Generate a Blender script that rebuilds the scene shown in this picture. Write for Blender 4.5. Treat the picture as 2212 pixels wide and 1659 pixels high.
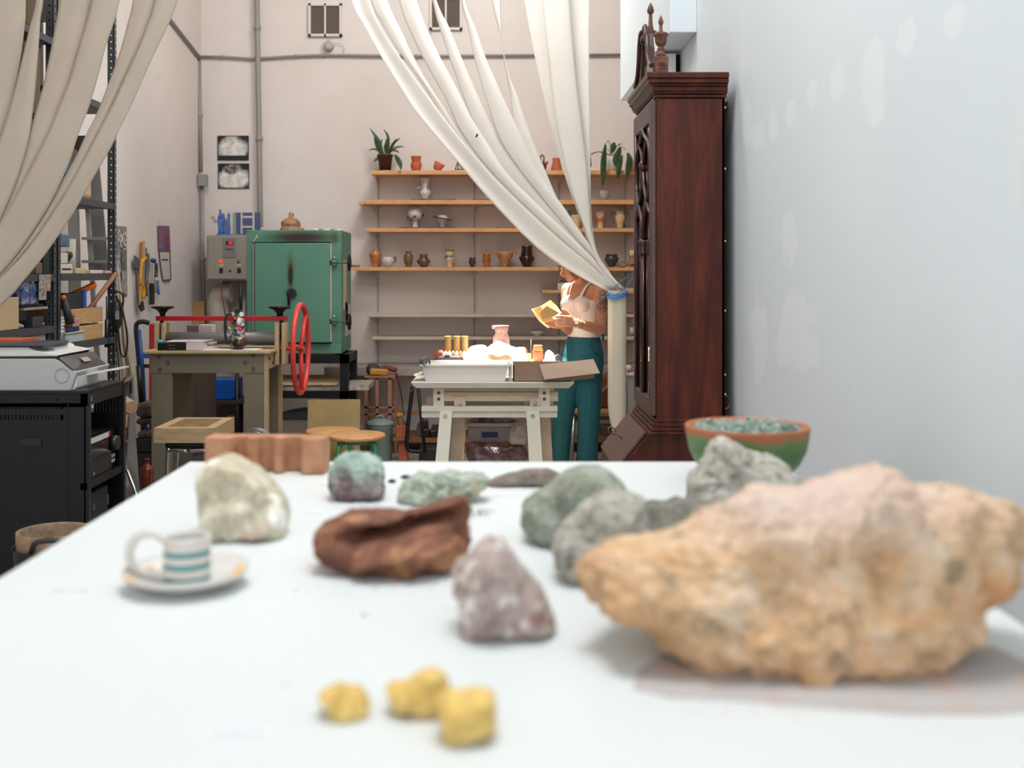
import bpy, bmesh, math, random
from mathutils import Vector, Matrix, Euler, noise
for o in list(bpy.data.objects): bpy.data.objects.remove(o)
S = bpy.context.scene; COL = S.collection
random.seed(7)
# ---------------------------------------------------------------- camera
F, CX, HY, CH = 2400.0, 1071.0, 593.0, 1.40      # focal in px, vanishing point, horizon, camera height
cd = bpy.data.cameras.new('camera'); cam = bpy.data.objects.new('camera', cd); COL.objects.link(cam)
cam.location = (0, 0, CH); cam.rotation_euler = (math.pi/2, 0, 0)
cd.sensor_width = 36; cd.lens = 36*F/2212; cd.shift_x = (1106-CX)/2212; cd.shift_y = -(829.5-HY)/2212
cd.clip_start = 0.05; cd.dof.use_dof = True; cd.dof.focus_distance = 5.4; cd.dof.aperture_fstop = 2.7
S.camera = cam
# ---------------------------------------------------------------- world, sun, skylights, added fill, exposure
S.view_settings.view_transform = 'Standard'; S.view_settings.look = 'None'
S.view_settings.exposure = 0.13; S.view_settings.gamma = 1.0
W = bpy.data.worlds.new('world'); S.world = W; W.use_nodes = True
W.node_tree.nodes['Background'].inputs[0].default_value = (0.93, 0.965, 1.0, 1)
W.node_tree.nodes['Background'].inputs[1].default_value = 1.75
def lamp(name, kind, loc, target, energy, color, size=1, sizey=None, angle=None):
    d = bpy.data.lights.new(name, kind); d.energy = energy; d.color = color
    if kind == 'AREA':
        d.size = size
        if sizey: d.shape = 'RECTANGLE'; d.size_y = sizey
    if kind == 'SUN': d.angle = angle
    o = bpy.data.objects.new(name, d); COL.objects.link(o); o.location = loc
    o.rotation_euler = (Vector(target)-Vector(loc)).to_track_quat('-Z', 'Y').to_euler()
    return o
SUND = Vector((0.10, -0.30, -1)).normalized()      # direction the sunlight travels
lamp('sun', 'SUN', (0, 7, 8), Vector((0, 7, 8))+SUND, 34.0, (1.0, 0.95, 0.86), angle=math.radians(0.6))
lamp('skylight_front', 'AREA', (-0.15, 2.35, 4.5), (-0.15, 1.9, 0.9), 92.0, (0.98, 0.985, 1.0), 1.3, 1.0)
lamp('fill_middle', 'AREA', (-0.9, 4.9, 4.55), (-0.6, 8.4, 0.6), 62.0, (1.0, 0.975, 0.95), 1.4, 1.0)  # fill lamp added to brighten the wall beneath the shelves
lamp('skylight_back', 'AREA', (0.0, 6.55, 4.6), (-0.5, 8.6, 1.9), 78.0, (1.0, 0.965, 0.94), 1.0, 0.7)
# ---------------------------------------------------------------- pixel -> place helpers
def at(px, py, Y): return Vector(((px-CX)/F*Y, Y, CH-(py-HY)/F*Y))
def X_(px, Y): return (px-CX)/F*Y
def Z_(py, Y): return CH-(py-HY)/F*Y
def lin(c): return tuple((v/12.92 if v <= 0.04045 else ((v+0.055)/1.055)**2.4) for v in c)
def rgb(c):
    if isinstance(c, str):
        c = c.lstrip('#'); c = tuple(int(c[i:i+2], 16)/255 for i in (0, 2, 4))
    return lin(c)+(1,)
# ---------------------------------------------------------------- materials
class NT:
    def __init__(s, name):
        s.m = bpy.data.materials.new(name); s.m.use_nodes = True; s.t = s.m.node_tree
        s.b = s.t.nodes['Principled BSDF']; s.tc = s.t.nodes.new('ShaderNodeTexCoord')
    def n(s, kind, **kw):
        x = s.t.nodes.new(kind)
        for k, v in kw.items(): setattr(x, k, v)
        return x
    def l(s, a, b): s.t.links.new(a, b)
    def noise(s, scale, detail=4, rough=0.55, stretch=None, dist=0):
        x = s.n('ShaderNodeTexNoise'); x.inputs['Scale'].default_value = scale
        x.inputs['Detail'].default_value = detail; x.inputs['Roughness'].default_value = rough
        x.inputs['Distortion'].default_value = dist
        if stretch:
            mp = s.n('ShaderNodeMapping'); mp.inputs['Scale'].default_value = stretch
            s.l(s.tc.outputs['Object'], mp.inputs['Vector']); s.l(mp.outputs[0], x.inputs['Vector'])
        else: s.l(s.tc.outputs['Object'], x.inputs['Vector'])
        return x.outputs['Fac']
    def ramp(s, fac, stops):
        r = s.n('ShaderNodeValToRGB'); e = r.color_ramp.elements
        while len(e) < len(stops): e.new(0.5)
        for i, (p, c) in enumerate(stops):
            e[i].position = p; e[i].color = rgb(c) if not isinstance(c, (float, int)) else (c, c, c, 1)
        s.l(fac, r.inputs[0]); return r.outputs[0]
    def mix(s, fac, a, b, mode='MIX'):
        x = s.n('ShaderNodeMix', data_type='RGBA', blend_type=mode)
        for sock, v in ((x.inputs[0], fac), (x.inputs[6], a), (x.inputs[7], b)):
            if isinstance(v, (float, int)): sock.default_value = v
            elif isinstance(v, (tuple, str)): sock.default_value = rgb(v)
            else: s.l(v, sock)
        return x.outputs[2]
    def bump(s, fac, strength=0.3, dist=0.01):
        x = s.n('ShaderNodeBump'); x.inputs['Strength'].default_value = strength; x.inputs['Distance'].default_value = dist
        s.l(fac, x.inputs['Height']); s.l(x.outputs[0], s.b.inputs['Normal'])
    def blob(s, c, r, soft=(1.0, 0.4), warp=0, ws=8):
        """soft ellipsoid mask in object coordinates: 0 outside, 1 inside"""
        a = s.n('ShaderNodeVectorMath', operation='SUBTRACT'); a.inputs[1].default_value = c
        s.l(s.tc.outputs['Object'], a.inputs[0])
        d = s.n('ShaderNodeVectorMath', operation='DIVIDE'); d.inputs[1].default_value = r; s.l(a.outputs[0], d.inputs[0])
        L = s.n('ShaderNodeVectorMath', operation='LENGTH'); s.l(d.outputs[0], L.inputs[0])
        m = s.n('ShaderNodeMapRange'); m.inputs[1].default_value = soft[0]; m.inputs[2].default_value = soft[1]
        if warp:
            q = s.n('ShaderNodeMath', operation='MULTIPLY_ADD'); s.l(s.noise(ws, 5, .6), q.inputs[0]); q.inputs[1].default_value = warp
            e = s.n('ShaderNodeMath', operation='ADD'); e.inputs[1].default_value = -warp/2; s.l(L.outputs['Value'], e.inputs[0]); s.l(e.outputs[0], q.inputs[2]); s.l(q.outputs[0], m.inputs[0])
        else: s.l(L.outputs['Value'], m.inputs[0])
        return m.outputs[0]
    def col(s, c):
        if isinstance(c, (tuple, str)): s.b.inputs['Base Color'].default_value = rgb(c)
        else: s.l(c, s.b.inputs['Base Color'])
MC = {}
def mat(name, c, rough=0.6, metal=0.0, c2=None, ns=8.0, stretch=None, bump=0.0, bs=None, bd=0.004, lo=0.35, hi=0.65,
        emit=None, es=0, trans=0, alpha=1, spec=None, detail=4, coat=0, sheen=0):
    if name in MC: return MC[name]
    t = NT(name); b = t.b
    b.inputs['Roughness'].default_value = rough; b.inputs['Metallic'].default_value = metal
    if c2: t.col(t.ramp(t.noise(ns, detail, stretch=stretch), [(lo, c), (hi, c2)]))
    else: t.col(c)
    if bump: t.bump(t.noise(bs or ns*4, 5, stretch=stretch), bump, bd)
    if emit: b.inputs['Emission Color'].default_value = rgb(emit); b.inputs['Emission Strength'].default_value = es
    if trans: b.inputs['Transmission Weight'].default_value = trans
    if alpha < 1: b.inputs['Alpha'].default_value = alpha
    if spec is not None: b.inputs['Specular IOR Level'].default_value = spec
    if coat: b.inputs['Coat Weight'].default_value = coat
    if sheen: b.inputs['Sheen Weight'].default_value = sheen
    MC[name] = t.m; return t.m
# ---------------------------------------------------------------- object bookkeeping
ORG = {}          # object name -> world origin
def tag(o, label=None, cat=None, group=None, kind=None):
    if label: o['label'] = label
    if cat: o['category'] = cat
    if group: o['group'] = group
    if kind: o['kind'] = kind
    return o
def thing(name, label, cat, loc, group=None):
    o = bpy.data.objects.new(name, None); COL.objects.link(o); o.location = loc; o.empty_display_size = 0.05
    ORG[o.name] = Vector(loc); return tag(o, label, cat, group)
class MB:
    """collects shapes in world coordinates, then links them as one mesh object"""
    def __init__(s): s.bm = bmesh.new(); s.mi = 0
    def _add(s, vs, fs):
        v = [s.bm.verts.new(p) for p in vs]
        for f in fs:
            try: fc = s.bm.faces.new([v[i] for i in f]); fc.material_index = s.mi
            except ValueError: pass
        return v
    def box(s, x0, x1, y0, y1, z0, z1, M=None):
        p = [Vector((x, y, z)) for x in (x0, x1) for y in (y0, y1) for z in (z0, z1)]
        if M: p = [M @ q for q in p]
        s._add(p, [(0, 1, 3, 2), (4, 6, 7, 5), (0, 4, 5, 1), (2, 3, 7, 6), (0, 2, 6, 4), (1, 5, 7, 3)]); return s
    def obox(s, c, size, rot=(0, 0, 0)):
        M = Matrix.Translation(Vector(c)) @ Euler(rot).to_matrix().to_4x4()
        a, b, d = size[0]/2, size[1]/2, size[2]/2
        return s.box(-a, a, -b, b, -d, d, M)
    def pbox(s, px0, px1, py0, py1, Y, d):
        return s.box(X_(px0, Y), X_(px1, Y), Y, Y+d, Z_(py1, Y), Z_(py0, Y))
    def tube(s, pts, r, seg=8, cap=True, closed=False):
        pts = [Vector(p) for p in pts]; n = len(pts); rs = r if isinstance(r, (list, tuple)) else [r]*n
        rings = []; up = None
        for i, p in enumerate(pts):
            if closed: d = pts[(i+1) % n]-pts[i-1]
            else: d = pts[min(i+1, n-1)]-pts[max(i-1, 0)]
            d.normalize()
            if up is None:
                up = Vector((0, 0, 1)) if abs(d.z) < 0.9 else Vector((1, 0, 0))
            up = (up-d*up.dot(d))
            if up.length < 1e-5: up = d.orthogonal()
            up.normalize(); sd = d.cross(up)
            rings.append([s.bm.verts.new(p+(up*math.cos(a)+sd*math.sin(a))*rs[i]) for a in [2*math.pi*k/seg for k in range(seg)]])
        m = n if closed else n-1
        for i in range(m):
            A, B = rings[i], rings[(i+1) % n]
            for k in range(seg):
                f = s.bm.faces.new((A[k], B[k], B[(k+1) % seg], A[(k+1) % seg])); f.material_index = s.mi; f.smooth = True
        if cap and not closed:
            for R_ in (rings[0], rings[-1]):
                f = s.bm.faces.new(R_); f.material_index = s.mi
        return s
    def cyl(s, p0, p1, r, r2=None, seg=16): return s.tube([p0, p1], [r, r if r2 is None else r2], seg)
    def lathe(s, c, prof, seg=24, axis=(0, 0, 1), capb=True, capt=False, sx=1, sy=1, wob=0):
        """prof: list of (radius, height); c: base centre"""
        ax = Vector(axis).normalized(); u = ax.orthogonal().normalized() if abs(ax.z) < .99 else Vector((1, 0, 0)); w = ax.cross(u)
        rings = []
        for j, (r, h) in enumerate(prof):
            ring = []
            for k in range(seg):
                a = 2*math.pi*k/seg; q = r*(1+wob*noise.noise(Vector((math.cos(a)*1.3, math.sin(a)*1.3, h*20))))
                ring.append(s.bm.verts.new(Vector(c)+ax*h+u*math.cos(a)*q*sx+w*math.sin(a)*q*sy))
            rings.append(ring)
        for A, B in zip(rings, rings[1:]):
            for k in range(seg):
                f = s.bm.faces.new((A[k], A[(k+1) % seg], B[(k+1) % seg], B[k])); f.material_index = s.mi; f.smooth = True
        if capb: f = s.bm.faces.new(rings[0][::-1]); f.material_index = s.mi
        if capt: f = s.bm.faces.new(rings[-1]); f.material_index = s.mi
        return s
    def prism(s, poly, vec):
        """poly: list of 3D points, extruded by vec"""
        n = len(poly); v = Vector(vec)
        a = [Vector(p) for p in poly]; b = [p+v for p in a]
        s._add(a+b, [tuple(range(n)), tuple(range(2*n-1, n-1, -1))]+[(i, i+n, (i+1) % n+n, (i+1) % n) for i in range(n)]); return s
    def ball(s, c, r, seg=16, sc=(1, 1, 1), rot=None):
        M = Matrix.Translation(Vector(c)) @ (Euler(rot).to_matrix().to_4x4() if rot else Matrix.Identity(4)) @ Matrix.Diagonal((sc[0], sc[1], sc[2], 1))
        q = bmesh.ops.create_uvsphere(s.bm, u_segments=seg, v_segments=max(6, seg//2), radius=r, matrix=M)
        for v in q['verts']:
            for f in v.link_faces: f.smooth = True; f.material_index = s.mi
        return s
    def sheet(s, grid, thick=0):
        """grid: rows of 3D points -> surface"""
        V = [[s.bm.verts.new(p) for p in row] for row in grid]
        for i in range(len(V)-1):
            for j in range(len(V[0])-1):
                f = s.bm.faces.new((V[i][j], V[i+1][j], V[i+1][j+1], V[i][j+1])); f.smooth = True; f.material_index = s.mi
        return s
    def build(s, name, m, parent=None, bevel=0, smooth=False, solid=0, sub=0, origin=None):
        bm = s.bm
        bmesh.ops.recalc_face_normals(bm, faces=bm.faces)
        if parent is not None: O = ORG[parent.name]
        elif origin is not None: O = Vector(origin)
        else:
            xs = [v.co for v in bm.verts]
            O = Vector(((min(p.x for p in xs)+max(p.x for p in xs))/2, (min(p.y for p in xs)+max(p.y for p in xs))/2, min(p.z for p in xs)))
        for v in bm.verts: v.co -= O
        if smooth:
            for f in bm.faces: f.smooth = True
        me = bpy.data.meshes.new(name); bm.to_mesh(me); bm.free()
        for q in (m if isinstance(m, (list, tuple)) else [m]): me.materials.append(q)
        o = bpy.data.objects.new(name, me); COL.objects.link(o)
        if parent is not None: o.parent = parent
        else: o.location = O
        ORG[o.name] = O
        if solid:
            k = o.modifiers.new('solid', 'SOLIDIFY'); k.thickness = solid; k.offset = 0
        if bevel:
            k = o.modifiers.new('bevel', 'BEVEL'); k.width = bevel; k.segments = 2; k.limit_method = 'ANGLE'
        if sub:
            k = o.modifiers.new('sub', 'SUBSURF'); k.levels = sub; k.render_levels = sub
        return o
def struct(o): o['kind'] = 'structure'; return o
def copy_tree(o, off, label=None, name=None):
    """a copy of a thing and of every part and sub-part under it"""
    def cp(x, par):
        c = x.copy(); COL.objects.link(c); ORG[c.name] = ORG[x.name]+Vector(off)
        if par is not None: c.parent = par
        for ch in [k for k in bpy.data.objects if k.parent == x]: cp(ch, c)
        return c
    r = cp(o, None); r.location = o.location+Vector(off)
    if label: r['label'] = label
    return r
def text(body, size, loc, rot, m, parent, name='lettering', ext=0.0004, align='CENTER'):
    c = bpy.data.curves.new(name, 'FONT'); c.body = body; c.size = size; c.extrude = ext; c.align_x = align; c.align_y = 'CENTER'
    c.materials.append(m); tmp = bpy.data.objects.new('tmp', c); COL.objects.link(tmp)
    me = bpy.data.meshes.new_from_object(tmp.evaluated_get(bpy.context.evaluated_depsgraph_get())); bpy.data.objects.remove(tmp)
    o = bpy.data.objects.new(name, me); COL.objects.link(o)
    o.parent = parent; o.location = Vector(loc)-ORG[parent.name]; o.rotation_euler = rot; ORG[o.name] = Vector(loc); return o
def smooth_curve(pts, n):
    """Catmull-Rom through 2D/3D points -> n samples"""
    P = [Vector(p) for p in pts]; P = [P[0]*2-P[1]]+P+[P[-1]*2-P[-2]]; k = len(P)-3; out = []
    for i in range(n):
        t = i/(n-1)*k; j = min(int(t), k-1); u = t-j; a, b, c, d = P[j:j+4]
        out.append(0.5*((2*b)+(c-a)*u+(2*a-5*b+4*c-d)*u*u+(3*b-a-3*c+d)*u*u*u))
    return out
# common materials
wood_pine = mat('pine', '#c48d5c', .55, c2='#dba874', ns=6, stretch=(2, 8, 30), bump=.1)
wood_pale = mat('pale_wood', '#b99a72', .6, c2='#cfb189', ns=5, stretch=(3, 3, 25), bump=.08)
wood_brown = mat('brown_wood', '#7d5238', .6, c2='#9a6a4a', ns=6, stretch=(20, 20, 2), bump=.1)
black_metal = mat('black_metal', '#131316', .45, 0.3)
black_plastic = mat('black_plastic', '#17171a', .4)
grey_metal = mat('grey_painted_metal', '#54565a', .5, 0.3)
white_plastic = mat('white_plastic', '#e6e6e2', .45)
chrome = mat('chrome', '#b8b8b8', .25, 1.0)
red_paint = mat('red_paint', '#a8161d', .45)
terracotta = mat('terracotta', '#a85438', .7, c2='#bd6645', ns=10, bump=.1)
paper_w = mat('white_paper', '#e8e6e2', .8)
cardboard = mat('cardboard', '#8f7560', .8, c2='#99806a', ns=4)
blue_plastic = mat('blue_plastic', '#0c56b8', .4)
# ================================================================ ROOM
BW, LW, RW, TZ, PE = 9.2, -2.44, 0.863, 0.98, 6.75      # back wall, left wall, partition, tabletop, partition end
CEIL = 4.7
t = NT('back_plaster'); base = t.ramp(t.noise(1.1, 5, .6), [(.3, '#d0c6c0'), (.7, '#dad2cd')])
st = t.ramp(t.noise(2.2, 6, .7, dist=.5), [(.62, 0.0), (.8, 1.0)]); t.col(t.mix(st, base, '#cbb9ac')); t.b.inputs['Roughness'].default_value = .85
t.bump(t.noise(14, 6), .12, .01); plaster = t.m
t = NT('partition_paint'); base = t.ramp(t.noise(.8, 3), [(.3, '#dbe5e9'), (.7, '#e0e9ec')])
pt = t.ramp(t.noise(5, 2, .4, stretch=(1, 1.6, .7), dist=.3), [(.68, 0.0), (.70, .6)])
c1 = t.mix(pt, base, '#e6e9e8')
for px, py, rx, ry in [(1612, 265, 10, 45), (1636, 290, 12, 32), (1670, 268, 11, 35), (1710, 240, 12, 28), (1755, 200, 11, 32), (1808, 175, 17, 45), (1885, 140, 28, 52), (1885, 220, 22, 70), (1960, 75, 20, 40), (1705, 510, 16, 65), (1720, 720, 45, 85), (1640, 740, 18, 100), (2060, 40, 20, 40)]:
    yy = F*RW/(px-CX); c = (RW, yy, CH-(py-HY)/F*yy); r = (.4, rx*yy/(px-CX), ry*yy/F)
    c1 = t.mix(t.blob(c, r, (1.1, .85), 2.2, 9), c1, '#e5edef')
t.col(c1); t.b.inputs['Roughness'].default_value = .6; t.bump(t.noise(2.5, 3), .05, .02); part_m = t.m
t = NT('concrete_floor'); t.col(t.ramp(t.noise(45, 8, .75), [(.35, '#6f655e'), (.5, '#978c84'), (.68, '#b3aaa2')])); t.b.inputs['Roughness'].default_value = .75; floor_m = t.m
ceil_m = mat('ceiling_paint', '#d8d6d2', .9)
def wall(name, *a, m=plaster):
    return struct(MB().box(*a).build(name, m, origin=(0, 0, 0)))
wall('floor', -3.2, 3.0, -2.5, 9.4, -.1, 0, m=floor_m)
wall('wall_back', -2.6, 2.4, BW, BW+.15, 0, CEIL)
wall('wall_left', LW-.15, LW, -2.5, BW, 0, CEIL)
wall('wall_right', RW, RW+.10, -2.5, PE, 0, CEIL, m=part_m)
wall('wall_east', 2.25, 2.4, PE-.8, BW, 0, CEIL)
wall('wall_inner', RW+.10, 2.25, PE-.8, PE-.7, 0, CEIL)
# ceiling with a rectangular roof opening over the trestle table; sun comes in through it
kz = CEIL-.95; ox, oy = -SUND.x/abs(SUND.z)*kz, -SUND.y/abs(SUND.z)*kz
hx0, hx1, hy0, hy1 = -.36+ox, .60+ox, 6.74+oy, 7.44+oy
b = MB(); z0, z1 = CEIL, CEIL+.12
b.box(-2.6, hx0, -2.5, 9.4, z0, z1).box(hx1, 2.4, -2.5, 9.4, z0, z1).box(hx0, hx1, -2.5, hy0, z0, z1).box(hx0, hx1, hy1, 9.4, z0, z1)
struct(b.build('ceiling', ceil_m, origin=(0, 0, 0)))
# boxed beam along the partition
struct(MB().box(.747, RW, 4.77, 6.66, 2.44, 3.3).build('beam_1', part_m, bevel=.004))
# ---- conduits on the walls
gm = mat('grey_conduit', '#8c8985', .5)
def conduit(pts, label, r=.014):
    b = MB(); b.tube(pts, r, 8)
    for p in pts[1:-1]: b.ball(p, r*1.5, 8)
    o = b.build('electrical_conduit', gm); tag(o, label, 'pipe', 'grey conduits on the walls')
    return o
yb = BW-.03
conduit([at(424, 122, yb), at(480, 123, yb), at(545, 127, yb), at(640, 121, yb), at(700, 119, yb), at(900, 121, yb), at(1365, 118, yb)],
        'grey conduit running level along the back wall above the shelves', .011)
conduit([at(554, -80, yb-.03), at(556, 60, yb-.03), at(560, 300, yb-.03), at(563, 520, yb-.03), at(560, 740, yb-.03)], 'thick grey conduit standing upright behind the green kiln', .022)
conduit([at(430, 126, 9.12), at(432, 250, 9.12), at(434, 372, 9.12)], 'grey conduit in the wall corner above the junction box', .017)
conduit([at(436, 403, 9.12), at(438, 560, 9.12), at(441, 700, 9.12)], 'grey conduit in the wall corner below the junction box', .017)
b = MB()
lp = [Vector((LW+.02, y, z)) for y, z in ((9.1, 3.17), (8.1, 3.32), (6.5, 3.6), (5.0, 3.85))]
b.tube(lp, .013, 8); tag(b.build('electrical_conduit', gm), 'grey conduit climbing along the side wall from the corner', 'pipe', 'grey conduits on the walls')
jb = MB().pbox(426, 446, 376, 402, 9.06, .06).build('junction_box', gm, bevel=.006); tag(jb, 'grey junction box on the conduit in the wall corner', 'electrical box')
# ---- ventilation grilles
vent_f = mat('vent_frame', '#cfc6c0', .6); vent_d = mat('vent_mesh', '#5d5148', .8)
def vent(px0, px1, py0, py1, label):
    Y = BW-.035; c = at((px0+px1)/2, py1, Y); v = thing('wall_vent', label, 'vent', c, 'vents high on the back wall')
    b = MB(); w = (px1-px0)*.07
    b.pbox(px0, px0+w, py0, py1, Y, .034).pbox(px1-w, px1, py0, py1, Y, .034).pbox(px0, px1, py0, py0+w, Y, .034).pbox(px0, px1, py1-w, py1, Y, .034)
    m_ = (px0+px1)/2; b.pbox(m_-1.8, m_+1.8, py0, py1, Y, .034); b.build('frame', vent_f, v)
    b = MB(); b.pbox(px0+w, px1-w, py0+w, py1-w, Y+.03, .003); b.build('backing', vent_d, v)
    b = MB(); n = 20
    for i in range(n):
        y = py0+w+(py1-py0-2*w)*(i+.5)/n
        b.obox((at(m_, y, Y+.018)), ((px1-px0-2*w)/F*Y, .014, .003), (.6, 0, 0))
    b.build('slats', mat('vent_slat', '#8a7d72', .6), v)
    b = MB()
    for x in (px0+3, px1-3):
        for y in (py0+3, py1-3): b.ball(at(x, y, Y-.002), .006, 8)
    b.build('screw_heads', grey_metal, v)
vent(666, 738, 7, 78, 'square louvred vent above the round white lamp')
vent(928, 998, -6, 64, 'square louvred vent partly behind the cream strip curtain')
v = thing('wall_lamp', 'small round pale lamp with looped cable under the vent', 'lamp', at(713, 112, BW-.03))
MB().lathe(at(712, 101, BW-.002), [(.035, .0), (.04, .02), (.038, .05), (.02, .062)], 20, axis=(0, -1, 0), capt=True).build('housing', mat('lamp_grey', '#a9a3a0', .4), v)
b = MB(); b.tube(smooth_curve([at(710, 80, yb), at(709, 92, yb), at(697, 94, yb), at(697, 110, yb), at(708, 118, yb)], 20), .003, 6)
b.tube(smooth_curve([at(722, 94, yb), at(735, 94, yb), at(743, 104, yb), at(742, 117, yb)], 16), .003, 6); b.build('cable', mat('pale_cable', '#b5aba2', .6), v)
b = MB(); b.tube(smooth_curve([at(931, 66, yb), at(927, 84, yb), at(922, 100, yb), at(921, 119, yb)], 16), .003, 6)
tag(b.build('loose_cable', MC['pale_cable']), 'thin pale cable hanging from the half hidden vent', 'cable')
# ---- white board by the partition, black sheet for the shade beside it (behind the cabinet top)
tag(MB().box(.72, .8355, 5.15, 5.17, 0, 2.425).build('white_board', white_plastic, bevel=.003), 'tall white board standing behind the cabinet, seen past the urn finial', 'board')
tag(MB().box(.74, .861, 5.2, 5.24, 0, 2.43).build('gap_shadow_sheet', mat('dull_black', '#0b0c0e', .9)), 'black sheet standing for the shadow between the white board and the partition wall', 'board')  # dark sheet put in for the shadow under the beam
# ---- photographs pinned on the wall
def cloud_print(name, label, px0, px1, py0, py1, seed):
    Y = BW-.012; m_ = NT('cloud_print_%d' % seed); 
    w = (px1-px0)/F*Y; h = (py1-py0)/F*Y
    n1 = m_.noise(9+seed, 6, .6, dist=.8)
    cl = m_.blob((.005, 0, h*.50), (w*.44, 1, h*.40), (1.25, .7), 1.8, 7) if seed == 1 else m_.blob((.01, 0, h*.40), (w*.50, 1, h*.42), (1.25, .75), 1.8, 8)
    tex = m_.ramp(n1, [(.2, '#8b8882'), (.6, '#e8e4dd')]); c = m_.mix(cl, '#0b0a0b', tex)
    if seed == 1: c = m_.mix(m_.blob((0, 0, -.02), (w*3, 1, h*.2+.02), (1.02, .9)), c, '#0b0a0b')
    if seed == 2: c = m_.mix(m_.blob((-.02, 0, h*.75), (w*.25, 1, h*.2), (1.2, .7)), c, m_.ramp(m_.noise(40, 3), [(.4, '#0d0c0d'), (.6, '#8a8680')]))
    m_.col(c); m_.b.inputs['Roughness'].default_value = .5
    fr = thing(name, label, 'photograph', at((px0+px1)/2, py1, Y), 'black and white prints on the back wall')
    MB().pbox(px0+1.5, px1-1.5, py0+1.5, py1-1.5, Y-.003, .006).build('image', m_.m, fr)
    MB().pbox(px0, px1, py0, py1, Y, .01).build('backing', black_plastic, fr)
cloud_print('photo_print', 'black and white cloud photograph, upper of the two prints', 470, 537, 293, 346, 1)
cloud_print('photo_print', 'black and white cloud photograph, lower of the two prints', 471, 538, 353, 407, 2)

# ================================================================ WHITE DISPLAY TABLE
t = NT('table_paint'); base = t.ramp(t.noise(1.5, 3), [(.3, '#d7dddd'), (.7, '#dbe0e0')])
sm = t.ramp(t.noise(3.0, 4, .6, dist=.6), [(.66, 0.0), (.74, .35)]); t.col(t.mix(sm, base, '#e6e0da'))
t.b.inputs['Roughness'].default_value = .42; table_m = t.m
tb = thing('display_table', 'long white table carrying the rocks, cup and bowl', 'table', (-.03, 1.5, 0))
MB().box(-.688, .633, .52, 2.495, TZ-.028, TZ).build('table_top', table_m, tb, bevel=.003)
for x in (-.6, .56):
    for y in (.65, 2.38):
        MB().box(x-.03, x+.03, y-.03, y+.03, 0, TZ-.028).build('leg', table_m, tb, bevel=.003)
MB().box(-.6, .56, 2.35, 2.37, TZ-.12, TZ-.028).box(-.62, -.60, .65, 2.35, TZ-.12, TZ-.028).box(.56, .58, .65, 2.35, TZ-.12, TZ-.028).build('apron', table_m, tb)

# ================================================================ ROCKS
def fbm(p, oct=4):
    v = 0; a = .5
    for i in range(oct): v += a*noise.noise(p); p = p*2.03+Vector((3.1, 1.7, 9.2)); a *= .5
    return v
def rock(name, label, cat, poly, Yb, depth, m, rough=.05, fine=.012, facet=.0, seed=0, fz=None, group='rocks on the white table', px_exp=.75, nlat=46, nlon=96, yskew=0, floor_z=TZ, dent=None, bottom=None):
    """poly: silhouette in px (closed). Yb: distance of the front foot. depth in m."""
    pys = [p[1] for p in poly]; y0, y1 = min(pys), max(pys)
    Yc = Yb+depth*.42
    def P3(px, py):
        k = (py-y0)/(y1-y0); Y = Yc+(Yb+.01-Yc)*max(0, k-.35)/.65
        return at(px, py, Y)
    pts = [P3(*p) for p in poly]
    # resample the closed outline evenly by angle
    cen = Vector((sum(p.x for p in pts)/len(pts), sum(p.y for p in pts)/len(pts), (max(p.z for p in pts)+min(p.z for p in pts))/2))
    dense = []
    n = len(pts)
    for i in range(n):
        a, b, c, d = pts[i-1], pts[i], pts[(i+1) % n], pts[(i+2) % n]
        for k in range(12):
            u = k/12; q = 0.5*((2*b)+(c-a)*u+(2*a-5*b+4*c-d)*u*u+(3*b-a-3*c+d)*u*u*u)
            dense.append(b.lerp(c, u)*.55+q*.45)
    L = [0]
    for i in range(len(dense)): L.append(L[-1]+(dense[(i+1) % len(dense)]-dense[i]).length)
    out = []; j = 0
    for k in range(nlon):
        s_ = L[-1]*k/nlon
        while L[j+1] < s_: j += 1
        u = (s_-L[j])/max(1e-9, L[j+1]-L[j]); out.append(dense[j].lerp(dense[(j+1) % len(dense)], u))
    size = max((p-cen).length for p in out); b = MB(); rows = []
    off = Vector((seed*7.3, seed*3.1, seed*5.7))
    for i in range(1, nlat):
        ph = math.pi*i/nlat; s = math.sin(ph)**px_exp; c = math.cos(ph); row = []
        c = math.copysign(abs(c)**.85, c)
        for p in out:
            q = cen+(p-cen)*s
            q = q+Vector((0, -c*depth*(.42 if c > 0 else .58), 0))
            q.z += yskew*c
            pp = (q-cen)/size
            d = fbm(pp*1.9+off, 4)*rough*size*2*min(1, (1-s)*3+.25)
            d += (fbm(pp*4.2+off, 3)*1.6+fbm(pp*7+off, 4)*1.3-abs(noise.noise(pp*14+off))*.5+fbm(pp*26+off, 2)*.6)*fine*size*2
            if facet:
                v = noise.voronoi(pp*1.6+off)[0]; d -= (v[1]-v[0])*0-(v[0]-.4)*facet*size*min(1, (1-s)*3+.1)
            if dent:
                for (dx, dz, rx, rz, amt, ang) in dent:
                    ex = (q.x-cen.x)/size-dx; ez = (q.z-cen.z)/size-dz
                    ca, sa = math.cos(ang), math.sin(ang); ex, ez = ex*ca+ez*sa, -ex*sa+ez*ca
                    g = math.exp(-(ex/rx)**2-(ez/rz)**2)
                    if c > 0: q.y += amt*size*g*c
            nrm = (q-cen).normalized() if (q-cen).length > 1e-6 else Vector((0, -1, 0))
            q = q+nrm*d
            q.z = max(q.z, floor_z+.0004+.0*q.y)
            row.append(b.bm.verts.new(q))
        rows.append(row)
    for A, B in zip(rows, rows[1:]):
        for k in range(nlon): f = b.bm.faces.new((A[k], B[k], B[(k+1) % nlon], A[(k+1) % nlon])); f.smooth = True
    b.bm.faces.new(rows[0]); b.bm.faces.new(rows[-1][::-1])
    o = b.build(name, m); tag(o, label, cat, group); return o
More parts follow.
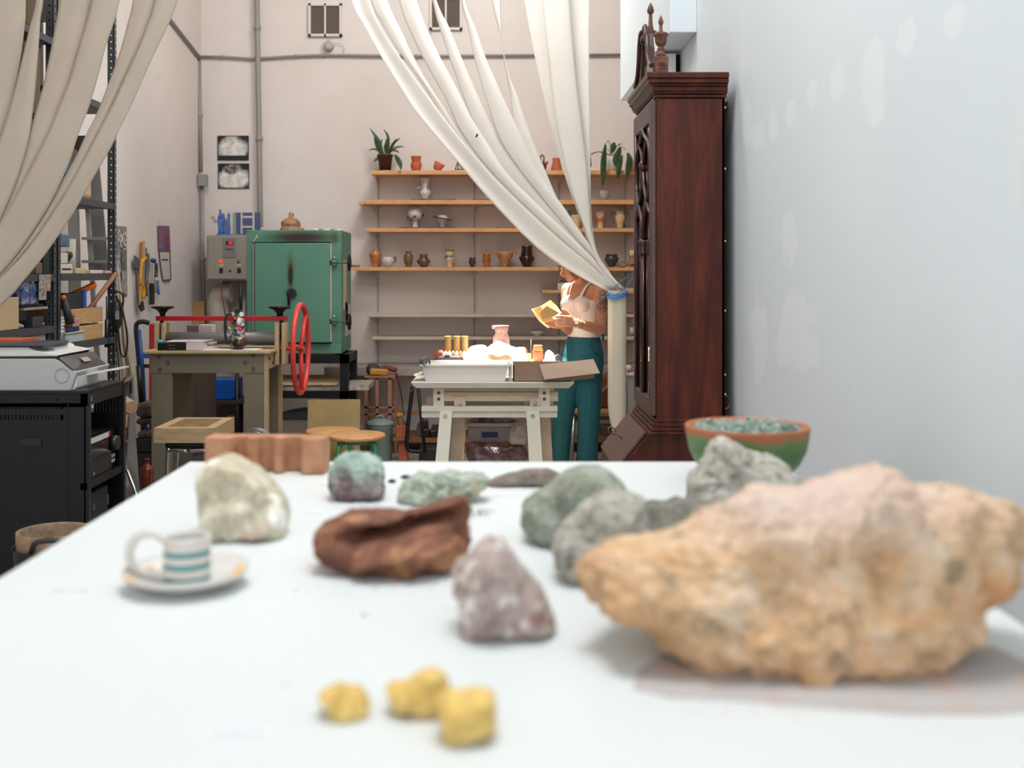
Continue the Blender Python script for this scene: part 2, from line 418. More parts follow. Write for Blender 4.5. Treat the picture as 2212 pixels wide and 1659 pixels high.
def rock_mat(name, cols, s1=14, s2=60, rough=.85, bump=.6, spots=None, vein=None, dist=.3):
    t = NT(name); n = len(cols)
    base = t.ramp(t.noise(s1, 6, .65, dist=dist), [(.28+.44*i/(n-1), c) for i, c in enumerate(cols)])
    f2 = t.ramp(t.noise(s2, 6, .8), [(.32, .5), (.55, 1.0), (.7, 1.2)])
    c = t.mix(.85, base, f2, 'MULTIPLY')
    for sc, lo, colr, amt in (spots or []):
        c = t.mix(t.ramp(t.noise(sc, 3, .5, dist=.2), [(lo, 0.0), (lo+.07, amt)]), c, colr)
    t.col(c); t.b.inputs['Roughness'].default_value = rough
    a = t.n('ShaderNodeMath', operation='ADD'); t.l(t.noise(s1*2.2, 6, .7), a.inputs[0]); t.l(t.noise(s2*1.5, 3, .6), a.inputs[1])
    t.bump(a.outputs[0], bump, .008); MC[name] = t.m; return t.m
# cream quartz
quartz = rock_mat('cream_quartz', ['#bdae8e', '#d0c8ae', '#dfdccb'], 12, 30, .4, .35, [(14, .57, '#f6f5ee', .85), (9, .60, '#c9a27c', .55)])
rock('quartz_rock', 'cream translucent quartz rock standing behind the striped cup', 'rock',
     [(424, 1020), (452, 994), (500, 985), (540, 1010), (590, 1050), (612, 1075), (622, 1115), (612, 1164), (560, 1166), (520, 1166), (508, 1176), (470, 1172), (447, 1164), (434, 1120), (428, 1070)],
     1.76, .12, quartz, .06, .012, .4, 1, px_exp=.6)
# green and purple
gp = NT('green_purple_stone'); 
g1 = gp.ramp(gp.noise(16, 6, .65, dist=.4), [(.3, '#7f8f86'), (.5, '#a9bcb0'), (.7, '#c9d4c8')]); g2 = gp.ramp(gp.noise(26, 6, .7, dist=.4), [(.3, '#574349'), (.5, '#7d6b6d'), (.7, '#a8a89c')])
gz = gp.n('ShaderNodeSeparateXYZ'); gp.l(gp.tc.outputs['Object'], gz.inputs[0]); nz = gp.n('ShaderNodeMath', operation='MULTIPLY_ADD'); gp.l(gp.noise(18, 4), nz.inputs[0]); nz.inputs[1].default_value = .09; gp.l(gz.outputs[2], nz.inputs[2])
gm_ = gp.n('ShaderNodeMapRange'); gm_.inputs[1].default_value = .078; gm_.inputs[2].default_value = .1; gp.l(nz.outputs[0], gm_.inputs[0])
gp.col(gp.mix(gm_.outputs[0], g2, g1)); gp.b.inputs['Roughness'].default_value = .9; gp.bump(gp.noise(45, 6, .7), .7, .008)
rock('banded_rock', 'round rock, mint green above and purple brown below', 'rock',
     [(712, 1010), (730, 986), (765, 977), (800, 982), (822, 998), (832, 1020), (828, 1045), (832, 1062), (818, 1076), (780, 1080), (758, 1085), (730, 1078), (712, 1062), (710, 1040)],
     2.06, .10, gp.m, .09, .035, .25, 2)
# flat pale green and yellow rock
rock('crusty_rock', 'knobbly pale green and yellow rock behind the brown lump', 'rock',
     [(862, 1075), (868, 1050), (890, 1030), (905, 1022), (935, 1027), (955, 1017), (985, 1020), (1000, 1026), (1030, 1020), (1052, 1030), (1057, 1048), (1040, 1062), (1022, 1078), (1012, 1092), (960, 1096), (900, 1094), (872, 1088)],
     2.03, .10, rock_mat('pale_green_crust', ['#8f9a84', '#b9c4b4', '#d3d3ba'], 22, 70, .9, .7, [(14, .60, '#c9b384', .8), (30, .62, '#7a7259', .6)]), .10, .05, .1, 3)
# long flat dark stone
rock('slate_stone', 'long flat brownish stone lying near the far table edge', 'stone',
     [(1052, 1040), (1075, 1030), (1110, 1020), (1150, 1013), (1185, 1012), (1212, 1024), (1217, 1036), (1190, 1046), (1130, 1050), (1060, 1053)],
     2.19, .05, rock_mat('brown_slate', ['#5b504a', '#8a7c72', '#a39888'], 8, 60, .8, .3), .05, .01, .1, 4)
# brown lump
br = rock_mat('brown_clay', ['#5c3526', '#85543e', '#a36e52'], 16, 60, .75, .9, [(18, .56, '#b98660', .75)], dist=.8)
rock('clay_lump', 'dark brown folded clay lump with a long hollow', 'rock',
     [(678, 1175), (688, 1140), (722, 1125), (745, 1112), (790, 1108), (830, 1108), (880, 1105), (930, 1092), (965, 1080), (995, 1072), (1015, 1085), (1020, 1110), (1008, 1135), (1018, 1165), (1008, 1195), (992, 1222), (960, 1236), (925, 1232), (905, 1240), (870, 1247), (845, 1236), (800, 1232), (760, 1236), (720, 1225), (690, 1205)],
     1.55, .13, br, .13, .02, .25, 5, px_exp=.6,
     dent=[(-.30, .06, .42, .075, .60, .14), (.30, .20, .38, .085, .55, .25), (.1, -.12, .6, .05, -.12, .15), (-.1, .32, .6, .05, -.1, .12), (-.1, -.3, .2, .1, .12, .3), (.55, -.15, .12, .15, .14, 0)])
# pink pyramid
rock('pyramid_rock', 'mottled pink and grey rock with a pointed top', 'rock',
     [(975, 1240), (990, 1215), (1015, 1200), (1030, 1180), (1050, 1163), (1080, 1162), (1098, 1180), (1118, 1210), (1145, 1245), (1172, 1275), (1185, 1300), (1198, 1330), (1196, 1360), (1170, 1372), (1120, 1375), (1080, 1374), (1040, 1378), (1002, 1376), (998, 1340), (990, 1300), (976, 1280), (992, 1262)],
     1.284, .11, rock_mat('pink_grey_stone', ['#9a7a7a', '#bfb0a7', '#d6cfc4'], 30, 90, .9, .5, [(34, .58, '#efeae4', .9), (20, .58, '#8f5f5e', .75), (15, .62, '#c9976f', .65)]), .06, .02, .25, 6, px_exp=.7)
# grey-green rocks
gg = rock_mat('grey_green_stone', ['#77755f', '#9aa192', '#b7beb2'], 12, 60, .9, .6, [(13, .62, '#8f7c60', .6), (40, .64, '#5b5c55', .6)])
gg2 = rock_mat('pale_grey_stone', ['#918a7c', '#b6b2a6', '#cdcabf'], 15, 70, .9, .55, [(30, .62, '#5f6263', .7), (12, .66, '#b58f74', .6)])
gg3 = rock_mat('dark_grey_stone', ['#5f5b50', '#827f74', '#a2a196'], 14, 60, .9, .6, [(20, .64, '#8a7765', .6)])
rock('boulder', 'grey green rock leaning behind two paler rocks', 'rock',
     [(1126, 1120), (1135, 1090), (1160, 1072), (1190, 1050), (1220, 1025), (1260, 1010), (1300, 1010), (1330, 1028), (1345, 1045), (1355, 1060), (1330, 1080), (1290, 1110), (1250, 1140), (1215, 1170), (1190, 1182), (1160, 1172), (1135, 1150)],
     1.72, .14, gg, .08, .026, .35, 7, px_exp=.65)
rock('boulder', 'pale grey pitted rock beside the big orange rock', 'rock',
     [(1196, 1165), (1215, 1135), (1240, 1110), (1275, 1080), (1310, 1062), (1350, 1062), (1392, 1078), (1400, 1110), (1398, 1165), (1420, 1230), (1330, 1262), (1240, 1262), (1205, 1230), (1194, 1200)],
     1.51, .12, gg2, .07, .032, .35, 8, px_exp=.65)
rock('boulder', 'darker grey rock between the pitted rock and the bowl', 'rock',
     [(1385, 1100), (1410, 1085), (1440, 1090), (1470, 1080), (1510, 1092), (1560, 1112), (1600, 1125), (1590, 1160), (1500, 1165), (1420, 1166), (1388, 1150)],
     1.74, .12, gg3, .07, .03, .3, 9, px_exp=.7)
rock('boulder', 'pointed grey rock in front of the green bowl', 'rock',
     [(1487, 1085), (1492, 1040), (1515, 1015), (1525, 985), (1545, 952), (1570, 945), (1590, 960), (1625, 980), (1665, 985), (1700, 1010), (1715, 1045), (1705, 1080), (1670, 1098), (1600, 1105), (1530, 1106), (1498, 1100)],
     1.97, .13, gg2, .08, .034, .4, 10, px_exp=.6)
# small crumbs behind: little stones near the slate
for i, (px, py, s_, l) in enumerate([(876, 1031, .011, 'small black chip touching the knobbly green rock'), (846, 1040, .008, 'tiny black chip between the banded and the knobbly rocks')]):
    Y = 1008/(py+4-HY)
    rock('stone_chip', l, 'stone', [(px-s_*F/Y, py), (px-s_*.3*F/Y, py-5), (px+s_*F/Y, py-3), (px+s_*.9*F/Y, py+3), (px, py+5)], Y, .014, mat('black_chip', '#20242a', .8), .1, .02, 0, 11+i, nlat=10, nlon=16)
# big orange rock
big = NT('orange_travertine')
c = big.ramp(big.noise(16, 8, .72, dist=.35), [(.25, '#a98764'), (.38, '#d6aa7c'), (.52, '#e6c39c'), (.68, '#f0dac2')])
c = big.mix(big.ramp(big.noise(8, 5, .6, dist=.5), [(.55, 0.0), (.72, .7)]), c, '#d98f58')
c = big.mix(big.ramp(big.noise(26, 5, .6), [(.58, 0.0), (.68, .75)]), c, '#8f8068')
c = big.mix(big.blob((.0, 0, .17), (.24, .2, .06), (1.1, .3)), c, '#e3ccbc')
c = big.mix(.6, c, big.ramp(big.noise(45, 6, .8), [(.3, .5), (.5, .95), (.7, 1.15)]), 'MULTIPLY')
big.col(c); big.b.inputs['Roughness'].default_value = .9
a = big.n('ShaderNodeMath', operation='ADD'); big.l(big.noise(16, 7, .72), a.inputs[0]); big.l(big.noise(60, 4, .6), a.inputs[1]); big.bump(a.outputs[0], .8, .014)
rock('orange_rock', 'very large pitted orange and cream rock, biggest on the table', 'rock',
     [(1263, 1235), (1275, 1205), (1310, 1185), (1370, 1180), (1420, 1165), (1480, 1145), (1530, 1125), (1580, 1100), (1640, 1080), (1690, 1075), (1740, 1072), (1790, 1062), (1830, 1035), (1890, 1022), (1950, 1018), (1985, 1050), (2010, 1062), (2070, 1056), (2120, 1062), (2160, 1085), (2185, 1130), (2192, 1190), (2178, 1250), (2140, 1290), (2105, 1320), (2080, 1370), (2040, 1405), (1960, 1432), (1880, 1446), (1780, 1450), (1650, 1446), (1560, 1446), (1480, 1428), (1440, 1400), (1405, 1360), (1370, 1325), (1320, 1322), (1285, 1300), (1268, 1265)],
     1.19, .22, big.m, .05, .034, .10, 13, px_exp=.55, nlat=90, nlon=220,
     dent=[(-.2, -.05, .08, .14, .10, .4), (.3, .1, .08, .1, .08, 0), (.72, -.1, .05, .25, .10, .3), (-.55, 0, .1, .05, .06, 0), (.1, -.25, .2, .04, .05, .2)])
# yellow lumps
yl = rock_mat('yellow_ochre', ['#d2a84c', '#e6c474', '#f0d890'], 10, 60, .95, .35)
rock('ochre_lump', 'flat yellow ochre lump standing alone', 'ochre pigment',
     [(688, 1502), (705, 1492), (728, 1484), (745, 1492), (775, 1490), (795, 1510), (798, 1535), (775, 1553), (735, 1558), (712, 1545), (706, 1520)], 1.044, .05, yl, .08, .01, .2, 20, group='yellow ochre lumps')
rock('ochre_lump', 'winged yellow ochre lump, rear one of the touching pair', 'ochre pigment',
     [(832, 1486), (860, 1484), (885, 1470), (915, 1452), (950, 1452), (968, 1472), (972, 1498), (960, 1530), (915, 1550), (880, 1535), (850, 1530), (842, 1505)], 1.052, .05, yl, .07, .01, .25, 21, group='yellow ochre lumps')
rock('ochre_lump', 'blocky yellow ochre lump, front one of the touching pair', 'ochre pigment',
     [(944, 1508), (965, 1496), (990, 1500), (1025, 1494), (1068, 1502), (1072, 1540), (1070, 1575), (1020, 1592), (975, 1610), (958, 1600), (955, 1565), (944, 1540)], .992, .06, yl, .06, .01, .22, 22, group='yellow ochre lumps')
# crumbs and dust (nobody could count them)
def crumbs(name, label, spec, m, seed):
    random.seed(seed); b = MB()
    for (px, py, sx, sy, n, r) in spec:
        for i in range(n):
            x = random.gauss(px, sx); y = random.gauss(py, sy)
            Y = 1008/(y-HY); q = at(x, y, Y); rr = r*random.uniform(.3, 1)
            if not (-.68 < q.x < .62): continue
            bmesh.ops.create_icosphere(b.bm, subdivisions=1, radius=rr, matrix=Matrix.Translation((q.x, q.y, TZ+rr*.4)) @ Matrix.Diagonal((1, random.uniform(.5, 1), .5, 1)))
    o = b.build(name, m); tag(o, label, 'debris', kind='stuff')
crumbs('rock_crumbs', 'brown and black crumbs scattered around the dark clay lump', [(850, 1258, 90, 8, 150, .0012), (1035, 1108, 14, 6, 70, .002), (1010, 1118, 20, 8, 40, .0014), (760, 1280, 60, 10, 14, .0016), (1250, 1090, 120, 40, 20, .0012), (790, 1100, 40, 8, 25, .0012), (786, 1330, 3, 2, 3, .0025), (614, 1478, 3, 2, 3, .002)], mat('crumb_brown', '#5b4238', .9), 3)
crumbs('ochre_dust', 'yellow ochre dust around the three yellow lumps', [(760, 1556, 22, 4, 60, .0008), (900, 1552, 40, 5, 80, .0008), (1010, 1600, 40, 6, 160, .0009)], mat('ochre_powder', '#dcb45a', .95), 4)
crumbs('orange_dust', 'orange rock dust in front of the big orange rock', [(1560, 1475, 60, 12, 200, .0014), (1700, 1490, 110, 16, 320, .0014), (1900, 1492, 90, 14, 220, .0014), (1700, 1530, 160, 12, 160, .0012), (1450, 1440, 50, 10, 60, .0012)], mat('orange_powder', '#d79a74', .95), 5)
# grey sheet under the big rock, the rock's shadow put into its grey
b = MB(); o_ = [(1368, 1490), (1375, 1450), (1420, 1420), (1500, 1390), (1700, 1370), (2000, 1375), (2150, 1400), (2260, 1450), (2300, 1500), (2260, 1535), (2150, 1545), (1960, 1545), (1760, 1528), (1600, 1515), (1450, 1508)]
b.prism([Vector((at(px, py, 1008/(py-HY)).x, 1008/(py-HY), TZ+.0002)) for px, py in o_], (0, 0, .0006))
b.bm.verts.ensure_lookup_table()
for v_ in b.bm.verts: v_.co.x = min(v_.co.x, .625)
t = NT('shadow_stained_sheet'); t.col(t.mix(t.ramp(t.noise(14, 5, .6, stretch=(1, 1.5, 1)), [(.5, 0.0), (.68, .8)]), '#b4b1af', '#c69a80')); t.b.inputs['Roughness'].default_value = .9
tag(b.build('flat_sheet', t.m), 'grey sheet darkened as the shadow of the big rock, with orange stains', 'paper')
# paper slips with handwriting
ink = {'r': mat('red_ink', '#d98a7a', .8), 'b': mat('blue_ink', '#7f9fc4', .8), 'k': mat('dark_ink', '#8a93a3', .8), 'y': mat('yellow_ink', '#e0cf94', .8)}
slips = [(150, 1275, 95, 'k', 'beside the cup saucer near the table edge'), (700, 1111, 105, 'b', 'between the quartz and the crusty rock'), (1105, 1071, 100, 'r', 'in front of the flat slate stone'),
         (515, 1587, 150, 'b', 'nearest to the table end'), (610, 1077, 60, 'b', 'against the side of the quartz'), (685, 1048, 60, 'r', 'by the fluted clay block'), (690, 1222, 70, 'r', 'under the end of the clay lump'),
         (975, 1314, 50, 'k', 'beside the pyramid rock'), (1150, 1018, 70, 'y', 'behind the flat slate stone')]
for px, py, w, k, l in slips:
    Y = 1008/(py-HY); c = at(px, py, Y); hw = w/F*Y/2
    s_ = thing('label_slip', 'small white paper slip with faint handwriting '+l, 'paper label', (c.x, c.y, TZ), 'handwritten slips on the white table')
    MB().box(c.x-hw, c.x+hw, c.y-.012, c.y+.012, TZ+.0001, TZ+.0005).build('slip', mat('slip_paper', '#dfe2df', .7), s_)
    b = MB(); random.seed(int(px)); x = c.x-hw*.8
    while x < c.x+hw*.8:
        q = random.uniform(.0015, .0035); b.box(x, x+q, c.y-.004+random.uniform(-.001, .001), c.y+.003, TZ+.0005, TZ+.0008); x += q+random.uniform(.0012, .004)
    b.build('handwriting', ink[k], s_)

# ================================================================ CUP, SAUCER, BOWL, CLAY BLOCK
Yc = 1.50; cx = X_(404, Yc)
glaze = mat('cream_glaze', '#dcd8d2', .25, coat=.3)
sa = thing('saucer', 'cream saucer with small yellow flower marks under the cup', 'saucer', (cx, Yc, TZ))
MB().lathe((cx, Yc, TZ), [(.042, 0), (.045, .004), (.062, .008), (.078, .016), (.084, .024), (.0835, .0255), (.076, .0195), (.06, .0125), (.04, .009), (.002, .009)], 48).build('dish', glaze, sa)
b = MB(); ym = mat('yellow_glaze', '#f0bb4a', .35)
for a, r in ((-.15, .068), (.05, .07), (.2, .066), (.33, .071), (2.7, .066), (2.85, .07), (3.7, .08), (3.85, .076), (5.2, .063)):
    z = .0125+(r-.06)*.45
    b.obox((cx+math.cos(a)*r, Yc+math.sin(a)*r, TZ+z+.0012), (.013, .0055, .0012), (0, -.35*math.cos(a), a+.5))
b.build('yellow_marks', ym, sa)
cu = thing('espresso_cup', 'small cream cup with three teal stripes and a ring handle', 'cup', (cx, Yc, TZ+.0095))
zb = TZ+.0098
t = NT('striped_glaze'); z_ = t.n('ShaderNodeSeparateXYZ'); t.l(t.tc.outputs['Object'], z_.inputs[0])
c = t.mix(0.0, '#d9d3cb', '#d9d3cb')
for zc in (.0035, .021, .0375):
    q = t.n('ShaderNodeMath', operation='SUBTRACT'); t.l(z_.outputs[2], q.inputs[0]); q.inputs[1].default_value = zc
    w_ = t.n('ShaderNodeMath', operation='ABSOLUTE'); t.l(q.outputs[0], w_.inputs[0])
    m_ = t.n('ShaderNodeMapRange'); m_.inputs[1].default_value = .0042; m_.inputs[2].default_value = .003; t.l(w_.outputs[0], m_.inputs[0]); c = t.mix(m_.outputs[0], c, '#3f8f92')
t.col(c); t.b.inputs['Roughness'].default_value = .3
MB().lathe((cx, Yc, zb), [(.026, 0), (.0315, .002), (.0325, .006), (.0315, .02), (.031, .04), (.0315, .056), (.0305, .0585), (.028, .056), (.0275, .03), (.026, .006), (.001, .004)], 40).build('cup_body', t.m, cu)
b = MB(); hp = smooth_curve([at(359, 1168, Yc), at(335, 1153, Yc), at(304, 1155, Yc), at(284, 1176, Yc), at(279, 1203, Yc), at(290, 1226, Yc), at(318, 1240, Yc), at(362, 1247, Yc-.012)], 30)
b.tube(hp, [.0065]*30, 10); b.build('handle', glaze, cu)
MB().lathe((cx, Yc, zb+.03), [(.0272, 0), (.0272, .003), (.001, .003)], 24).build('coffee', mat('coffee', '#3a2f42', .15), cu)
# bowl
Yg = 2.25; gx = X_(1614, Yg); R0 = .1245*Yg/2.25
bo = thing('gravel_bowl', 'green glazed bowl with terracotta rim full of pale gravel', 'bowl', (gx, Yg, TZ))
t = NT('green_glaze_bowl'); z_ = t.n('ShaderNodeSeparateXYZ'); t.l(t.tc.outputs['Object'], z_.inputs[0])
nz = t.n('ShaderNodeMath', operation='MULTIPLY_ADD'); t.l(t.noise(30, 4, stretch=(1, 1, .25)), nz.inputs[0]); nz.inputs[1].default_value = .03; t.l(z_.outputs[2], nz.inputs[2])
t.col(t.ramp(nz.outputs[0], [(.0, '#a8643f'), (.052, '#a8643f'), (.056, '#59703f'), (.085, '#466c3c'), (.110, '#6a8048'), (.117, '#a9643f'), (.13, '#b06c46')])); t.b.inputs['Roughness'].default_value = .5
MB().lathe((gx, Yg, TZ), [(.05, 0), (.062, .003), (.084, .018), (.104, .04), (.1165, .066), (.122, .09), (.1245, .112), (.1235, .116), (.117, .115), (.112, .09), (.09, .05), (.002, .04)], 56, wob=.01).build('bowl_body', t.m, bo)
b = MB(); random.seed(5)
b.lathe((gx, Yg, TZ), [(.001, .103), (.06, .103), (.112, .10), (.112, .09), (.05, .08), (.001, .08)], 24, capb=False)
for i in range(520):
    a = random.uniform(0, 2*math.pi); r = .107*math.sqrt(random.random()); s_ = random.uniform(.004, .009)
    bmesh.ops.create_icosphere(b.bm, subdivisions=1, radius=s_, matrix=Matrix.Translation((gx+r*math.cos(a), Yg+r*math.sin(a), TZ+.104+random.uniform(-.001, .008))) @ Euler((random.random()*3, random.random()*3, 0)).to_matrix().to_4x4() @ Matrix.Diagonal((1.3, 1, .6, 1)))
tag(b.build('gravel', rock_mat('mint_gravel', ['#4f5c5c', '#8fa297', '#cdd6c6'], 60, 200, .9, .3), bo), kind='stuff')
# fluted terracotta block
Ya = 2.36
u = Vector((.262, -.018, 0)).normalized(); w_ = Vector((-u.y, u.x, 0)); c0 = Vector((X_(441, 2.345), 2.345, TZ+.0004))
prof = [(0, 0), (.052, -.002), (.058, .012), (.062, .03), (.078, .034), (.088, .026), (.092, .004), (.112, -.004), (.118, .006), (.12, .026), (.136, .034), (.15, .022), (.152, .006), (.168, .002), (.172, .014), (.175, .034), (.192, .04), (.206, .03), (.212, .006), (.218, -.004), (.262, 0), (.262, .062), (0, .062)]
b = MB(); b.prism([c0+u*x*.975+w_*y for x, y in prof], (0, 0, .076))
cb = b.build('fluted_clay_block', mat('fired_clay', '#a5704f', .88, c2='#c39270', ns=16, bump=.9, bs=45, bd=.006), bevel=.004); tag(cb, 'terracotta block with deep vertical flutes behind the quartz', 'clay block')
# ================================================================ CABINET (tall narrow secretary)
t = NT('mahogany'); n1 = t.noise(5, 6, .65, stretch=(5, 5, .7), dist=.3); n2 = t.noise(60, 4, .6, stretch=(1, 1, .06))
c = t.ramp(n1, [(.3, '#301009'), (.5, '#471a0e'), (.7, '#612816')]); c = t.mix(.55, c, t.ramp(n2, [(.3, .7), (.7, 1.15)]), 'MULTIPLY')
t.col(c); t.b.inputs['Roughness'].default_value = .42; t.b.inputs['Specular IOR Level'].default_value = .3; t.b.inputs['Coat Roughness'].default_value = .25
t.bump(n2, .04, .003); mah = t.m
mahp = mat('polished_mahogany', '#3c2019', .5, c2='#4f2a20', ns=6, stretch=(3, 1, 3), spec=.9)
mahd = mat('dark_mahogany', '#2b1210', .35, c2='#451f17', ns=20, stretch=(3, 3, 1), coat=.2)
carve = mat('carved_walnut', '#4b2a1c', .5, c2='#74462e', ns=60, bump=.2)
brass = mat('aged_brass', '#6f5a34', .4, .9)
Y0, Y1 = 3.99, 4.51; XF, XB = .577, .823
cab = thing('secretary_cabinet', 'tall dark mahogany secretary cabinet with slanted lid and carved pediment', 'cabinet', (.65, 4.25, 0))
b = MB()
b.box(XF, XB, Y0, Y0+.02, .85, 2.06).box(XF, XB, Y1-.02, Y1, .85, 2.06).box(XF+.01, XB, Y0, Y1, 2.03, 2.06).box(XF, XB, Y0, Y1, .85, .88)
b.box(XB-.012, XB, Y0, Y1, .85, 2.06); b.build('upper_case', mah, cab, bevel=.002)
for z in (1.2, 1.55, 1.85): MB().box(XF+.03, XB-.012, Y0+.02, Y1-.02, z, z+.012).build('inner_shelf', mahd, cab)
# lower case with slanted writing fall
prof = [(XB+.004, .835), (.549, .835), (.43, .687), (.43, .66), (.445, .65), (.445, .09), (XB+.004, .09)]
b = MB(); b.prism([(x, Y0-.015, z) for x, z in prof], (0, Y1-Y0+.03, 0)); b.build('lower_case', mah, cab, bevel=.003)
# lid slab
dx, dz = .549-.43, .835-.687; L = math.hypot(dx, dz); nx, nz = -dz/L, dx/L
b = MB(); b.prism([(.549+nx*.002-.004, Y0+.0, .835-.006), (.549+nx*.014-.004, Y0, .835+nz*.014-.006), (.43+nx*.014+.004, Y0, .687+nz*.014+.006), (.43+.004, Y0, .687+.006)], (0, Y1-Y0, 0))
lid = b.build('slant_lid', mahp, cab, bevel=.004)
for q in ((.79, .825, Y0-.01, Y0+.04), (.44, .50, Y0-.012, Y0+.05), (.44, .50, Y1-.05, Y1+.012), (.79, .825, Y1-.03, Y1+.01)): MB().box(*q, 0, .09).build('bracket_foot', mah, cab, bevel=.008)
for z in (.1, .28, .46): MB().box(.436, .446, Y0+.02, Y1-.02, z+.01, z+.165).build('drawer', mah, cab, bevel=.004)
def moulding(name, layers, m=mah):
    b = MB()
    for e, z0, z1 in layers: b.box(XF-e, XB+min(e, .008), Y0-e, Y1+e, z0, z1)
    return b.build(name, m, cab, bevel=.003)
moulding('cornice', [(.006, 2.035, 2.045), (.010, 2.048, 2.056), (.014, 2.056, 2.074), (.022, 2.074, 2.083), (.032, 2.083, 2.1), (.038, 2.1, 2.121)])
moulding('waist_moulding', [(.008, .868, .882), (.014, .852, .868), (.02, .838, .852), (.03, .828, .838)])
MB().box(XB+.001, RW-.003, Y0+.16, Y0+.19, .02, 2.03).build('gap_blocker', mahd, cab); MB().box(XB+.001, RW-.003, Y0+.12, Y1, 2.03, 2.04).build('gap_top_blocker', black_plastic, cab)  # both added to block light from the gap behind the cabinet
# cornice front slope (cove) facing the room
b = MB(); b.prism([(XF-.014, Y0-.02, 2.056), (XF-.036, Y0-.02, 2.1), (XF, Y0-.02, 2.1)], (0, Y1-Y0+.04, 0)); b.build('cove_strip', mah, cab)
# door with tracery
door = MB().box(XF-.018, XF, Y0+.004, Y0+.05, .89, 2.03).box(XF-.018, XF, Y1-.05, Y1-.004, .89, 2.03).box(XF-.018, XF, Y0+.05, Y1-.05, 1.955, 2.03).box(XF-.018, XF, Y0+.05, Y1-.05, .89, .95).build('door', mahp, cab, bevel=.004)
MB().box(XF-.008, XF-.004, Y0+.05, Y1-.05, .95, 1.955).build('pane', mat('cabinet_glass', '#1c1714', .04, spec=.8, coat=.5), door)
b = MB(); ym_ = (Y0+Y1)/2; xt = XF-.014
b.tube([(xt, ym_, .95), (xt, ym_, 1.49)], .009, 8); b.tube([(xt, ym_+.014, .95), (xt, ym_+.014, 1.49)], .004, 6); b.tube([(xt, ym_-.014, .95), (xt, ym_-.014, 1.49)], .004, 6)
b.lathe((xt, ym_, 1.475), [(.012, 0), (.02, .006), (.014, .014), (.017, .04), (.02, .052), (.012, .06)], 12, capt=True)
for sg in (-1, 1):
    b.tube(smooth_curve([(xt, ym_+sg*.006, 1.53), (xt, ym_+sg*.03, 1.6), (xt, ym_+sg*.12, 1.68), (xt, ym_+sg*.185, 1.73), (xt, ym_+sg*.205, 1.82), (xt, ym_+sg*.15, 1.89), (xt, ym_+sg*.05, 1.925), (xt, ym_, 1.955)], 30), .008, 8)
    b.tube(smooth_curve([(xt, ym_+sg*.2, 1.62), (xt, ym_+sg*.13, 1.66), (xt, ym_+sg*.04, 1.73), (xt, ym_, 1.8)], 16), .007, 8)
    b.tube(smooth_curve([(xt, ym_, 1.8), (xt, ym_+sg*.05, 1.87), (xt, ym_+sg*.1, 1.9)], 10), .006, 8)
    b.tube([(xt+.002, ym_+sg*.21, .95), (xt+.002, ym_+sg*.21, 1.955)], .008, 8)
b.lathe((xt, ym_, 1.79), [(.006, 0), (.016, .012), (.018, .03), (.008, .045)], 10, capt=True)
b.build('tracery', mahd, door)
def key(p0, d, label, up=(0, 0, 1)):
    d = Vector(d).normalized(); p0 = Vector(p0); b = MB(); b.tube([p0-d*.004, p0+d*.036], .0022, 8); b.tube([p0+d*.004, p0+d*.009], .004, 8); b.tube([p0+d*.03, p0+d*.034], .0036, 8)
    c = p0+d*.050; u = Vector(up); w = d.cross(u).normalized(); u = w.cross(d).normalized()
    q = (w*.45+u).normalized()
    b.tube([c+d*math.cos(a)*.015+q*math.sin(a)*.0125 for a in [2*math.pi*i/20 for i in range(20)]], .0024, 8, closed=True)
    return b
k = key((XF-.018, Y1-.03, 1.441), (-1, 0, 0), '').build('door_key', brass, cab); k['label'] = 'brass key in the glazed door'
k = key((.494+nx*.014, 4.25, .772), (-.8, 0, .62), '').build('lid_key', brass, cab); k['label'] = 'brass key in the slanted lid'
b = MB(); b.tube([Vector((XB+.004+math.cos(a)*.016, Y0+.01, .94+math.sin(a)*.024)) for a in [2*math.pi*i/20 for i in range(20)]], .003, 8, closed=True); b.build('hanging_ring', brass, cab)
for z in (2.0, 1.78, 1.52, 1.27, 1.04, .97): MB().ball((XB+.001, Y0+.003, z), .0035, 8).build('staple', white_plastic, cab)
# pediment
ped = []
def swan(sg):
    yc = ym_; P = []
    out = [(.235, 2.121), (.235, 2.16), (.19, 2.175), (.15, 2.2), (.12, 2.25), (.10, 2.30), (.06, 2.335), (.028, 2.33), (.022, 2.30), (.035, 2.285), (.05, 2.295), (.06, 2.27), (.075, 2.22), (.09, 2.17), (.095, 2.121)]
    return [(XF-.01, yc+sg*y, z) for y, z in out]
for sg in (-1, 1):
    b = MB(); b.prism(swan(sg), (.022, 0, 0)); 
    b.tube(smooth_curve([(XF-.014, ym_+sg*y, z) for y, z in [(.235, 2.155), (.19, 2.172), (.15, 2.2), (.12, 2.25), (.10, 2.30), (.06, 2.337), (.028, 2.33)]], 24), .009, 8)
    b.lathe((XF-.02, ym_+sg*.04, 2.305), [(.004, 0), (.016, .004), (.02, .012), (.02, .03)], 14, axis=(1, 0, 0), capt=True)
    b.build('pediment_scroll', mahd, cab)
MB().box(XF+.0, XF+.02, ym_-.09, ym_+.09, 2.121, 2.2).build('pediment_panel', mahd, cab)
def finial(x, y, z, urn=True):
    p = [(.017, 0), (.019, .006), (.019, .012), (.014, .016), (.010, .022), (.012, .026), (.014, .03), (.010, .034), (.010, .038), (.017, .044), (.021, .056), (.0225, .072), (.0275, .078), (.0275, .084), (.022, .088), (.008, .092), (.006, .105), (.0055, .116), (.0085, .12), (.0095, .128), (.006, .14), (.0008, .152)] if urn else \
        [(.03, 0), (.022, .004), (.012, .012), (.0085, .03), (.007, .06), (.0065, .07), (.012, .076), (.0135, .085), (.009, .1), (.0008, .115)]
    return MB().lathe((x, y, z), p, 20)
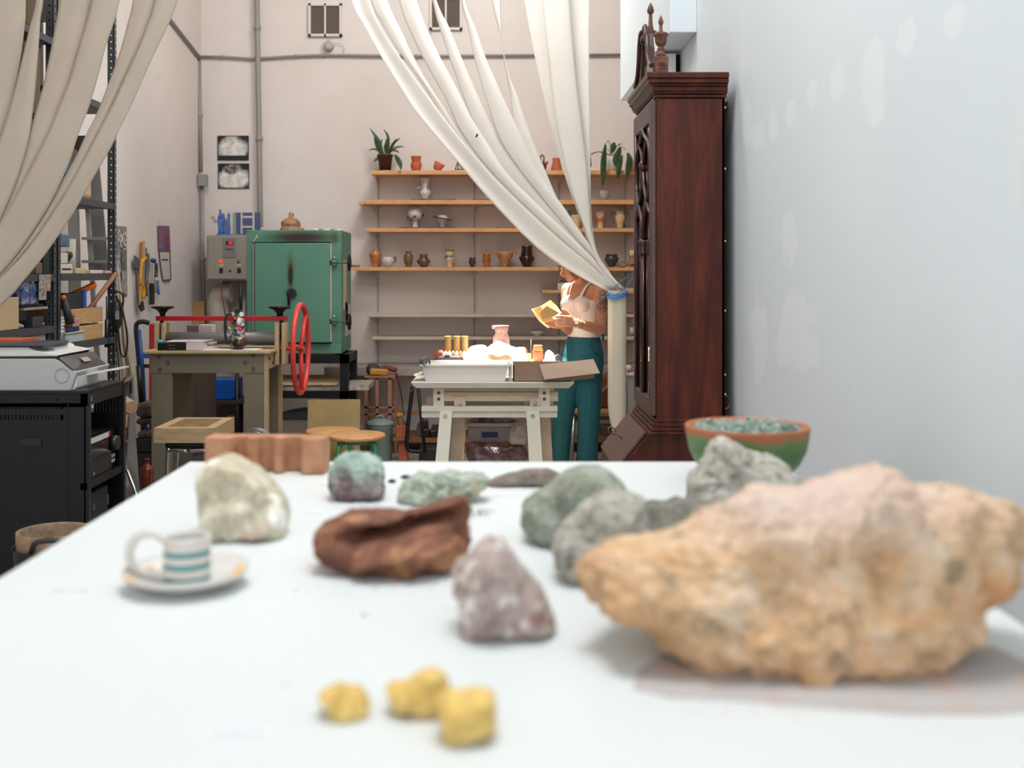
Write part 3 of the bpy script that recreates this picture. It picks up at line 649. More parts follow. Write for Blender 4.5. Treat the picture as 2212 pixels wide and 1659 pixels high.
def block(x, y):
    b = MB(); b.box(x-.024, x+.024, y-.024, y+.024, 2.121, 2.186)
    b2 = MB()
    for fx in (0, 1):
        for i in range(8):
            a = 2*math.pi*i/8; r_ = .011
            if fx == 0: b2.ball((x+math.cos(a)*r_, y-.0245, 2.153+math.sin(a)*r_), .007, 8, (1.0, .35, .5), (0, -a, 0))
            else: b2.ball((x-.0245, y+math.cos(a)*r_, 2.153+math.sin(a)*r_), .007, 8, (.35, 1.0, .5), (a, 0, 0))
        b2.ball((x, y-.026, 2.153) if fx == 0 else (x-.026, y, 2.153), .0035, 8)
    return b, b2
for i, (x, y) in enumerate([(XF+.02, Y0+.028), (XF+.02, Y1-.028)]):
    b, b2 = block(x, y); bl = b.build('finial_block', carve, cab, bevel=.002); b2.build('rosette', carve, bl)
    finial(x, y, 2.186).build('urn_finial', carve, bl)
finial(XF+.015, ym_, 2.325, False).build('spire_finial', carve, cab)

# ================================================================ STRIP CURTAINS
def cloth_mat(name, c1, c2, tr):
    t = NT(name); base = t.ramp(t.noise(3, 3), [(.3, c1), (.7, c2)]); t.col(base); t.b.inputs['Roughness'].default_value = .85
    t.bump(t.noise(300, 2, .5), .05, .001)
    tl = t.n('ShaderNodeBsdfTranslucent'); t.l(base, tl.inputs[0]); mx = t.n('ShaderNodeMixShader'); mx.inputs[0].default_value = tr
    t.l(t.b.outputs[0], mx.inputs[1]); t.l(tl.outputs[0], mx.inputs[2]); t.l(mx.outputs[0], t.t.nodes['Material Output'].inputs[0]); return t.m
cl1 = cloth_mat('cream_cloth', '#efebe4', '#f3f0ea', .42)
cl2 = cloth_mat('beige_cloth', '#b9ab9b', '#c2b5a5', .14)
def zz(pts, s, ox=0, oy=0): return [(ox+x/s, oy+y/s) for x, y in pts]
def ribbon(Lp, Rp, Y, par, m, bulge=.02, ph=0, fold=0, N=40, K=9, top=-260, sgn=1, ydrift=0):
    def ext(P):
        (x0, y0), (x1, y1) = P[0], P[1]; k = (x1-x0)/(y1-y0); return [(x0+k*(top-y0)*.75, top)]+list(P)
    A = smooth_curve([(x, y, 0) for x, y in ext(Lp)], N); B = smooth_curve([(x, y, 0) for x, y in ext(Rp)], N)
    g = []
    for i, (a, c) in enumerate(zip(A, B)):
        row = []; u = i/(N-1)
        for k in range(K):
            f = k/(K-1); p = a.lerp(c, f)
            yy = Y+ydrift*u+bulge*(math.sin(math.pi*f)*sgn+.5*fold*math.sin(2*math.pi*f+ph))*(1-.6*u)
            row.append(at(p.x, p.y, yy))
        g.append(row)
    return MB().sheet(g).build('curtain_strip', m, par, solid=.0025)
CYR = 6.86
cr = thing('strip_curtain', 'cream strip curtain gathered and tied with blue cord beside the cabinet', 'curtain', at(1334, 940, CYR))
s_ = 2.514
RS = [
 ([(45,0),(110,125),(200,290),(295,450),(390,600),(600,850),(800,1085),(1050,1340),(1250,1480),(1440,1580)], [(150,0),(200,130),(300,290),(450,500),(610,715),(820,960),(1000,1140),(1200,1320),(1350,1440),(1480,1570)], .00, 1, 1),
 ([(150,0),(200,100),(290,255),(430,450),(600,690),(800,920),(990,1110),(1190,1300),(1340,1430),(1470,1562)], [(242,0),(330,185),(430,390),(560,590),(700,790),(900,1010),(1100,1200),(1290,1370),(1400,1460),(1490,1570)], .035, -1, .3),
 ([(305,0),(370,180),(450,340),(560,540),(680,700),(860,900),(1080,1140),(1280,1330),(1400,1450),(1480,1565)], [(400,0),(500,250),(610,460),(700,640),(800,800),(900,950),(1100,1150),(1300,1340),(1420,1470),(1500,1570)], .01, -1, .3),
 ([(488,0),(530,160),(590,340),(660,540),(760,720),(900,930),(1100,1130),(1300,1330),(1420,1460),(1495,1565)], [(508,0),(570,130),(640,300),(720,480),(800,640),(900,800),(1010,960),(1150,1130),(1300,1310),(1430,1450),(1508,1570)], .04, -1, .2),
 ([(643,0),(680,150),(720,330),(760,480),(820,620),(900,770),(1000,930),(1130,1110),(1290,1300),(1420,1450),(1500,1565)], [(662,0),(720,150),(780,320),(850,480),(900,590),(990,780),(1070,950),(1190,1110),(1300,1270),(1400,1410),(1515,1570)], .015, -1, .2),
 ([(808,0),(860,200),(880,350),(910,510),(960,700),(1010,920),(1060,1040),(1170,1180),(1290,1310),(1400,1420),(1505,1560)], [(857,0),(868,230),(900,400),(950,520),(1010,700),(1090,900),(1170,1090),(1230,1220),(1290,1320),(1385,1450),(1515,1570)], .035, -1, .2),
 ([(988,0),(1030,240),(1080,470),(1130,680),(1200,930),(1280,1160),(1335,1300),(1385,1440),(1440,1510),(1510,1575)], [(1095,0),(1122,330),(1152,600),(1205,860),(1265,1100),(1325,1290),(1375,1430),(1440,1510),(1520,1575)], .03, 1, .3),
 ([(1085,0),(1120,330),(1150,600),(1200,860),(1260,1080),(1330,1280),(1380,1420),(1440,1505),(1518,1575)], [(1236,0),(1262,330),(1292,600),(1322,850),(1342,1100),(1352,1250),(1386,1380),(1450,1480),(1526,1572)], .0, -1, .4),
 ([(1230,0),(1258,330),(1288,600),(1318,850),(1338,1100),(1348,1250),(1382,1380),(1445,1480),(1520,1572)], [(1343,0),(1340,330),(1342,700),(1345,900),(1350,1150),(1366,1300),(1402,1420),(1462,1500),(1535,1570)], .025, 1, .3)]
for i_, (Lp, Rp, dy, sg, fo) in enumerate(RS):
    if 1 <= i_ <= 5:
        Rv = RS[i_-1][1]; Ln = []
        for (x, y) in Lp:
            xr_ = Rv[-1][0]
            for (xa_, ya_), (xb_, yb_) in zip(Rv, Rv[1:]):
                if ya_ <= y <= yb_: xr_ = xa_+(xb_-xa_)*(y-ya_)/(yb_-ya_)
            k_ = min(1, max(0, (y-560)/200)); Ln.append((x+(min(x, xr_-22)-x)*k_, y))
        Lp = Ln
    ribbon(zz(Lp, s_, 740), zz(Rp, s_, 740), CYR+dy, cr, cl1, .016, fold=fo*.7, sgn=sg, ydrift=-dy*.6)
# gathered tail under the knot
g = []
for i in range(26):
    u = i/25; py = 628+u*322
    l = 1314-(1 if u < .8 else (u-.8)*5*-8); r = 1353
    if u > .85: l += (u-.85)*6*6; r -= (u-.85)*6*22
    row = []
    for k in range(17):
        a = 2*math.pi*k/16
        row.append(at((l+r)/2-math.cos(a)*(r-l)/2, py, CYR+math.sin(a)*.04+.006*math.sin(a*7)))
    g.append(row)
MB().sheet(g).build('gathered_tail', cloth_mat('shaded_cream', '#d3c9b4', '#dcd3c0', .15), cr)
MB().tube([(X_(700, CYR), CYR+.02, 3.86), (RW+.6, CYR+.02, 3.86)], .02, 10).build('curtain_rail', grey_metal, cr)
bc = mat('blue_cord', '#1f77b8', .6)
b = MB()
for dy, dx in ((0, 0), (4, 1), (8, -1)):
    b.tube(smooth_curve([at(1312+dx, 634+dy, CYR-.02), at(1320, 638+dy, CYR-.055), at(1335, 637+dy, CYR-.06), at(1350, 632+dy, CYR-.05), at(1355+dx, 629+dy, CYR)], 18), .0045, 8)
b.tube(smooth_curve([at(1314, 632, CYR-.04), at(1330, 636, CYR-.06), at(1345, 626, CYR-.05), at(1352, 622, CYR-.02), at(1378, 583, CYR+.01), at(1400, 548, CYR+.02)], 24), .0025, 6)
b.tube(smooth_curve([at(1325, 622, CYR-.03), at(1345, 605, CYR), at(1378, 582, CYR+.02), at(1402, 566, CYR+.02)], 16), .0025, 6)
b.tube(smooth_curve([at(1318, 630, CYR-.05), at(1306, 640, CYR-.07), at(1296, 650, CYR-.075), at(1289, 658, CYR-.075)], 14), .0022, 6); b.ball(at(1289, 658, CYR-.075), .006, 8)
b.build('tie_cord', bc, cr)['label'] = 'bright blue tie cord with loose end'
MB().obox(at(1030, 293, CYR-.035), (.012, .006, .022), (0, .5, 0)).build('dark_clip', black_plastic, cr)
# ---- second curtain, nearer, sweeping out past the shelving
CYL = 4.31
cl = thing('strip_curtain', 'beige strip curtain swept aside in front of the steel shelving', 'curtain', at(-120, 760, CYL))
s_ = 3.318
def tail(P, n): return P+n
LS = [
 ([(-560,0),(-600,400),(-660,900),(-700,1500),(-720,2000)], [(185,0),(180,150),(150,400),(100,650),(40,870),(-60,1130),(-300,1700),(-420,2300)], .05, .5),
 ([(262,0),(215,190),(145,480),(95,680),(30,900),(-60,1150),(-240,1600),(-410,2300)], [(310,0),(290,130),(275,350),(255,600),(235,800),(205,1000),(150,1200),(70,1420),(-40,1660),(-250,2050),(-400,2320)], .02, .3),
 ([(425,0),(400,170),(350,430),(300,650),(240,850),(160,1130),(90,1350),(0,1570),(-200,1950),(-400,2330)], [(655,0),(620,180),(570,350),(500,580),(430,760),(350,960),(250,1150),(150,1350),(0,1640),(-200,2000),(-390,2330)], .04, .4),
 ([(655,0),(610,180),(560,350),(500,560),(425,750),(340,960),(235,1170),(120,1390),(0,1600),(-200,1970),(-395,2330)], [(860,0),(810,180),(760,330),(700,560),(640,760),(560,970),(490,1180),(390,1400),(280,1590),(100,1850),(-150,2120),(-385,2335)], .0, -.4),
 ([(955,0),(920,150),(870,340),(800,540),(700,800),(620,960),(530,1150),(410,1350),(290,1550),(100,1830),(-150,2110),(-390,2340)], [(1118,0),(1068,160),(1008,320),(925,500),(820,720),(740,890),(640,1080),(530,1300),(400,1500),(200,1780),(-100,2100),(-385,2340)], .03, .4),
 ([(1110,0),(1060,160),(1000,320),(915,510),(810,740),(730,900),(630,1090),(500,1330),(370,1540),(170,1820),(-120,2110),(-385,2345)], [(1275,0),(1190,210),(1100,400),(1020,580),(940,760),(860,920),(790,1070),(690,1240),(600,1400),(520,1540),(440,1659),(320,1830),(180,2000),(0,2195),(-370,2400)], .0, -.5)]
for Lp, Rp, dy, fo in LS:
    ribbon(zz(Lp, s_), zz(Rp, s_), CYL+dy, cl, cl2, .014, fold=fo, sgn=-1, ydrift=-dy*.6)
MB().tube([(-2.2, CYL+.02, 3.0), (X_(480, CYL), CYL+.02, 3.0)], .018, 10).build('curtain_rail', grey_metal, cl)
# ================================================================ WALL SHELVES
SY = 8.93                      # front edge of the boards
shelf_m = wood_pine
pale_edge = mat('worn_pale_board', '#b8a593', .6, c2='#cbbcab', ns=4, stretch=(2, 6, 20))
def board(px0, px1, pyt, pyb, label, m=shelf_m, y0=SY, y1=BW-.005, name='shelf_board'):
    z1 = Z_(pyt, y0); z0 = Z_(pyb, y0)
    o = MB().box(X_(px0, y0), X_(px1, y0), y0, y1, z0, z1).build(name, m, bevel=.002)
    tag(o, label, 'shelf', 'boards on the back wall'); return z1
SH = {}
SH[1] = board(802, 1420, 368, 377, 'pine wall shelf, topmost, holding the two potted plants')
SH[2] = board(788, 1420, 432, 441, 'pine wall shelf second from top, under the figured white vase')
SH[3] = board(790, 1420, 493, 501, 'pine wall shelf third from top, carrying the white goblets and jugs')
SH[4] = board(762, 1420, 577, 585, 'pine wall shelf fourth from top, crowded with glazed vases')
SH[5] = board(792, 1420, 679, 685, 'nearly empty pale shelf with two worn notches below the vases', pale_edge)
SH[6] = board(803, 1420, 728, 734, 'lowest pale wall shelf with the white bowl', pale_edge)
SH[7] = board(1170, 1420, 627, 633, 'short pine shelf carrying pale slabs beside the person')
board(774, 787.5, 436, 442, 'short pale plank end sticking out beside the second shelf', wood_pale, SY+.02, BW-.02, 'plank_end')
standards = [817, 1025, 1207, 1350]
for i, px in enumerate(standards):
    x = X_(px, BW); st = thing('shelf_upright', ['slotted steel shelf upright nearest the green kiln', 'slotted steel shelf upright above the middle of the trestle table', 'slotted steel shelf upright passing behind the person', 'slotted steel shelf upright near the cabinet'][i], 'shelf support', (x, BW-.01, .55), 'slotted uprights on the back wall')
    MB().box(x-.006, x+.006, BW-.016, BW-.001, Z_(790, BW), Z_(378, BW)).build('rail', mat('upright_grey', '#b5b1ad', .5, .1), st)
    b = MB(); z = Z_(788, BW)
    while z < Z_(380, BW): b.box(x-.0035, x+.0035, BW-.0175, BW-.0155, z, z+.012); z += .026
    b.build('slots', mat('slot_grey', '#5f5c58', .7), st)
    for j, k in enumerate((1, 2, 3, 4, 5, 6)):
        z = SH[k]-.034 if k < 5 else SH[k]-.024
        MB().prism([(x-.005, BW-.02, z), (x-.005, SY+.05, z), (x-.005, SY+.05, z-.01), (x-.005, BW-.02, z-.06)], (.01, 0, 0)).build('bracket', MC['upright_grey'], st)
# tiles lying on the shelves
tile_m = mat('brown_tile', '#7d4a38', .7)
for px0, px1, k, l in [(886, 985, 2, 'thin brown tile under the figured white vase'), (1020, 1075, 2, 'thin brown tile on the second shelf by the curtain edge'), (862, 984, 3, 'thin brown tile under the two white goblets'),
                       (1070, 1116, 3, 'thin brown tile on the third shelf by the curtain edge')]:
    o = MB().box(X_(px0, SY), X_(px1, SY), SY+.005, SY+.2, SH[k]+.0005, SH[k]+.009).build('clay_tile', tile_m); tag(o, l, 'tile', 'tiles on the wall shelves')
o = MB(); z = SH[3]+.009; x0 = X_(1102, SY+.06); o.prism([(x0, SY+.06, z), (x0+.06, SY+.06, z), (x0+.03, SY+.06, z+.06)], (0, .05, 0))
tag(o.build('clay_wedge', terracotta), 'small red clay wedge half hidden by the curtain', 'ceramic piece')

# ================================================================ POTS
def pot_mat(name, *cols, rough=.4, s=14, bump=.1):
    return rock_mat(name, list(cols) if len(cols) > 1 else [cols[0], cols[0]], s, 60, rough, bump)
pm = {'amber': pot_mat('amber_glaze', '#8a4f28', '#b87644', '#c9b5a4', rough=.3), 'white': pot_mat('white_glaze', '#c9bfb4', '#d8d0c6', rough=.35), 'bottle': pot_mat('brown_glaze', '#4f3a2b', '#7a6147', '#8f5236', rough=.35),
      'squat': pot_mat('olive_brown_glaze', '#6e3a20', '#5c4c3c', '#76644e', rough=.35), 'cream': pot_mat('cream_yellow', '#cfae82', '#dcc49c', rough=.45), 'dark': pot_mat('slate_glaze', '#332f31', '#4b4745', rough=.35),
      'orange': pot_mat('orange_glaze', '#9c5420', '#c27636', rough=.35), 'tan': pot_mat('tan_glaze', '#a9714a', '#c49468', rough=.4), 'black': pot_mat('black_glaze', '#1c1112', '#35201d', rough=.2),
      'pink': pot_mat('pinkish_clay', '#9c6a52', '#b08068', rough=.6), 'terra': terracotta, 'red': pot_mat('red_brown_glaze', '#6a2418', '#8c3a26', rough=.25), 'blueg': pot_mat('blue_grey_glaze', '#4f6070', '#6d7f8c', rough=.35),
      'spot': pot_mat('dark_spots', '#2b3038', '#454a50', rough=.4)}
G = 'pots on the wall shelves'
def pot(name, label, pxc, w, h, k, shape, m, dy=.11, cat='vase', tilt=0, scale=None, z=None, Y=None):
    """w, h in px at the shelf; shape: list of (radius fraction of w/2, height fraction)"""
    Y = (SY+dy) if Y is None else Y; sc = Y/F; x = X_(pxc, Y); z = SH[k]+.0005 if z is None else z
    t_ = thing(name, label, cat, (x, Y, z), G)
    R = w/2*sc; H = h*sc; pr = [(r*R, hh*H) for r, hh in shape]
    pr += [(pr[-1][0]-.004, pr[-1][1]), (max(.002, pr[-1][0]-.006), pr[-1][1]-H*.15), (pr[len(pr)//2][0]*.8, H*.5), (.002, H*.2)]
    b = MB(); ax = (math.sin(tilt), 0, math.cos(tilt))
    b.lathe((x, Y, z), pr, 28, axis=ax, wob=.03); b.build('body', m, t_)
    return t_, x, Y, z, R, H
VASE = [(.55, 0), (.62, .04), (.85, .15), (1, .38), (.95, .55), (.72, .70), (.68, .78), (.85, .92), (.92, 1)]
pot('vase', 'terracotta vase with flared neck beside the upright potted plant', 899, 24, 33, 1, [(.55, 0), (.7, .05), (.95, .25), (1, .42), (.9, .58), (.75, .7), (.78, .85), (1, 1)], pm['terra'])
pot('cup', 'terracotta cup lying tipped on the top shelf', 943, 24, 17, 1, [(.6, 0), (.75, .1), (.85, .5), (1, 1)], pm['terra'], tilt=.45, cat='cup', z=SH[1]+.012)
a = pot('jug', 'red brown jug with loop handle on the top shelf', 1172, 18, 22, 1, [(.6, 0), (.7, .05), (1, .4), (.95, .6), (.6, .85), (.62, 1)], pm['red'], cat='jug')
b = MB(); _, x, Y, z, R, H = a; b.tube(smooth_curve([(x-.012, Y, z+H*.9), (x-.016, Y, z+H*1.45), (x-.002, Y, z+H*1.62), (x+.012, Y, z+H*1.35), (x+.008, Y, z+H*.95)], 18), .006, 8); b.build('handle', pm['red'], a[0])
MB().tube([(x+R*.6, Y, z+H*.6), (x+R*1.25, Y, z+H*1.0)], [.012, .007], 10).build('spout', pm['red'], a[0])
pot('vase', 'plain terracotta vase with narrow neck near the curtain edge', 1202, 23, 29, 1, [(.9, 0), (1, .06), (1, .3), (.8, .6), (.72, .8), (.8, 1)], pm['terra'])
# iron stand
b = MB(); Y = SY+.1; z = SH[1]
for q in (983, 990, 1000): b.tube([at(q, 367, Y), at(989, 350, Y)], .004, 6)
b.tube([at(989, 352, Y), at(989, 344, Y)], .006, 6); b.tube([at(982, 366, Y), at(1003, 366, Y)], .004, 6)
tag(b.build('iron_stand', black_metal), 'small black iron stand half hidden by the curtain on the top shelf', 'stand')
def flowers(tt, m, spots):
    b = MB(); _, x, Y, z, R, H = tt
    for a_, hf, s_ in spots:
        r = R*.97; b.ball((x+math.sin(a_)*r, Y-math.cos(a_)*r, z+H*hf), s_, 8, (1, .5, 1))
    b.build('painted_flowers', m, tt[0])
a = pot('vase', 'white figured vase with small red and green flowers', 919, 24, 46, 2, [(.6, 0), (.62, .08), (.9, .22), (1, .38), (.7, .48), (.55, .55), (.72, .62), (.6, .75), (.7, .85), (.85, .97), (.9, 1)], pm['white'], z=SH[2]+.0095)
flowers(a, mat('red_glaze', '#a5574a', .4), [(-.3, .84, .007), (.5, .6, .009), (.4, .42, .006)])
MB().ball((a[1]-a[4]*1.15, a[2], a[3]+a[5]*.56), .014, 10, (1.6, .8, .5)).build('bird_spout', pm['white'], a[0])
pot('glass_vase', 'clear fluted glass vase under the hanging leaves', 1306, 24, 22, 2, [(.4, 0), (.5, .15), (1, .5), (.9, .8), (1.05, 1)], mat('clear_glass', '#e9e9e6', .1, trans=.7), cat='vase')
a = pot('goblet', 'white footed bowl with dark flower knobs', 897, 32, 39, 3, [(.45, 0), (.4, .06), (.35, .3), (.4, .38), (.8, .5), (1, .68), (.98, .85), (.9, .9), (1.0, 1)], pm['white'], cat='goblet', z=SH[3]+.0095)
flowers(a, pm['spot'], [(-1.3, .55, .012), (-.5, .42, .011), (.0, .58, .012), (.5, .42, .008), (1.35, .68, .014)])
a = pot('goblet', 'white footed dish with a wide dark tilted brim', 956, 26, 27, 3, [(.45, 0), (.45, .1), (.5, .3), (.95, .6), (1, .8), (.75, .95), (.6, 1)], pm['white'], cat='goblet', z=SH[3]+.0095)
MB().lathe((a[1], a[2], a[3]+a[5]*.68), [(.045, 0), (.086, .004), (.087, .008), (.045, .008)], 28, axis=(.18, 0, 1), capb=False).build('brim', pm['spot'], a[0])
a = pot('pitcher', 'cream pitcher with a blue grey spout beside the person', 1243, 24, 30, 3, [(.8, 0), (.9, .1), (1, .4), (.95, .8), (.9, 1)], pm['cream'], cat='jug')
MB().tube([(a[1]-a[4]*.6, a[2], a[3]+a[5]*.8), (a[1]-a[4]*1.15, a[2], a[3]+a[5]*1.3)], [.012, .014], 10).build('spout', pm['blueg'], a[0])
a = pot('vase', 'cream waisted vase with an orange red band', 1297, 23, 37, 3, [(.6, 0), (.62, .08), (.5, .25), (.6, .38), (.78, .5), (.78, .6), (.55, .75), (.7, .9), (1, 1)], pm['cream'])
MB().lathe((a[1], a[2], a[3]+a[5]*.42), [(a[4]*.7, 0), (a[4]*.84, .012), (a[4]*.82, .028), (a[4]*.66, .036)], 24, capb=False).build('red_band', mat('orange_red', '#b85c38', .4), a[0])
a = pot('jug', 'cream baluster jug with two blue grey handles', 1339, 22, 37, 3, [(.6, 0), (.55, .12), (.65, .3), (1, .55), (1, .75), (.8, .85), (.95, 1)], pm['cream'], cat='jug')
for sg in (-1, 1):
    x, Y, z, R, H = a[1:]; MB().tube(smooth_curve([(x+sg*R*.8, Y, z+H*.85), (x+sg*R*1.55, Y, z+H*.95), (x+sg*R*1.7, Y, z+H*.6), (x+sg*R*(1.2 if sg < 0 else .9), Y, z+H*.3)], 16), .007, 8).build('handle', pm['blueg'], a[0])
pot('amphora', 'amber glazed jar with broad shoulders at the kiln end of the fourth shelf', 811, 28, 38, 4, [(.5, 0), (.5, .1), (.7, .3), (1, .6), (1, .75), (.72, .86), (.7, .95), (.78, 1)], pm['amber'])
a = pot('bowl', 'white round bowl with a small dark handle', 838, 27, 22, 4, [(.4, 0), (.45, .1), (.9, .3), (1, .6), (.9, .9), (.85, 1)], pm['white'], cat='bowl', dy=.06)
x, Y, z, R, H = a[1:]; MB().tube(smooth_curve([(x+R*.8, Y, z+H*.9), (x+R*1.25, Y, z+H*.95), (x+R*1.2, Y, z+H*.6), (x+R*.95, Y, z+H*.5)], 12), .005, 8).build('handle', pm['spot'], a[0])
pot('bottle', 'narrow brown glazed bottle vase', 882, 21, 35, 4, [(.5, 0), (.5, .05), (.85, .3), (1, .6), (.9, .75), (.5, .85), (.5, .92), (.68, 1)], pm['bottle'])
pot('vase', 'squat olive brown vase with angular shoulder', 915, 30, 28, 4, [(.45, 0), (.5, .06), (1, .42), (.95, .52), (.5, .75), (.5, .85), (.62, 1)], pm['squat'])
a = pot('vase', 'cream twisted vase with blue black upper half', 971, 22, 37, 4, [(.7, 0), (.6, .1), (.5, .2), (.9, .4), (1, .52), (.8, .65), (.6, .78), (.8, .95), (.95, 1)], pm['cream'])
MB().lathe((a[1], a[2], a[3]+a[5]*.5), [(a[4]*1.0, 0), (a[4]*.86, a[5]*.15), (a[4]*.66, a[5]*.28), (a[4]*.86, a[5]*.45), (a[4]*.99, a[5]*.5)], 20, capb=False).build('blue_glaze', pm['blueg'], a[0])
pot('cup', 'tiny slate coloured footed cup', 1020, 15, 21, 4, [(.7, 0), (.6, .15), (.95, .4), (1, .6), (.8, .85), (1, 1)], pm['dark'], cat='cup')
pot('goblet', 'orange glazed goblet beside the tiny slate cup', 1051, 18, 30, 4, [(.65, 0), (.6, .1), (.7, .3), (1, .5), (.9, .75), (.88, .85), (1, 1)], pm['orange'], cat='goblet')
a = pot('bowl', 'tan footed bowl with two small ear handles', 1091, 36, 33, 4, [(.35, 0), (.35, .12), (.4, .25), (.85, .65), (1, .9), (.98, 1)], pm['tan'], cat='bowl')
for sg in (-1, 1):
    x, Y, z, R, H = a[1:]; MB().tube(smooth_curve([(x+sg*R*.85, Y, z+H*.95), (x+sg*R*1.25, Y, z+H*1.05), (x+sg*R*1.2, Y, z+H*.8), (x+sg*R*.8, Y, z+H*.68)], 12), .006, 8).build('handle', pm['tan'], a[0])
pot('vase', 'shiny black vase with flared neck and wide belly', 1138, 34, 46, 4, [(.5, 0), (.55, .06), (.6, .12), (1, .4), (1, .46), (.55, .58), (.5, .7), (.62, .9), (.74, 1)], pm['black'])
pot('pot', 'round black pot near the cabinet on the vase shelf', 1321, 31, 28, 4, [(.4, 0), (.45, .08), (.95, .5), (1, .65), (.85, .8), (.75, .9), (.9, 1)], pm['dark'])
pot('vase', 'pinkish brown waisted vase next to the partition end', 1367, 22, 33, 4, [(.7, 0), (.95, .15), (.95, .35), (.7, .55), (.75, .8), (1, 1)], pm['pink'])
o = MB(); random.seed(2)
for i in range(3): o.ball((X_(762+i*6, SY+.05), SY+.05, SH[4]+.01), .013, 8, (1.2, 1, .8))
tag(o.build('clay_crumb_heap', pot_mat('crumb_clay', '#8a5c48', '#a07058')), 'three small clay lumps at the kiln end of the vase shelf', 'clay')
pot('small_pot', 'tiny brown pot on the shelf behind the tied curtain', 1361, 12, 8, 5, [(.7, 0), (1, .5), (.9, 1)], pm['pink'], cat='pot')
pot('bowl', 'white flared bowl on the lowest shelf', 1160, 34, 11, 6, [(.4, 0), (.45, .1), (.8, .6), (1, 1)], pm['white'], cat='bowl')
o = MB().box(X_(1205, SY), X_(1240, SY), SY+.02, SY+.2, SH[7]+.001, SH[7]+.06).build('paper_stack', pot_mat('white_slab', '#bdb8b3', '#cfcac6', rough=.8), bevel=.004); tag(o, 'stack of pale slabs on the short shelf behind the person', 'slab')
o = MB().box(X_(1335, SY), X_(1372, SY), SY+.02, SY+.2, SH[7]+.001, SH[7]+.014).build('plaster_slab', MC['white_slab']); tag(o, 'flat pale slab on the short shelf beside the tied curtain', 'slab')

# ================================================================ PLANTS
leaf_m = mat('plant_leaf', '#20361a', .4, c2='#35552a', ns=20); leaf_l = mat('plant_leaf_edge', '#4d6b30', .45)
def leaf(b, pts, w, m=0):
    P = smooth_curve(pts, 14); L = []
    for i, p in enumerate(P):
        u = i/13; ww = w*(math.sin(math.pi*min(1, u*.92+.06))**.8)
        d = (P[min(i+1, 13)]-P[max(i-1, 0)]).normalized(); sd = d.cross(Vector((.25, -1, .2))).normalized()
        L.append([p-sd*ww, p+Vector((0, -.3*ww, 0)), p+sd*ww])
    b.mi = m; b.sheet(L)
Yp = SY+.11; pl = thing('potted_plant', 'upright strap leaved plant in a brown pot on the top shelf', 'plant', (X_(832, Yp), Yp, SH[1]))
MB().lathe((X_(832, Yp), Yp, SH[1]), [(.066, 0), (.066, .012), (.05, .014)], 24).build('saucer', black_plastic, pl)
MB().lathe((X_(832, Yp), Yp, SH[1]+.012), [(.046, 0), (.06, .11), (.066, .112), (.066, .127), (.058, .127), (.055, .11), (.002, .105)], 24).build('pot', mat('brown_pot', '#4a2420', .6), pl)
lv = [([(828, 336), (822, 318), (815, 300), (799, 277)], .016), ([(833, 336), (838, 318), (838, 295), (829, 279)], .012), ([(836, 336), (845, 318), (852, 308), (865, 298)], .011), ([(838, 336), (850, 322), (862, 317), (874, 317)], .008),
      ([(826, 336), (818, 326), (808, 322), (795, 325)], .009), ([(830, 336), (824, 322), (822, 310), (826, 300)], .012), ([(836, 334), (846, 325), (856, 326), (862, 330)], .009), ([(826, 334), (818, 340), (812, 345), (808, 350)], .012),
      ([(834, 336), (832, 320), (835, 308), (834, 300)], .013), ([(853, 334), (858, 342), (864, 354), (866, 367)], .02), ([(822, 334), (816, 320), (812, 308), (808, 296)], .013), ([(840, 334), (848, 316), (853, 305), (858, 300)], .009)]
b = MB(); random.seed(9)
for pts, w in lv:
    y0 = random.uniform(-.04, .02)
    leaf(b, [at(x, y, Yp-.01+y0*i/3-(.09*i/3 if pts[0][0] == 853 else 0)-(.05 if pts[0][0] == 853 else 0)) for i, (x, y) in enumerate(pts)], w)
b.build('leaves', leaf_m, pl, solid=.0015)
Yp = SY+.06; pl = thing('potted_plant', 'drooping broad leaved plant in a white pot near the cabinet', 'plant', (X_(1322, Yp), Yp, SH[1]))
MB().lathe((X_(1322, Yp), Yp, SH[1]+.001), [(.04, 0), (.05, .09), (.053, .105), (.048, .105), (.045, .09), (.002, .085)], 24).build('pot', white_plastic, pl)
b = MB(); 
def stem(pts, lf, w):
    P = [at(x, y, Yp-.05-.03*i) for i, (x, y) in enumerate(pts)]; b.mi = 1; b.tube(smooth_curve(P, 12), .0028, 6)
    y_ = P[-1].y; leaf(b, [at(x, y, y_-.006) for x, y in lf], w, 0)
stem([(1320, 336), (1318, 315), (1314, 304), (1307, 312)], [(1308, 312), (1304, 345), (1303, 375), (1302, 402)], .026)
stem([(1324, 336), (1330, 318), (1340, 312)], [(1340, 318), (1334, 335), (1330, 350), (1334, 362)], .03)
stem([(1326, 336), (1338, 318), (1352, 322)], [(1356, 330), (1360, 345), (1357, 365), (1353, 386)], .028)
stem([(1326, 336), (1336, 325), (1342, 332)], [(1344, 335), (1340, 352), (1336, 372), (1334, 388)], .02)
stem([(1322, 336), (1320, 322), (1322, 312)], [(1322, 330), (1324, 318), (1326, 312), (1329, 308)], .022)
stem([(1322, 336), (1316, 326), (1312, 322)], [(1308, 326), (1305, 340), (1306, 352), (1307, 362)], .014)
stem([(1318, 336), (1300, 330), (1290, 328), (1276, 332)], [(1276, 340), (1275, 348), (1276, 356), (1276, 362)], .008)
stem([(1318, 334), (1300, 328), (1288, 329)], [(1288, 329), (1282, 332), (1278, 334), (1274, 338)], .003)
stem([(1324, 334), (1334, 314), (1344, 310)], [(1340, 318), (1338, 326), (1336, 334), (1338, 340)], .02)
b.build('foliage', [leaf_m, leaf_l], pl)
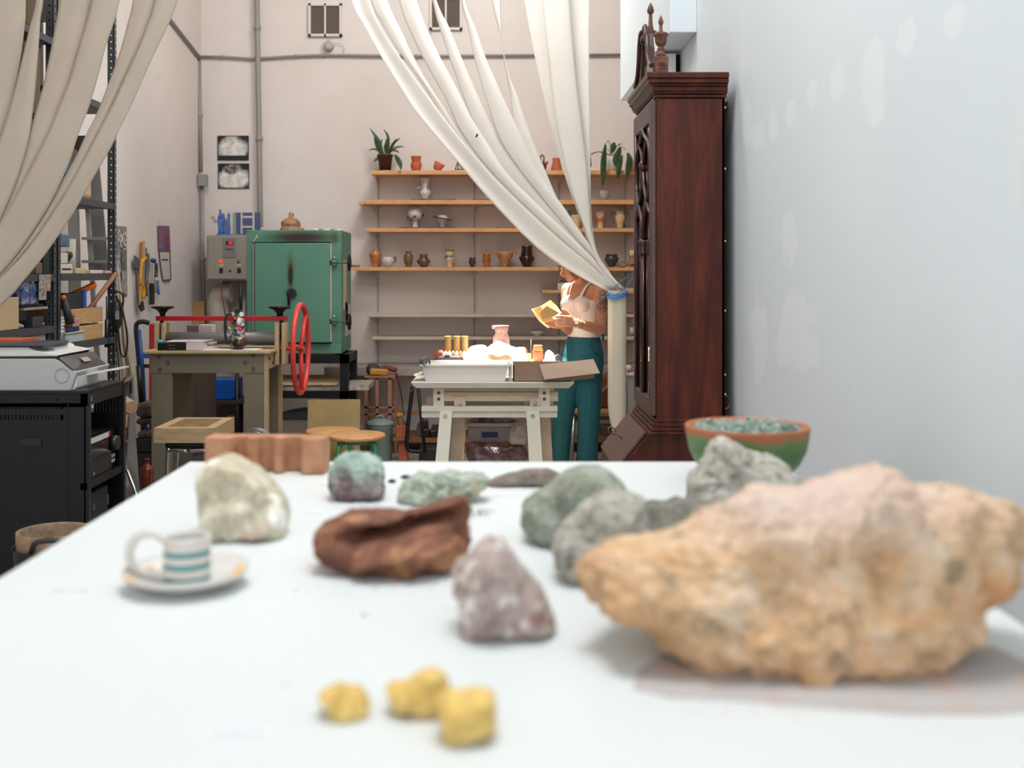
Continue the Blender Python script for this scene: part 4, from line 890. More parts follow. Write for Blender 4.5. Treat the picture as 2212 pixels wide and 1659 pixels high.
o = MB().box(X_(1362, SY), X_(1410, SY), SY-.004, SY+.02, Z_(368, SY), Z_(343, SY)).build('wooden_offcut', wood_pale); tag(o, 'pale wooden offcut at the cabinet end of the top shelf', 'wood')
# wooden tags hanging at the partition end
for pxa, pxb, py0, py1, l, wy in [(1361, 1384, 541, 552, 'wooden tag hanging on a thin wire by the partition end, beside the door key', 462), (1361, 1384, 708, 719, 'wooden tag on a grey metal ring at the partition end, lower one', 690)]:
    Yt = 6.84; t_ = thing('hanging_tag', l, 'tag', at(1372, py1, Yt), 'wooden tags at the partition end')
    MB().pbox(pxa, pxb, py0, py1, Yt, .03).build('wood_block', wood_pale, t_, bevel=.003)
    if wy < 500: MB().tube([at(1375, wy, Yt+.01), at(1374, 500, Yt+.01), at(1375, 528, Yt+.01), at(1371, 541, Yt+.01)], .0025, 6).build('wire', grey_metal, t_)
    else: MB().tube([at(1378+math.cos(a)*11, 696+math.sin(a)*13, Yt) for a in [2*math.pi*i/20 for i in range(20)]], .003, 6, closed=True).build('ring', chrome, t_)

# ================================================================ CONTROL BOX, FIGURES, TILE PANEL
Yq = 8.75
cbx = thing('control_box', 'grey wall mounted kiln controller with red lamps and display', 'control panel', at(490, 606, Yq))
cm = mat('control_grey', '#8f887c', .45)
MB().pbox(446, 528, 508, 606, Yq, BW-Yq-.005).build('housing', cm, cbx, bevel=.005)
MB().pbox(449, 531, 511, 603, Yq-.012, .012).build('front_door', cm, cbx, bevel=.004)
MB().pbox(481.5, 509, 513.5, 556.5, Yq-.018, .008).build('display_panel', mat('display_face', '#7d7672', .35), cbx, bevel=.002)
MB().pbox(488, 503, 521, 529, Yq-.0205, .003).build('display_window', black_plastic, cbx)
led = mat('led_red', '#ff2030', .4, emit='#ff1020', es=2.2); text('38', .03, at(497, 525, Yq-.022), (math.pi/2, 0, 0), led, cbx)
MB().pbox(487, 502, 534, 535.6, Yq-.0195, .002).build('red_stripe', mat('faded_red', '#b0605c', .5), cbx)
MB().pbox(486, 504, 537, 540.5, Yq-.0195, .002).build('blue_stripe', mat('dull_blue', '#3c4a72', .5), cbx)
c_ = at(476.8, 565.5, Yq-.014); MB().ball(c_, .013, 12, (1, .8, 1)).build('signal_lamp', mat('lit_red', '#ff3020', .3, emit='#ff2818', es=1.6), cbx)['label'] = 'lit red signal lamp'
c_ = at(515, 565.5, Yq-.014); MB().ball(c_, .011, 12, (1, .8, 1)).build('signal_lamp', mat('unlit_red', '#7c0c0c', .3), cbx)['label'] = 'unlit dark red signal lamp'
for px in (478, 515.5): MB().pbox(px-5.5, px+5.5, 571.5, 573.5, Yq-.0135, .002).build('name_plate', mat('plate_pale', '#c8c2bc', .5), cbx)
for px in (477.5, 516): MB().pbox(px-3.8, px+3.8, 579, 589, Yq-.022, .01).build('rotary_switch', black_plastic, cbx, bevel=.002)
MB().cyl(at(496.5, 585, Yq-.012), at(496.5, 585, Yq-.02), .009, seg=12).build('key_switch', black_plastic, cbx)
# blue figures
bl = mat('cobalt_glaze', '#1f4f96', .35, c2='#5f7fb0', ns=20); Yb = 8.85
t_ = thing('blue_figurine', 'spiky cobalt blue ceramic figurine on top of the control box', 'figurine', at(484, 507, Yb))
def jag(pts, d=.05): return MB().prism([at(x, y, Yb) for x, y in pts], (0, d, 0))
jag([(470, 507), (471, 492), (468, 478), (472, 462), (474, 450), (477, 462), (482, 460), (484, 474), (481, 490), (482, 507)]).build('body', bl, t_, bevel=.006)
jag([(482, 507), (484, 492), (486, 478), (490, 470), (492, 459), (495, 462), (494, 478), (495, 492), (494, 507)]).build('wing', bl, t_, bevel=.006)
jag([(455, 469), (460, 466), (467, 478), (462, 482)], .02).build('hand', mat('pale_clay', '#a3968a', .6), t_)
MB().pbox(467, 497, 505.5, 508, Yb-.01, .09).build('base', bl, t_)
t = NT('blue_white_tile'); Yt = 8.98
w_, h_ = 56/F*Yt, 47/F*Yt
tp = thing('tile_panel', 'blue and white geometric tile panel leaning behind the figurine', 'panel', at(532, 507, Yt))
MB().pbox(505, 562, 459, 507, Yt, .02).build('panel', mat('denim_blue', '#4a567c', .4), tp)
b = MB(); ph = .003
for r in [(520, 523.5, 459, 505), (545.5, 549.5, 459, 500), (523, 546, 466.5, 471), (523, 546, 488, 492)]: b.pbox(*r, Yt-.004, .004)
b.build('white_bars', mat('tile_white', '#c9c0b4', .4), tp)
MB().prism([at(503, 460, Yt-.02), at(509, 459, Yt-.02), at(510, 507, Yt-.02), at(503, 507, Yt-.02)], (0, .02, 0)).build('pale_edge', mat('tile_side', '#8f968f', .5), tp)

# ================================================================ KILN
KY = 7.9; kg = NT('green_enamel')
base = kg.ramp(kg.noise(2.5, 4), [(.3, '#4d7d6a'), (.7, '#578973')]); 
def Kp(px, py): p = at(px, py, KY)-at(645, 765, KY); return (p.x, p.y, p.z)
c = kg.mix(kg.blob(Kp(650, 513), (.30, .3, .055), (1.1, .35)), base, '#33241a')
c = kg.mix(kg.blob(Kp(722, 515), (.03, .3, .05), (1.3, .2)), c, '#4a4424')
kg.col(c); kg.b.inputs['Roughness'].default_value = .4
kd = NT('green_enamel_door'); base = kd.ramp(kd.noise(2.5, 4), [(.3, '#4d7d6a'), (.7, '#578973')])
c = kd.mix(kd.blob(Kp(630, 585), (.03, .3, .14), (1.2, .3)), base, '#4a5228'); c = kd.mix(kd.blob(Kp(630, 596), (.021, .3, .10), (1.1, .5)), c, '#17100c'); c = kd.mix(kd.blob(Kp(630, 630), (.04, .3, .04), (1.3, .3)), c, '#4a5a38')
kd.col(c); kd.b.inputs['Roughness'].default_value = .4
k = thing('kiln', 'large green enamelled electric kiln with soot marks above the peephole', 'kiln', at(645, 765, KY))
MB().box(X_(533, KY), X_(738, KY), KY+.06, 8.42, Z_(764, KY), Z_(497, KY)).build('body', kg.m, k, bevel=.008)
b = MB(); b.pbox(533, 738, 497, 523, KY, .06).pbox(533, 738, 742, 764, KY, .06).pbox(533, 545, 523, 742, KY, .06).pbox(714, 738, 523, 742, KY, .06)
b.build('front_frame', kg.m, k, bevel=.004)
d = MB().pbox(550, 712, 525, 740, KY-.045, .09).build('door', kd.m, k, bevel=.005)
MB().pbox(545, 549, 526, 740, KY-.02, .03).build('hinge_strip', mat('grey_seal', '#8d8a86', .5), k); MB().pbox(713, 716, 526, 738, KY-.03, .04).build('door_seal', mat('pale_seal', '#b9a99c', .7), k)
MB().cyl(at(630, 634, KY-.045), at(630, 634, KY-.065), .035, seg=20).build('peephole_cap', black_metal, d)
MB().tube([at(628, 628, KY-.07), at(623, 634, KY-.075), at(624, 660, KY-.075)], .009, 8).build('peephole_lever', black_metal, d)
for py in (568, 695):
    Yh = KY+.1; q = MB().tube([at(714, py, KY-.05), at(752, py, KY-.05)], .006, 8).build('clamp_rod', kg.m if False else grey_metal, k)
    MB().pbox(711, 727, py-7, py+6, KY-.03, .03).build('clamp_bracket', kg.m, k, bevel=.003)
    MB().cyl(at(722, py-8, KY-.02), at(722, py-14, KY-.02), .014, seg=12).build('clamp_bolt', mat('mint_bolt', '#6aa08c', .4), k)
    b = MB(); x0 = X_(756, KY); R = .052; c_ = Vector((x0, KY-.03, Z_(py, KY)))
    b.tube([c_+Vector((0, math.cos(a)*R, math.sin(a)*R)) for a in [2*math.pi*i/24 for i in range(24)]], .008, 8, closed=True)
    for j in range(3):
        a = 2*math.pi*j/3+.3; b.tube([c_, c_+Vector((0, math.cos(a)*R, math.sin(a)*R))], .006, 6)
    b.cyl(c_-Vector((.012, 0, 0)), c_+Vector((.014, 0, 0)), .016, seg=12); b.build('hand_wheel', black_metal, k)
MB().tube([at(547, 525, KY-.03), at(552, 516, KY-.03), at(556, 508, KY-.03)], .005, 6).build('hinge_pin', MC['pale_seal'], k)
# side papers
for y0_, y1_, z0, z1, m_ in [(8.0, 8.14, 1.15, 1.5, '#b8ad96'), (8.06, 8.2, 1.03, 1.2, '#8c4a44'), (8.1, 8.38, .95, 1.18, '#b5b4ad')]:
    MB().box(X_(738, KY), X_(738, KY)+.004, y0_, y1_, z0, z1).build('side_sheet', mat('sheet_'+m_[1:], m_, .7), k)
ks = thing('kiln_stand', 'black steel stand under the green kiln', 'stand', (X_(640, KY), 8.15, 0))
xa, xb = X_(536, KY), X_(752, KY); zt = Z_(767, KY)
for x in (xa, xb-.06):
    for y in (KY, 8.36): MB().box(x, x+.06, y, y+.06, 0, zt-.06).build('leg', black_metal, ks)
MB().box(xa, xb, KY, KY+.06, zt-.06, zt).box(xa, xb, 8.36, 8.42, zt-.06, zt).box(xa, xa+.06, KY, 8.42, zt-.06, zt).box(xb-.06, xb, KY, 8.42, zt-.06, zt).build('top_frame', black_metal, ks)
MB().box(xa, xb, KY, KY+.05, .52, .57).build('lower_rail', black_metal, ks); MB().box(xa, xb, 8.37, 8.42, .52, .57).build('lower_rail', black_metal, ks)
MB().box(X_(560, KY), X_(720, KY), 7.92, 8.4, zt, zt+.009).build('kiln_plinth', mat('orange_board', '#9a6a3c', .7), ks)
o = MB().box(xa+.02, xb+.14, 7.95, 8.33, .571, .61).build('marbled_slab', pot_mat('marbled', '#8f867c', '#b9b0a6', '#6f655c', rough=.6)); tag(o, 'thick mottled grey slab on the kiln stand shelf', 'slab')
o = MB(); o.prism([(xa+.1, 7.93, .612), (xb-.08, 7.93, .612), (xb-.03, 8.2, .65), (xa+.12, 8.2, .65)], (0, .02, .008)); tag(o.build('clay_board', wood_pale), 'pale wooden board lying on the mottled slab below the kiln', 'board')
o = MB().box(xa+.06, xb-.08, 7.98, 8.3, .0, .36).build('storage_crate', mat('taupe_box', '#7c6f64', .8)); tag(o, 'taupe box on the floor under the kiln', 'box')
o = MB(); o.prism([(xa+.12, 7.97, .362), (xb-.12, 7.97, .362), (xb-.02, 7.97, .46), (xa+.25, 7.97, .40)], (0, .3, 0)); tag(o.build('kiln_shelf_plate', mat('dark_plate', '#2c2a2b', .6)), 'dark sloping plate on the taupe box under the kiln', 'plate')
# things on the kiln
z = Z_(497, KY)
t_ = thing('lidded_jar', 'brown lumpy lidded ceramic jar standing on the kiln', 'jar', (X_(629, 8.1), 8.1, z+.001)); Yj = 8.1; s = Yj/F
jm = pot_mat('salt_brown', '#7c5236', '#a87c56', '#b98d66', rough=.5, s=20, bump=.4)
MB().lathe((X_(629, Yj), Yj, z), [(24*s, 0), (24.5*s, 2*s), (22*s, 6*s), (20*s, 9*s), (21*s, 11*s), (21*s, 14*s)], 28, wob=.08, capt=True).build('body', jm, t_)
MB().lathe((X_(629, Yj), Yj, z+13*s), [(21*s, 0), (21.5*s, 3*s), (20*s, 8*s), (15*s, 12*s), (7*s, 16*s), (5*s, 18*s), (5*s, 20*s), (6*s, 25*s), (4*s, 27*s), (1*s, 28*s)], 28, wob=.12).build('lid', jm, t_)
MB().ball((X_(652, Yj), Yj, z+5*s), .012, 8, (1.6, 1, .7)).build('handle', jm, t_)
for i, (px, w) in enumerate([(682, 10), (692, 8), (704, 10), (714, 8), (728, 12)]):
    o = MB().lathe((X_(px, 8.0), 8.0+.03*i, z+.0005), [(w/2*s, 0), (w/2*s, 3.2*s), (w/2.3*s, 4*s)], 14, capt=True).build('test_cone', white_plastic if i % 2 == 0 else jm)
    tag(o, 'small %s clay disc %s on the kiln top' % (['white', 'brown', 'white', 'brown', 'white'][i], ['nearest the lidded jar', 'second from the lidded jar', 'in the middle of the row', 'fourth from the lidded jar', 'at the hand wheel end of the row'][i]), 'clay disc', 'small discs on the kiln')
o = MB().ball((X_(566, 8.05), 8.05, z+.013), .013, 8, (1.2, 1, .9)).build('clay_nub', MC['white_slab']); tag(o, 'tiny white clay nub on the kiln corner by the tile panel', 'clay')
# ventilation tube under the control box
o = MB().tube(smooth_curve([at(500, 632, 8.95), at(480, 634, 8.95), at(471, 655, 8.95), at(473, 690, 8.95), at(480, 740, 8.95), at(482, 800, 8.95), at(482, 955, 8.95)], 30), .085, 20).build('duct_pipe', mat('duct_cream', '#b3a99c', .5)); tag(o, 'fat cream duct pipe curving down under the control box', 'pipe')
o = MB().tube(smooth_curve([at(478, 607, 8.72), at(480, 640, 8.72), at(488, 690, 8.72), at(492, 740, 8.72)], 14), .005, 6).build('power_cable', mat('copper_cable', '#7a3a26', .5)); tag(o, 'reddish cable hanging from the control box', 'cable')
o = MB().tube([at(518, 607, 8.74), at(520, 660, 8.74), at(522, 760, 8.74)], .014, 8).build('power_cable', black_plastic); tag(o, 'thick black cable hanging from the control box', 'cable')
o = MB().pbox(530, 537, 628, 983, 8.6, .03).build('steel_rail', grey_metal); tag(o, 'dark steel rail standing between control box and kiln', 'rail')

# ================================================================ LOW BENCH ALONG THE BACK WALL and what stands there
st = thing('stone_bench', 'long low grey slab bench under the wall shelves', 'bench', (.3, 8.9, 0))
zt = Z_(793, 8.75)
MB().box(X_(700, 8.75), 2.2, 8.75, 9.19, zt-.07, zt).build('slab', mat('bench_stone', '#8b8179', .7, c2='#9d928a', ns=5), st, bevel=.004)
for px in (735, 1010, 1180, 1400): MB().box(X_(px, 8.85), X_(px, 8.85)+.08, 8.85, 9.15, 0, zt-.07).build('leg', MC['bench_stone'], st)
st = thing('floor_shelf', 'low brown plank shelf on the floor beneath the slab bench', 'shelf', (.3, 8.9, 0))
MB().box(X_(848, 8.7), 2.0, 8.7, 9.15, .085, .12).build('plank', wood_brown, st)
MB().box(X_(848, 8.72), X_(1200, 8.72), 8.72, 8.78, .30, .325).build('rail', wood_brown, st)
for px in (850, 1000, 1190, 1330): MB().box(X_(px, 8.74), X_(px, 8.74)+.06, 8.74, 9.1, 0, .085).build('foot', wood_brown, st)
random.seed(12)
for i, (px, w, h, c) in enumerate([(900, 22, 22, '#6a5c52'), (930, 30, 16, '#52463e'), (1225, 26, 28, '#8a8078'), (1300, 30, 18, '#5c4c42'), (1345, 36, 30, '#6f5f54')]):
    o = MB().box(X_(px, 8.8), X_(px+w, 8.8), 8.8, 9.05, .121, .121+h/F*8.8).build('storage_box', mat('sbox%d' % i, c, .8), bevel=.004)
    tag(o, ['taupe box behind the sawhorse on the floor shelf', 'flat dark brown box behind the sawhorse on the floor shelf', 'pale grey box on the floor shelf behind the person', 'dark brown box under the bench beside the tied curtain', 'taupe box nearest the cabinet on the floor shelf'][i], 'box', 'boxes on the floor shelf')
# wooden stand with tools
Ys = 8.5; ws = thing('wooden_stand', 'tall slatted red brown wooden stand carrying an orange tool', 'stand', at(820, 990, Ys))
wm = mat('redwood', '#8f6350', .6, c2='#a5765f', ns=6, stretch=(10, 10, 2))
for px0, px1 in ((787, 794), (811, 818), (838, 846), (847, 853)): MB().box(X_(px0, Ys), X_(px1, Ys), Ys+(.18 if px0 == 847 else 0), Ys+.03+(.18 if px0 == 847 else 0), 0, Z_(812, Ys)).build('upright', wm, ws)
MB().box(X_(787, Ys), X_(794, Ys), Ys+.2, Ys+.23, 0, Z_(812, Ys)).build('upright', wm, ws)
for py in (816, 878, 893): MB().box(X_(787, Ys), X_(853, Ys), Ys, Ys+.02, Z_(py+4, Ys), Z_(py, Ys)).build('cross_rail', wm, ws)
MB().box(X_(787, Ys), X_(853, Ys), Ys-.01, Ys+.25, Z_(816, Ys), Z_(812, Ys)).build('top_board', wm, ws)
zt = Z_(812, Ys)
o = MB().obox((X_(818, Ys), Ys+.03, zt+.028), (.14, .05, .05), (0, .05, 0)).build('sanding_block', mat('ochre_plastic', '#b8812c', .5), bevel=.012); tag(o, 'yellow orange block shaped tool on the wooden stand', 'tool')
o = MB().lathe((X_(802, Ys), Ys+.13, zt+.002), [(.04, 0), (.055, .02), (.055, .05), (.04, .075), (.01, .085)], 16).build('cord_reel', mat('charcoal_rubber', '#3c3a3b', .7)); tag(o, 'round charcoal reel behind the orange tool on the wooden stand', 'reel')
o = MB().tube(smooth_curve([(X_(812, Ys), Ys+.16, zt+.03), (X_(828, Ys), Ys+.16, zt+.05), (X_(842, Ys), Ys+.15, zt+.04), (X_(852, Ys), Ys+.14, zt+.03)], 14), [.02]*14, 10).build('leather_roll', mat('rust_leather', '#6f3424', .5)); tag(o, 'rust brown leather roll lying on the wooden stand', 'roll')
o = MB().tube(smooth_curve([(X_(852, Ys), Ys+.1, zt+.01), at(860, 822, Ys), at(866, 850, Ys), at(873, 900, Ys)], 16), .004, 6).build('hanging_wire', black_plastic); tag(o, 'thin black wire hanging off the wooden stand', 'cord')
# trash can
Yt = 8.35; x = X_(821, Yt); s = Yt/F; tc = thing('trash_can', 'small pale green lidded trash can on the floor', 'trash can', (x, Yt, 0)); gmn = mat('sage_green', '#7d918a', .45)
zb_ = 0; MB().lathe((x, Yt, zb_), [(22*s, 0), (24*s, 4*s), (27*s, 72*s), (29*s, 75*s), (29*s, 79*s)], 28, capt=True).build('can', gmn, tc)
MB().lathe((x, Yt, 79*s), [(30.5*s, 0), (31*s, 2*s), (28*s, 6*s), (15*s, 11*s), (4*s, 13*s), (.5*s, 13.2*s)], 28).build('lid', gmn, tc); MB().tube(smooth_curve([(x-9*s, Yt, 90*s), (x-6*s, Yt, 96*s), (x+6*s, Yt, 96*s), (x+9*s, Yt, 90*s)], 12), 2*s, 8).build('handle', gmn, tc)
for sg in (-1, 1): MB().tube(smooth_curve([(x+sg*27*s, Yt, 70*s), (x+sg*32*s, Yt, 68*s), (x+sg*32*s, Yt, 62*s), (x+sg*26.5*s, Yt, 60*s)], 8), .004, 6).build('side_grip', gmn, tc)
# tile stack with brushes
Yr = 8.3; t_ = thing('brush_pot', 'square terracotta pot bristling with brushes and sticks', 'brush pot', at(870, 968, Yr)); zf = Z_(945, Yr)
MB().box(X_(856, Yr), X_(880, Yr), Yr, Yr+.09, zf, Z_(920, Yr)).build('pot', terracotta, t_, bevel=.003)
random.seed(4)
for i in range(9):
    x = X_(random.uniform(859, 877), Yr); MB().tube([(x, Yr+.04, Z_(922, Yr)), (x+random.uniform(-.03, .03), Yr+.04, Z_(random.uniform(888, 905), Yr))], .004, 6).build('brush', [wood_pale, wood_brown, black_plastic][i % 3], t_)
MB().ball(at(862, 897, Yr+.03), .022, 10, (1, 1, .8)).build('sponge', mat('orange_sponge', '#c08430', .8), t_)
o = MB().box(X_(850, Yr), X_(886, Yr), Yr-.03, Yr+.14, zf-.02, zf-.0005).build('wooden_plank', wood_brown); tag(o, 'short brown plank carrying the brush pot', 'plank')
o = MB().box(X_(861, Yr), X_(880, Yr), Yr, Yr+.1, 0, zf-.0205).build('brick', terracotta, bevel=.002); tag(o, 'terracotta block standing under the brush pot plank', 'brick')
# black sawhorse
Yw = 7.75; sw = thing('tube_trestle', 'black tubular steel trestle behind the white trestle table', 'trestle', at(910, 990, Yw))
for dy in (0, .5):
    MB().tube(smooth_curve([at(891, 838, Yw+dy), at(884, 895, Yw+dy), at(879, 950, Yw+dy), at(881, 970, Yw+dy), at(892, 975, Yw+dy), at(915, 975, Yw+dy)], 24), .014, 8).build('leg', black_metal, sw)
    MB().tube([at(903, 838, Yw+dy), at(912, 920, Yw+dy), at(918, 975, Yw+dy)], .012, 8).build('leg', black_metal, sw)
MB().tube([at(889, 838, Yw), at(889, 838, Yw+.5)], .014, 8).build('top_bar', black_metal, sw)
for i, (px, py, s_) in enumerate([(917, 914, .026), (919, 935, .032), (936, 936, .026)]):
    o = MB().obox(at(px, py, 8.74), (s_*2, .06, s_*2.2)).build('dark_clamp', black_plastic, bevel=.01); tag(o, ['black clamp lying on top of the other behind the black trestle', 'lower black clamp carrying another behind the black trestle', 'single black clamp closest to the cream trestle leg'][i], 'clamp', 'clamps behind the black trestle')
o = MB().box(X_(905, 8.3), X_(945, 8.3), 8.3, 8.5, 0, .10).build('tool_box', mat('near_black', '#252322', .7), bevel=.01); tag(o, 'near black low box on the floor behind the white trestle', 'box')
# yellow board leaning and two stools
Yd = 7.25; z0 = 0
o = MB(); o.prism([at(664, 1010, Yd-.05), at(777, 1010, Yd-.05), at(778, 863, Yd+.1), at(665, 864, Yd+.1)], (0, .018, 0)); tag(o.build('plywood_board', mat('yellow_ply', '#8f7a4c', .7, c2='#a08a58', ns=5)), 'yellowish plywood board leaning behind the two stools', 'board')
def stool(px, py, Y, label):
    x = X_(px, Y); z = Z_(py, Y); t_ = thing('round_stool', label, 'stool', (x, Y, 0), 'round stools with green legs'); gs = MC.get('green_tube') or mat('green_tube', '#3f8f58', .35)
    MB().lathe((x, Y, z-.028), [(.001, 0), (.16, 0), (.168, .006), (.17, .014), (.168, .024), (.16, .028), (.001, .028)], 40, capb=False).build('seat', wood_pine, t_)
    for i in range(4):
        a = math.pi/4+i*math.pi/2+.12; u = Vector((math.cos(a), math.sin(a), 0))
        P = [Vector((x, Y, z-.045))+u*.06, Vector((x, Y, z-.045))+u*.115, Vector((x, Y, z-.06))+u*.14, Vector((x, Y, z-.1))+u*.152, Vector((x, Y, .012))+u*.185]
        MB().tube(smooth_curve(P, 22), .013, 10).build('leg', gs, t_)
    MB().tube([Vector((x+math.cos(a)*.1, Y+math.sin(a)*.1, z-.042)) for a in [2*math.pi*i/24 for i in range(24)]], .012, 8, closed=True).build('seat_ring', gs, t_)
    MB().tube([Vector((x+math.cos(a)*.165, Y+math.sin(a)*.165, .16)) for a in [2*math.pi*i/24 for i in range(24)]], .009, 8, closed=True).build('foot_ring', gs, t_)
stool(771, 937, 6.6, 'round wooden stool with green legs, the front one'); stool(719, 928, 6.98, 'round wooden stool with green legs, partly behind the other')
# ================================================================ RACK CABINET, PRINTER
RY = 4.2; rx1 = X_(185, RY); rx0 = -1.985; ry1 = RY+.42; rz = Z_(851, RY)
bp = mat('black_powdercoat', '#101116', .42, .2)
rk = thing('equipment_rack', 'black perforated steel equipment rack under the printer', 'rack cabinet', (-1.78, RY+.2, 0))
rd = ry1-RY
b = MB(); b.box(rx0, rx1, RY, RY+.012, 0, .62).box(rx0, rx1, RY, RY+.012, rz-.05, rz).box(rx0, rx0+.02, RY, RY+.012, 0, rz)
# side panel with two rows of slots
z1a, z1b, z2a, z2b = Z_(884, RY), Z_(871, RY), Z_(908, RY), Z_(896, RY)
b.box(rx0, rx1, RY, RY+.012, z1b, rz-.05).box(rx0, rx1, RY, RY+.012, z2b, z1a).box(rx0, rx1, RY, RY+.012, .62, z2a)
xs = [X_(px, RY) for px in range(-60, 140, 8)]
for za, zb in ((z1a, z1b), (z2a, z2b)):
    for x in xs: b.box(x, x+.0085, RY, RY+.012, za, zb)
    b.box(xs[-1], rx1, RY, RY+.012, za, zb)
b.build('side_panel', bp, rk)
MB().box(rx0, rx1+.004, RY-.004, ry1, rz, rz+.012).build('top_plate', bp, rk, bevel=.002)
MB().box(rx0, rx1, ry1-.012, ry1, 0, rz-.12).box(rx0, rx1, ry1-.012, ry1, rz-.02, rz).build('far_panel', bp, rk)
b = MB()
for x in [X_(px, ry1) for px in range(205, 258, 7)]: b.box(x, x+.010, ry1-.012, ry1, rz-.12, rz-.02)
b.build('slot_bars', bp, rk)
MB().box(rx0, rx0+.01, RY+.012, ry1-.012, 0, rz).build('back_panel', bp, rk)
for i, y in enumerate((RY, ry1-.025)):
    MB().box(rx1-.006, rx1+.012, y, y+.025, 0, rz).build('rack_post', bp, rk)
    b = MB(); z = .2
    while z < rz-.03: b.box(rx1+.0115, rx1+.013, y+.008, y+.016, z, z+.006); z += .016
    b.build('rack_holes', mat('hole_grey', '#4a4a4c', .6), rk)
MB().box(rx1-.02, rx1+.008, RY, ry1, rz-.045, rz).build('front_lintel', bp, rk); MB().box(rx1-.02, rx1+.006, RY, ry1, .585, .61).build('front_bar', bp, rk)
MB().box(rx0, rx1, RY+.01, ry1-.01, .58, .595).build('shelf_plate', bp, rk)
b = MB(); b.box(X_(45, RY), X_(90, RY), RY-.006, RY, Z_(964, RY), Z_(947, RY)); b.build('side_latch', black_plastic, rk, bevel=.002)
MB().box(X_(147, RY), X_(149, RY), RY-.0015, RY+.001, .1, rz-.03).build('panel_seam', mat('seam_black', '#040405', .8), rk)
for px in (62, 124, 154, 172): MB().ball(at(px, 861, RY), .006, 8).build('rivet', bp, rk)
MB().box(rx1+.008, rx1+.0095, RY+.012, RY+.04, rz-.032, rz-.012).build('data_label', mat('label_grey', '#8d9096', .5), rk)
am = thing('amplifier', 'black audio receiver with big round volume knob inside the rack', 'amplifier', (rx1-.15, RY+.21, .612))
MB().box(rx1-.32, rx1-.035, RY+.03, ry1-.03, .613, .77).build('case', black_plastic, am, bevel=.004)
MB().box(rx1-.035, rx1-.015, RY+.03, ry1-.03, .613, .77).build('front_panel', mat('gloss_black', '#0c0c0e', .15), am, bevel=.003)
MB().cyl((rx1-.016, ry1-.09, .715), (rx1+.012, ry1-.09, .715), .032, .029, 24).build('volume_knob', black_plastic, am)
MB().cyl((rx1-.016, RY+.06, .70), (rx1+.006, RY+.06, .70), .02, .018, 16).build('selector_knob', black_plastic, am)
MB().box(rx1-.015, rx1-.012, RY+.09, ry1-.14, .69, .735).build('display_window', mat('display_brown', '#3a2a24', .1), am)
MB().box(rx1-.015, rx1-.013, RY+.09, ry1-.10, .612, .675).build('lower_panel', mat('panel_dark', '#22221f', .3), am)
b = MB(); b.box(rx1-.015, rx1-.0125, RY+.06, ry1-.12, .745, .765); b.build('logo_strip', mat('strip_white', '#c9c6c3', .4), am)
for y in (RY+.06, ry1-.135): MB().box(rx1-.0125, rx1-.0115, y, y+.016, .745, .765).build('red_mark', mat('logo_red', '#b5262c', .5), am)
for i in range(4): MB().box(rx1-.0125, rx1-.0115, ry1-.1+.022*(i % 2), ry1-.085+.022*(i % 2), .635+.02*(i//2), .648+.02*(i//2)).build('sticker', mat('sticker_pale', '#b9bec0', .4), am)
MB().box(rx1-.013, rx1-.011, RY+.12, RY+.125, .62, .63).build('sticker', MC['sticker_pale'], am)
o = MB().obox((rx1-.15, RY+.16, .785), (.12, .12, .028), (0, 0, .2)).build('small_device', black_plastic, bevel=.004); tag(o, 'small black device lying on the audio receiver', 'device')
sp = thing('subwoofer', 'black box loudspeaker in the lower bay of the rack', 'loudspeaker', (rx1-.2, RY+.18, 0))
MB().box(rx1-.34, rx1-.02, RY+.025, RY+.31, .03, .55).build('case', mat('matt_black', '#141418', .6), sp, bevel=.012)
MB().box(rx1-.02, rx1-.016, RY+.13, RY+.14, .48, .505).build('badge', mat('badge_gold', '#9a9a80', .3, .8), sp)
MB().box(rx1-.02, rx1-.016, RY+.29, RY+.296, .47, .51).build('side_badge', MC['badge_gold'], sp)
# printer
pz = rz+.013; pg = mat('printer_grey', '#aeb2b1', .4); pgl = mat('printer_light', '#d5d4cf', .4); pdk = mat('printer_dark', '#4b4744', .35)
PYn, PYf = RY+.03, RY+.39
pr = thing('printer', 'grey and white multifunction inkjet printer on the black rack', 'printer', (-1.75, RY+.2, pz))
def side(poly, Y0, Y1, name, m, bevel=.006, par=pr): 
    return MB().prism([at(x, y, Y0) for x, y in poly], (0, Y1-Y0, 0)).build(name, m, par, bevel=bevel)
yb_ = 845
side([(-50, 775), (118, 775), (135, 783), (148, 795), (166, 803), (152, yb_-1), (145, yb_), (-50, yb_)], PYn, PYf, 'body', pg, .004)
side([(-50, 750), (60, 750), (72, 756), (131, 766), (122, 770), (-50, 771)], PYn, PYf-.02, 'scanner_lid', pgl)
side([(-50, 771), (122, 770), (140, 785), (165, 801), (150, 800), (118, 776), (-50, 776)], PYn+.004, PYf-.02, 'lid_gap', black_plastic, .001)
b = MB(); Pn = PYn+.006; b.prism([at(116, 774, Pn), at(156, 804, Pn), at(150, 814, Pn), at(110, 800, Pn)], (0, PYf-Pn-.003, 0))
b.build('panel_block', pdk, pr)
A, B, C_, D = at(128, 770, PYn), at(160, 797, PYn), Vector((at(223, 788, PYf-.01))), Vector(at(205, 757, PYf-.01)); 
b = MB(); b.prism([A, B, C_, D], (0, 0, -.018)); cp = b.build('control_panel', pdk, pr, bevel=.004)
c_ = (A+B+C_+D)/4; u = (D-A).normalized(); v = (B-A).normalized(); nrm = v.cross(u).normalized(); nrm = nrm if nrm.z > 0 else -nrm
b = MB(); q = c_+u*.02; b.prism([q-u*.035-v*.012+nrm*.001, q-u*.035+v*.012+nrm*.001, q+u*.035+v*.012+nrm*.001, q+u*.035-v*.012+nrm*.001], nrm*.002); b.build('screen', mat('screen_brown', '#9a8a80', .3), cp)
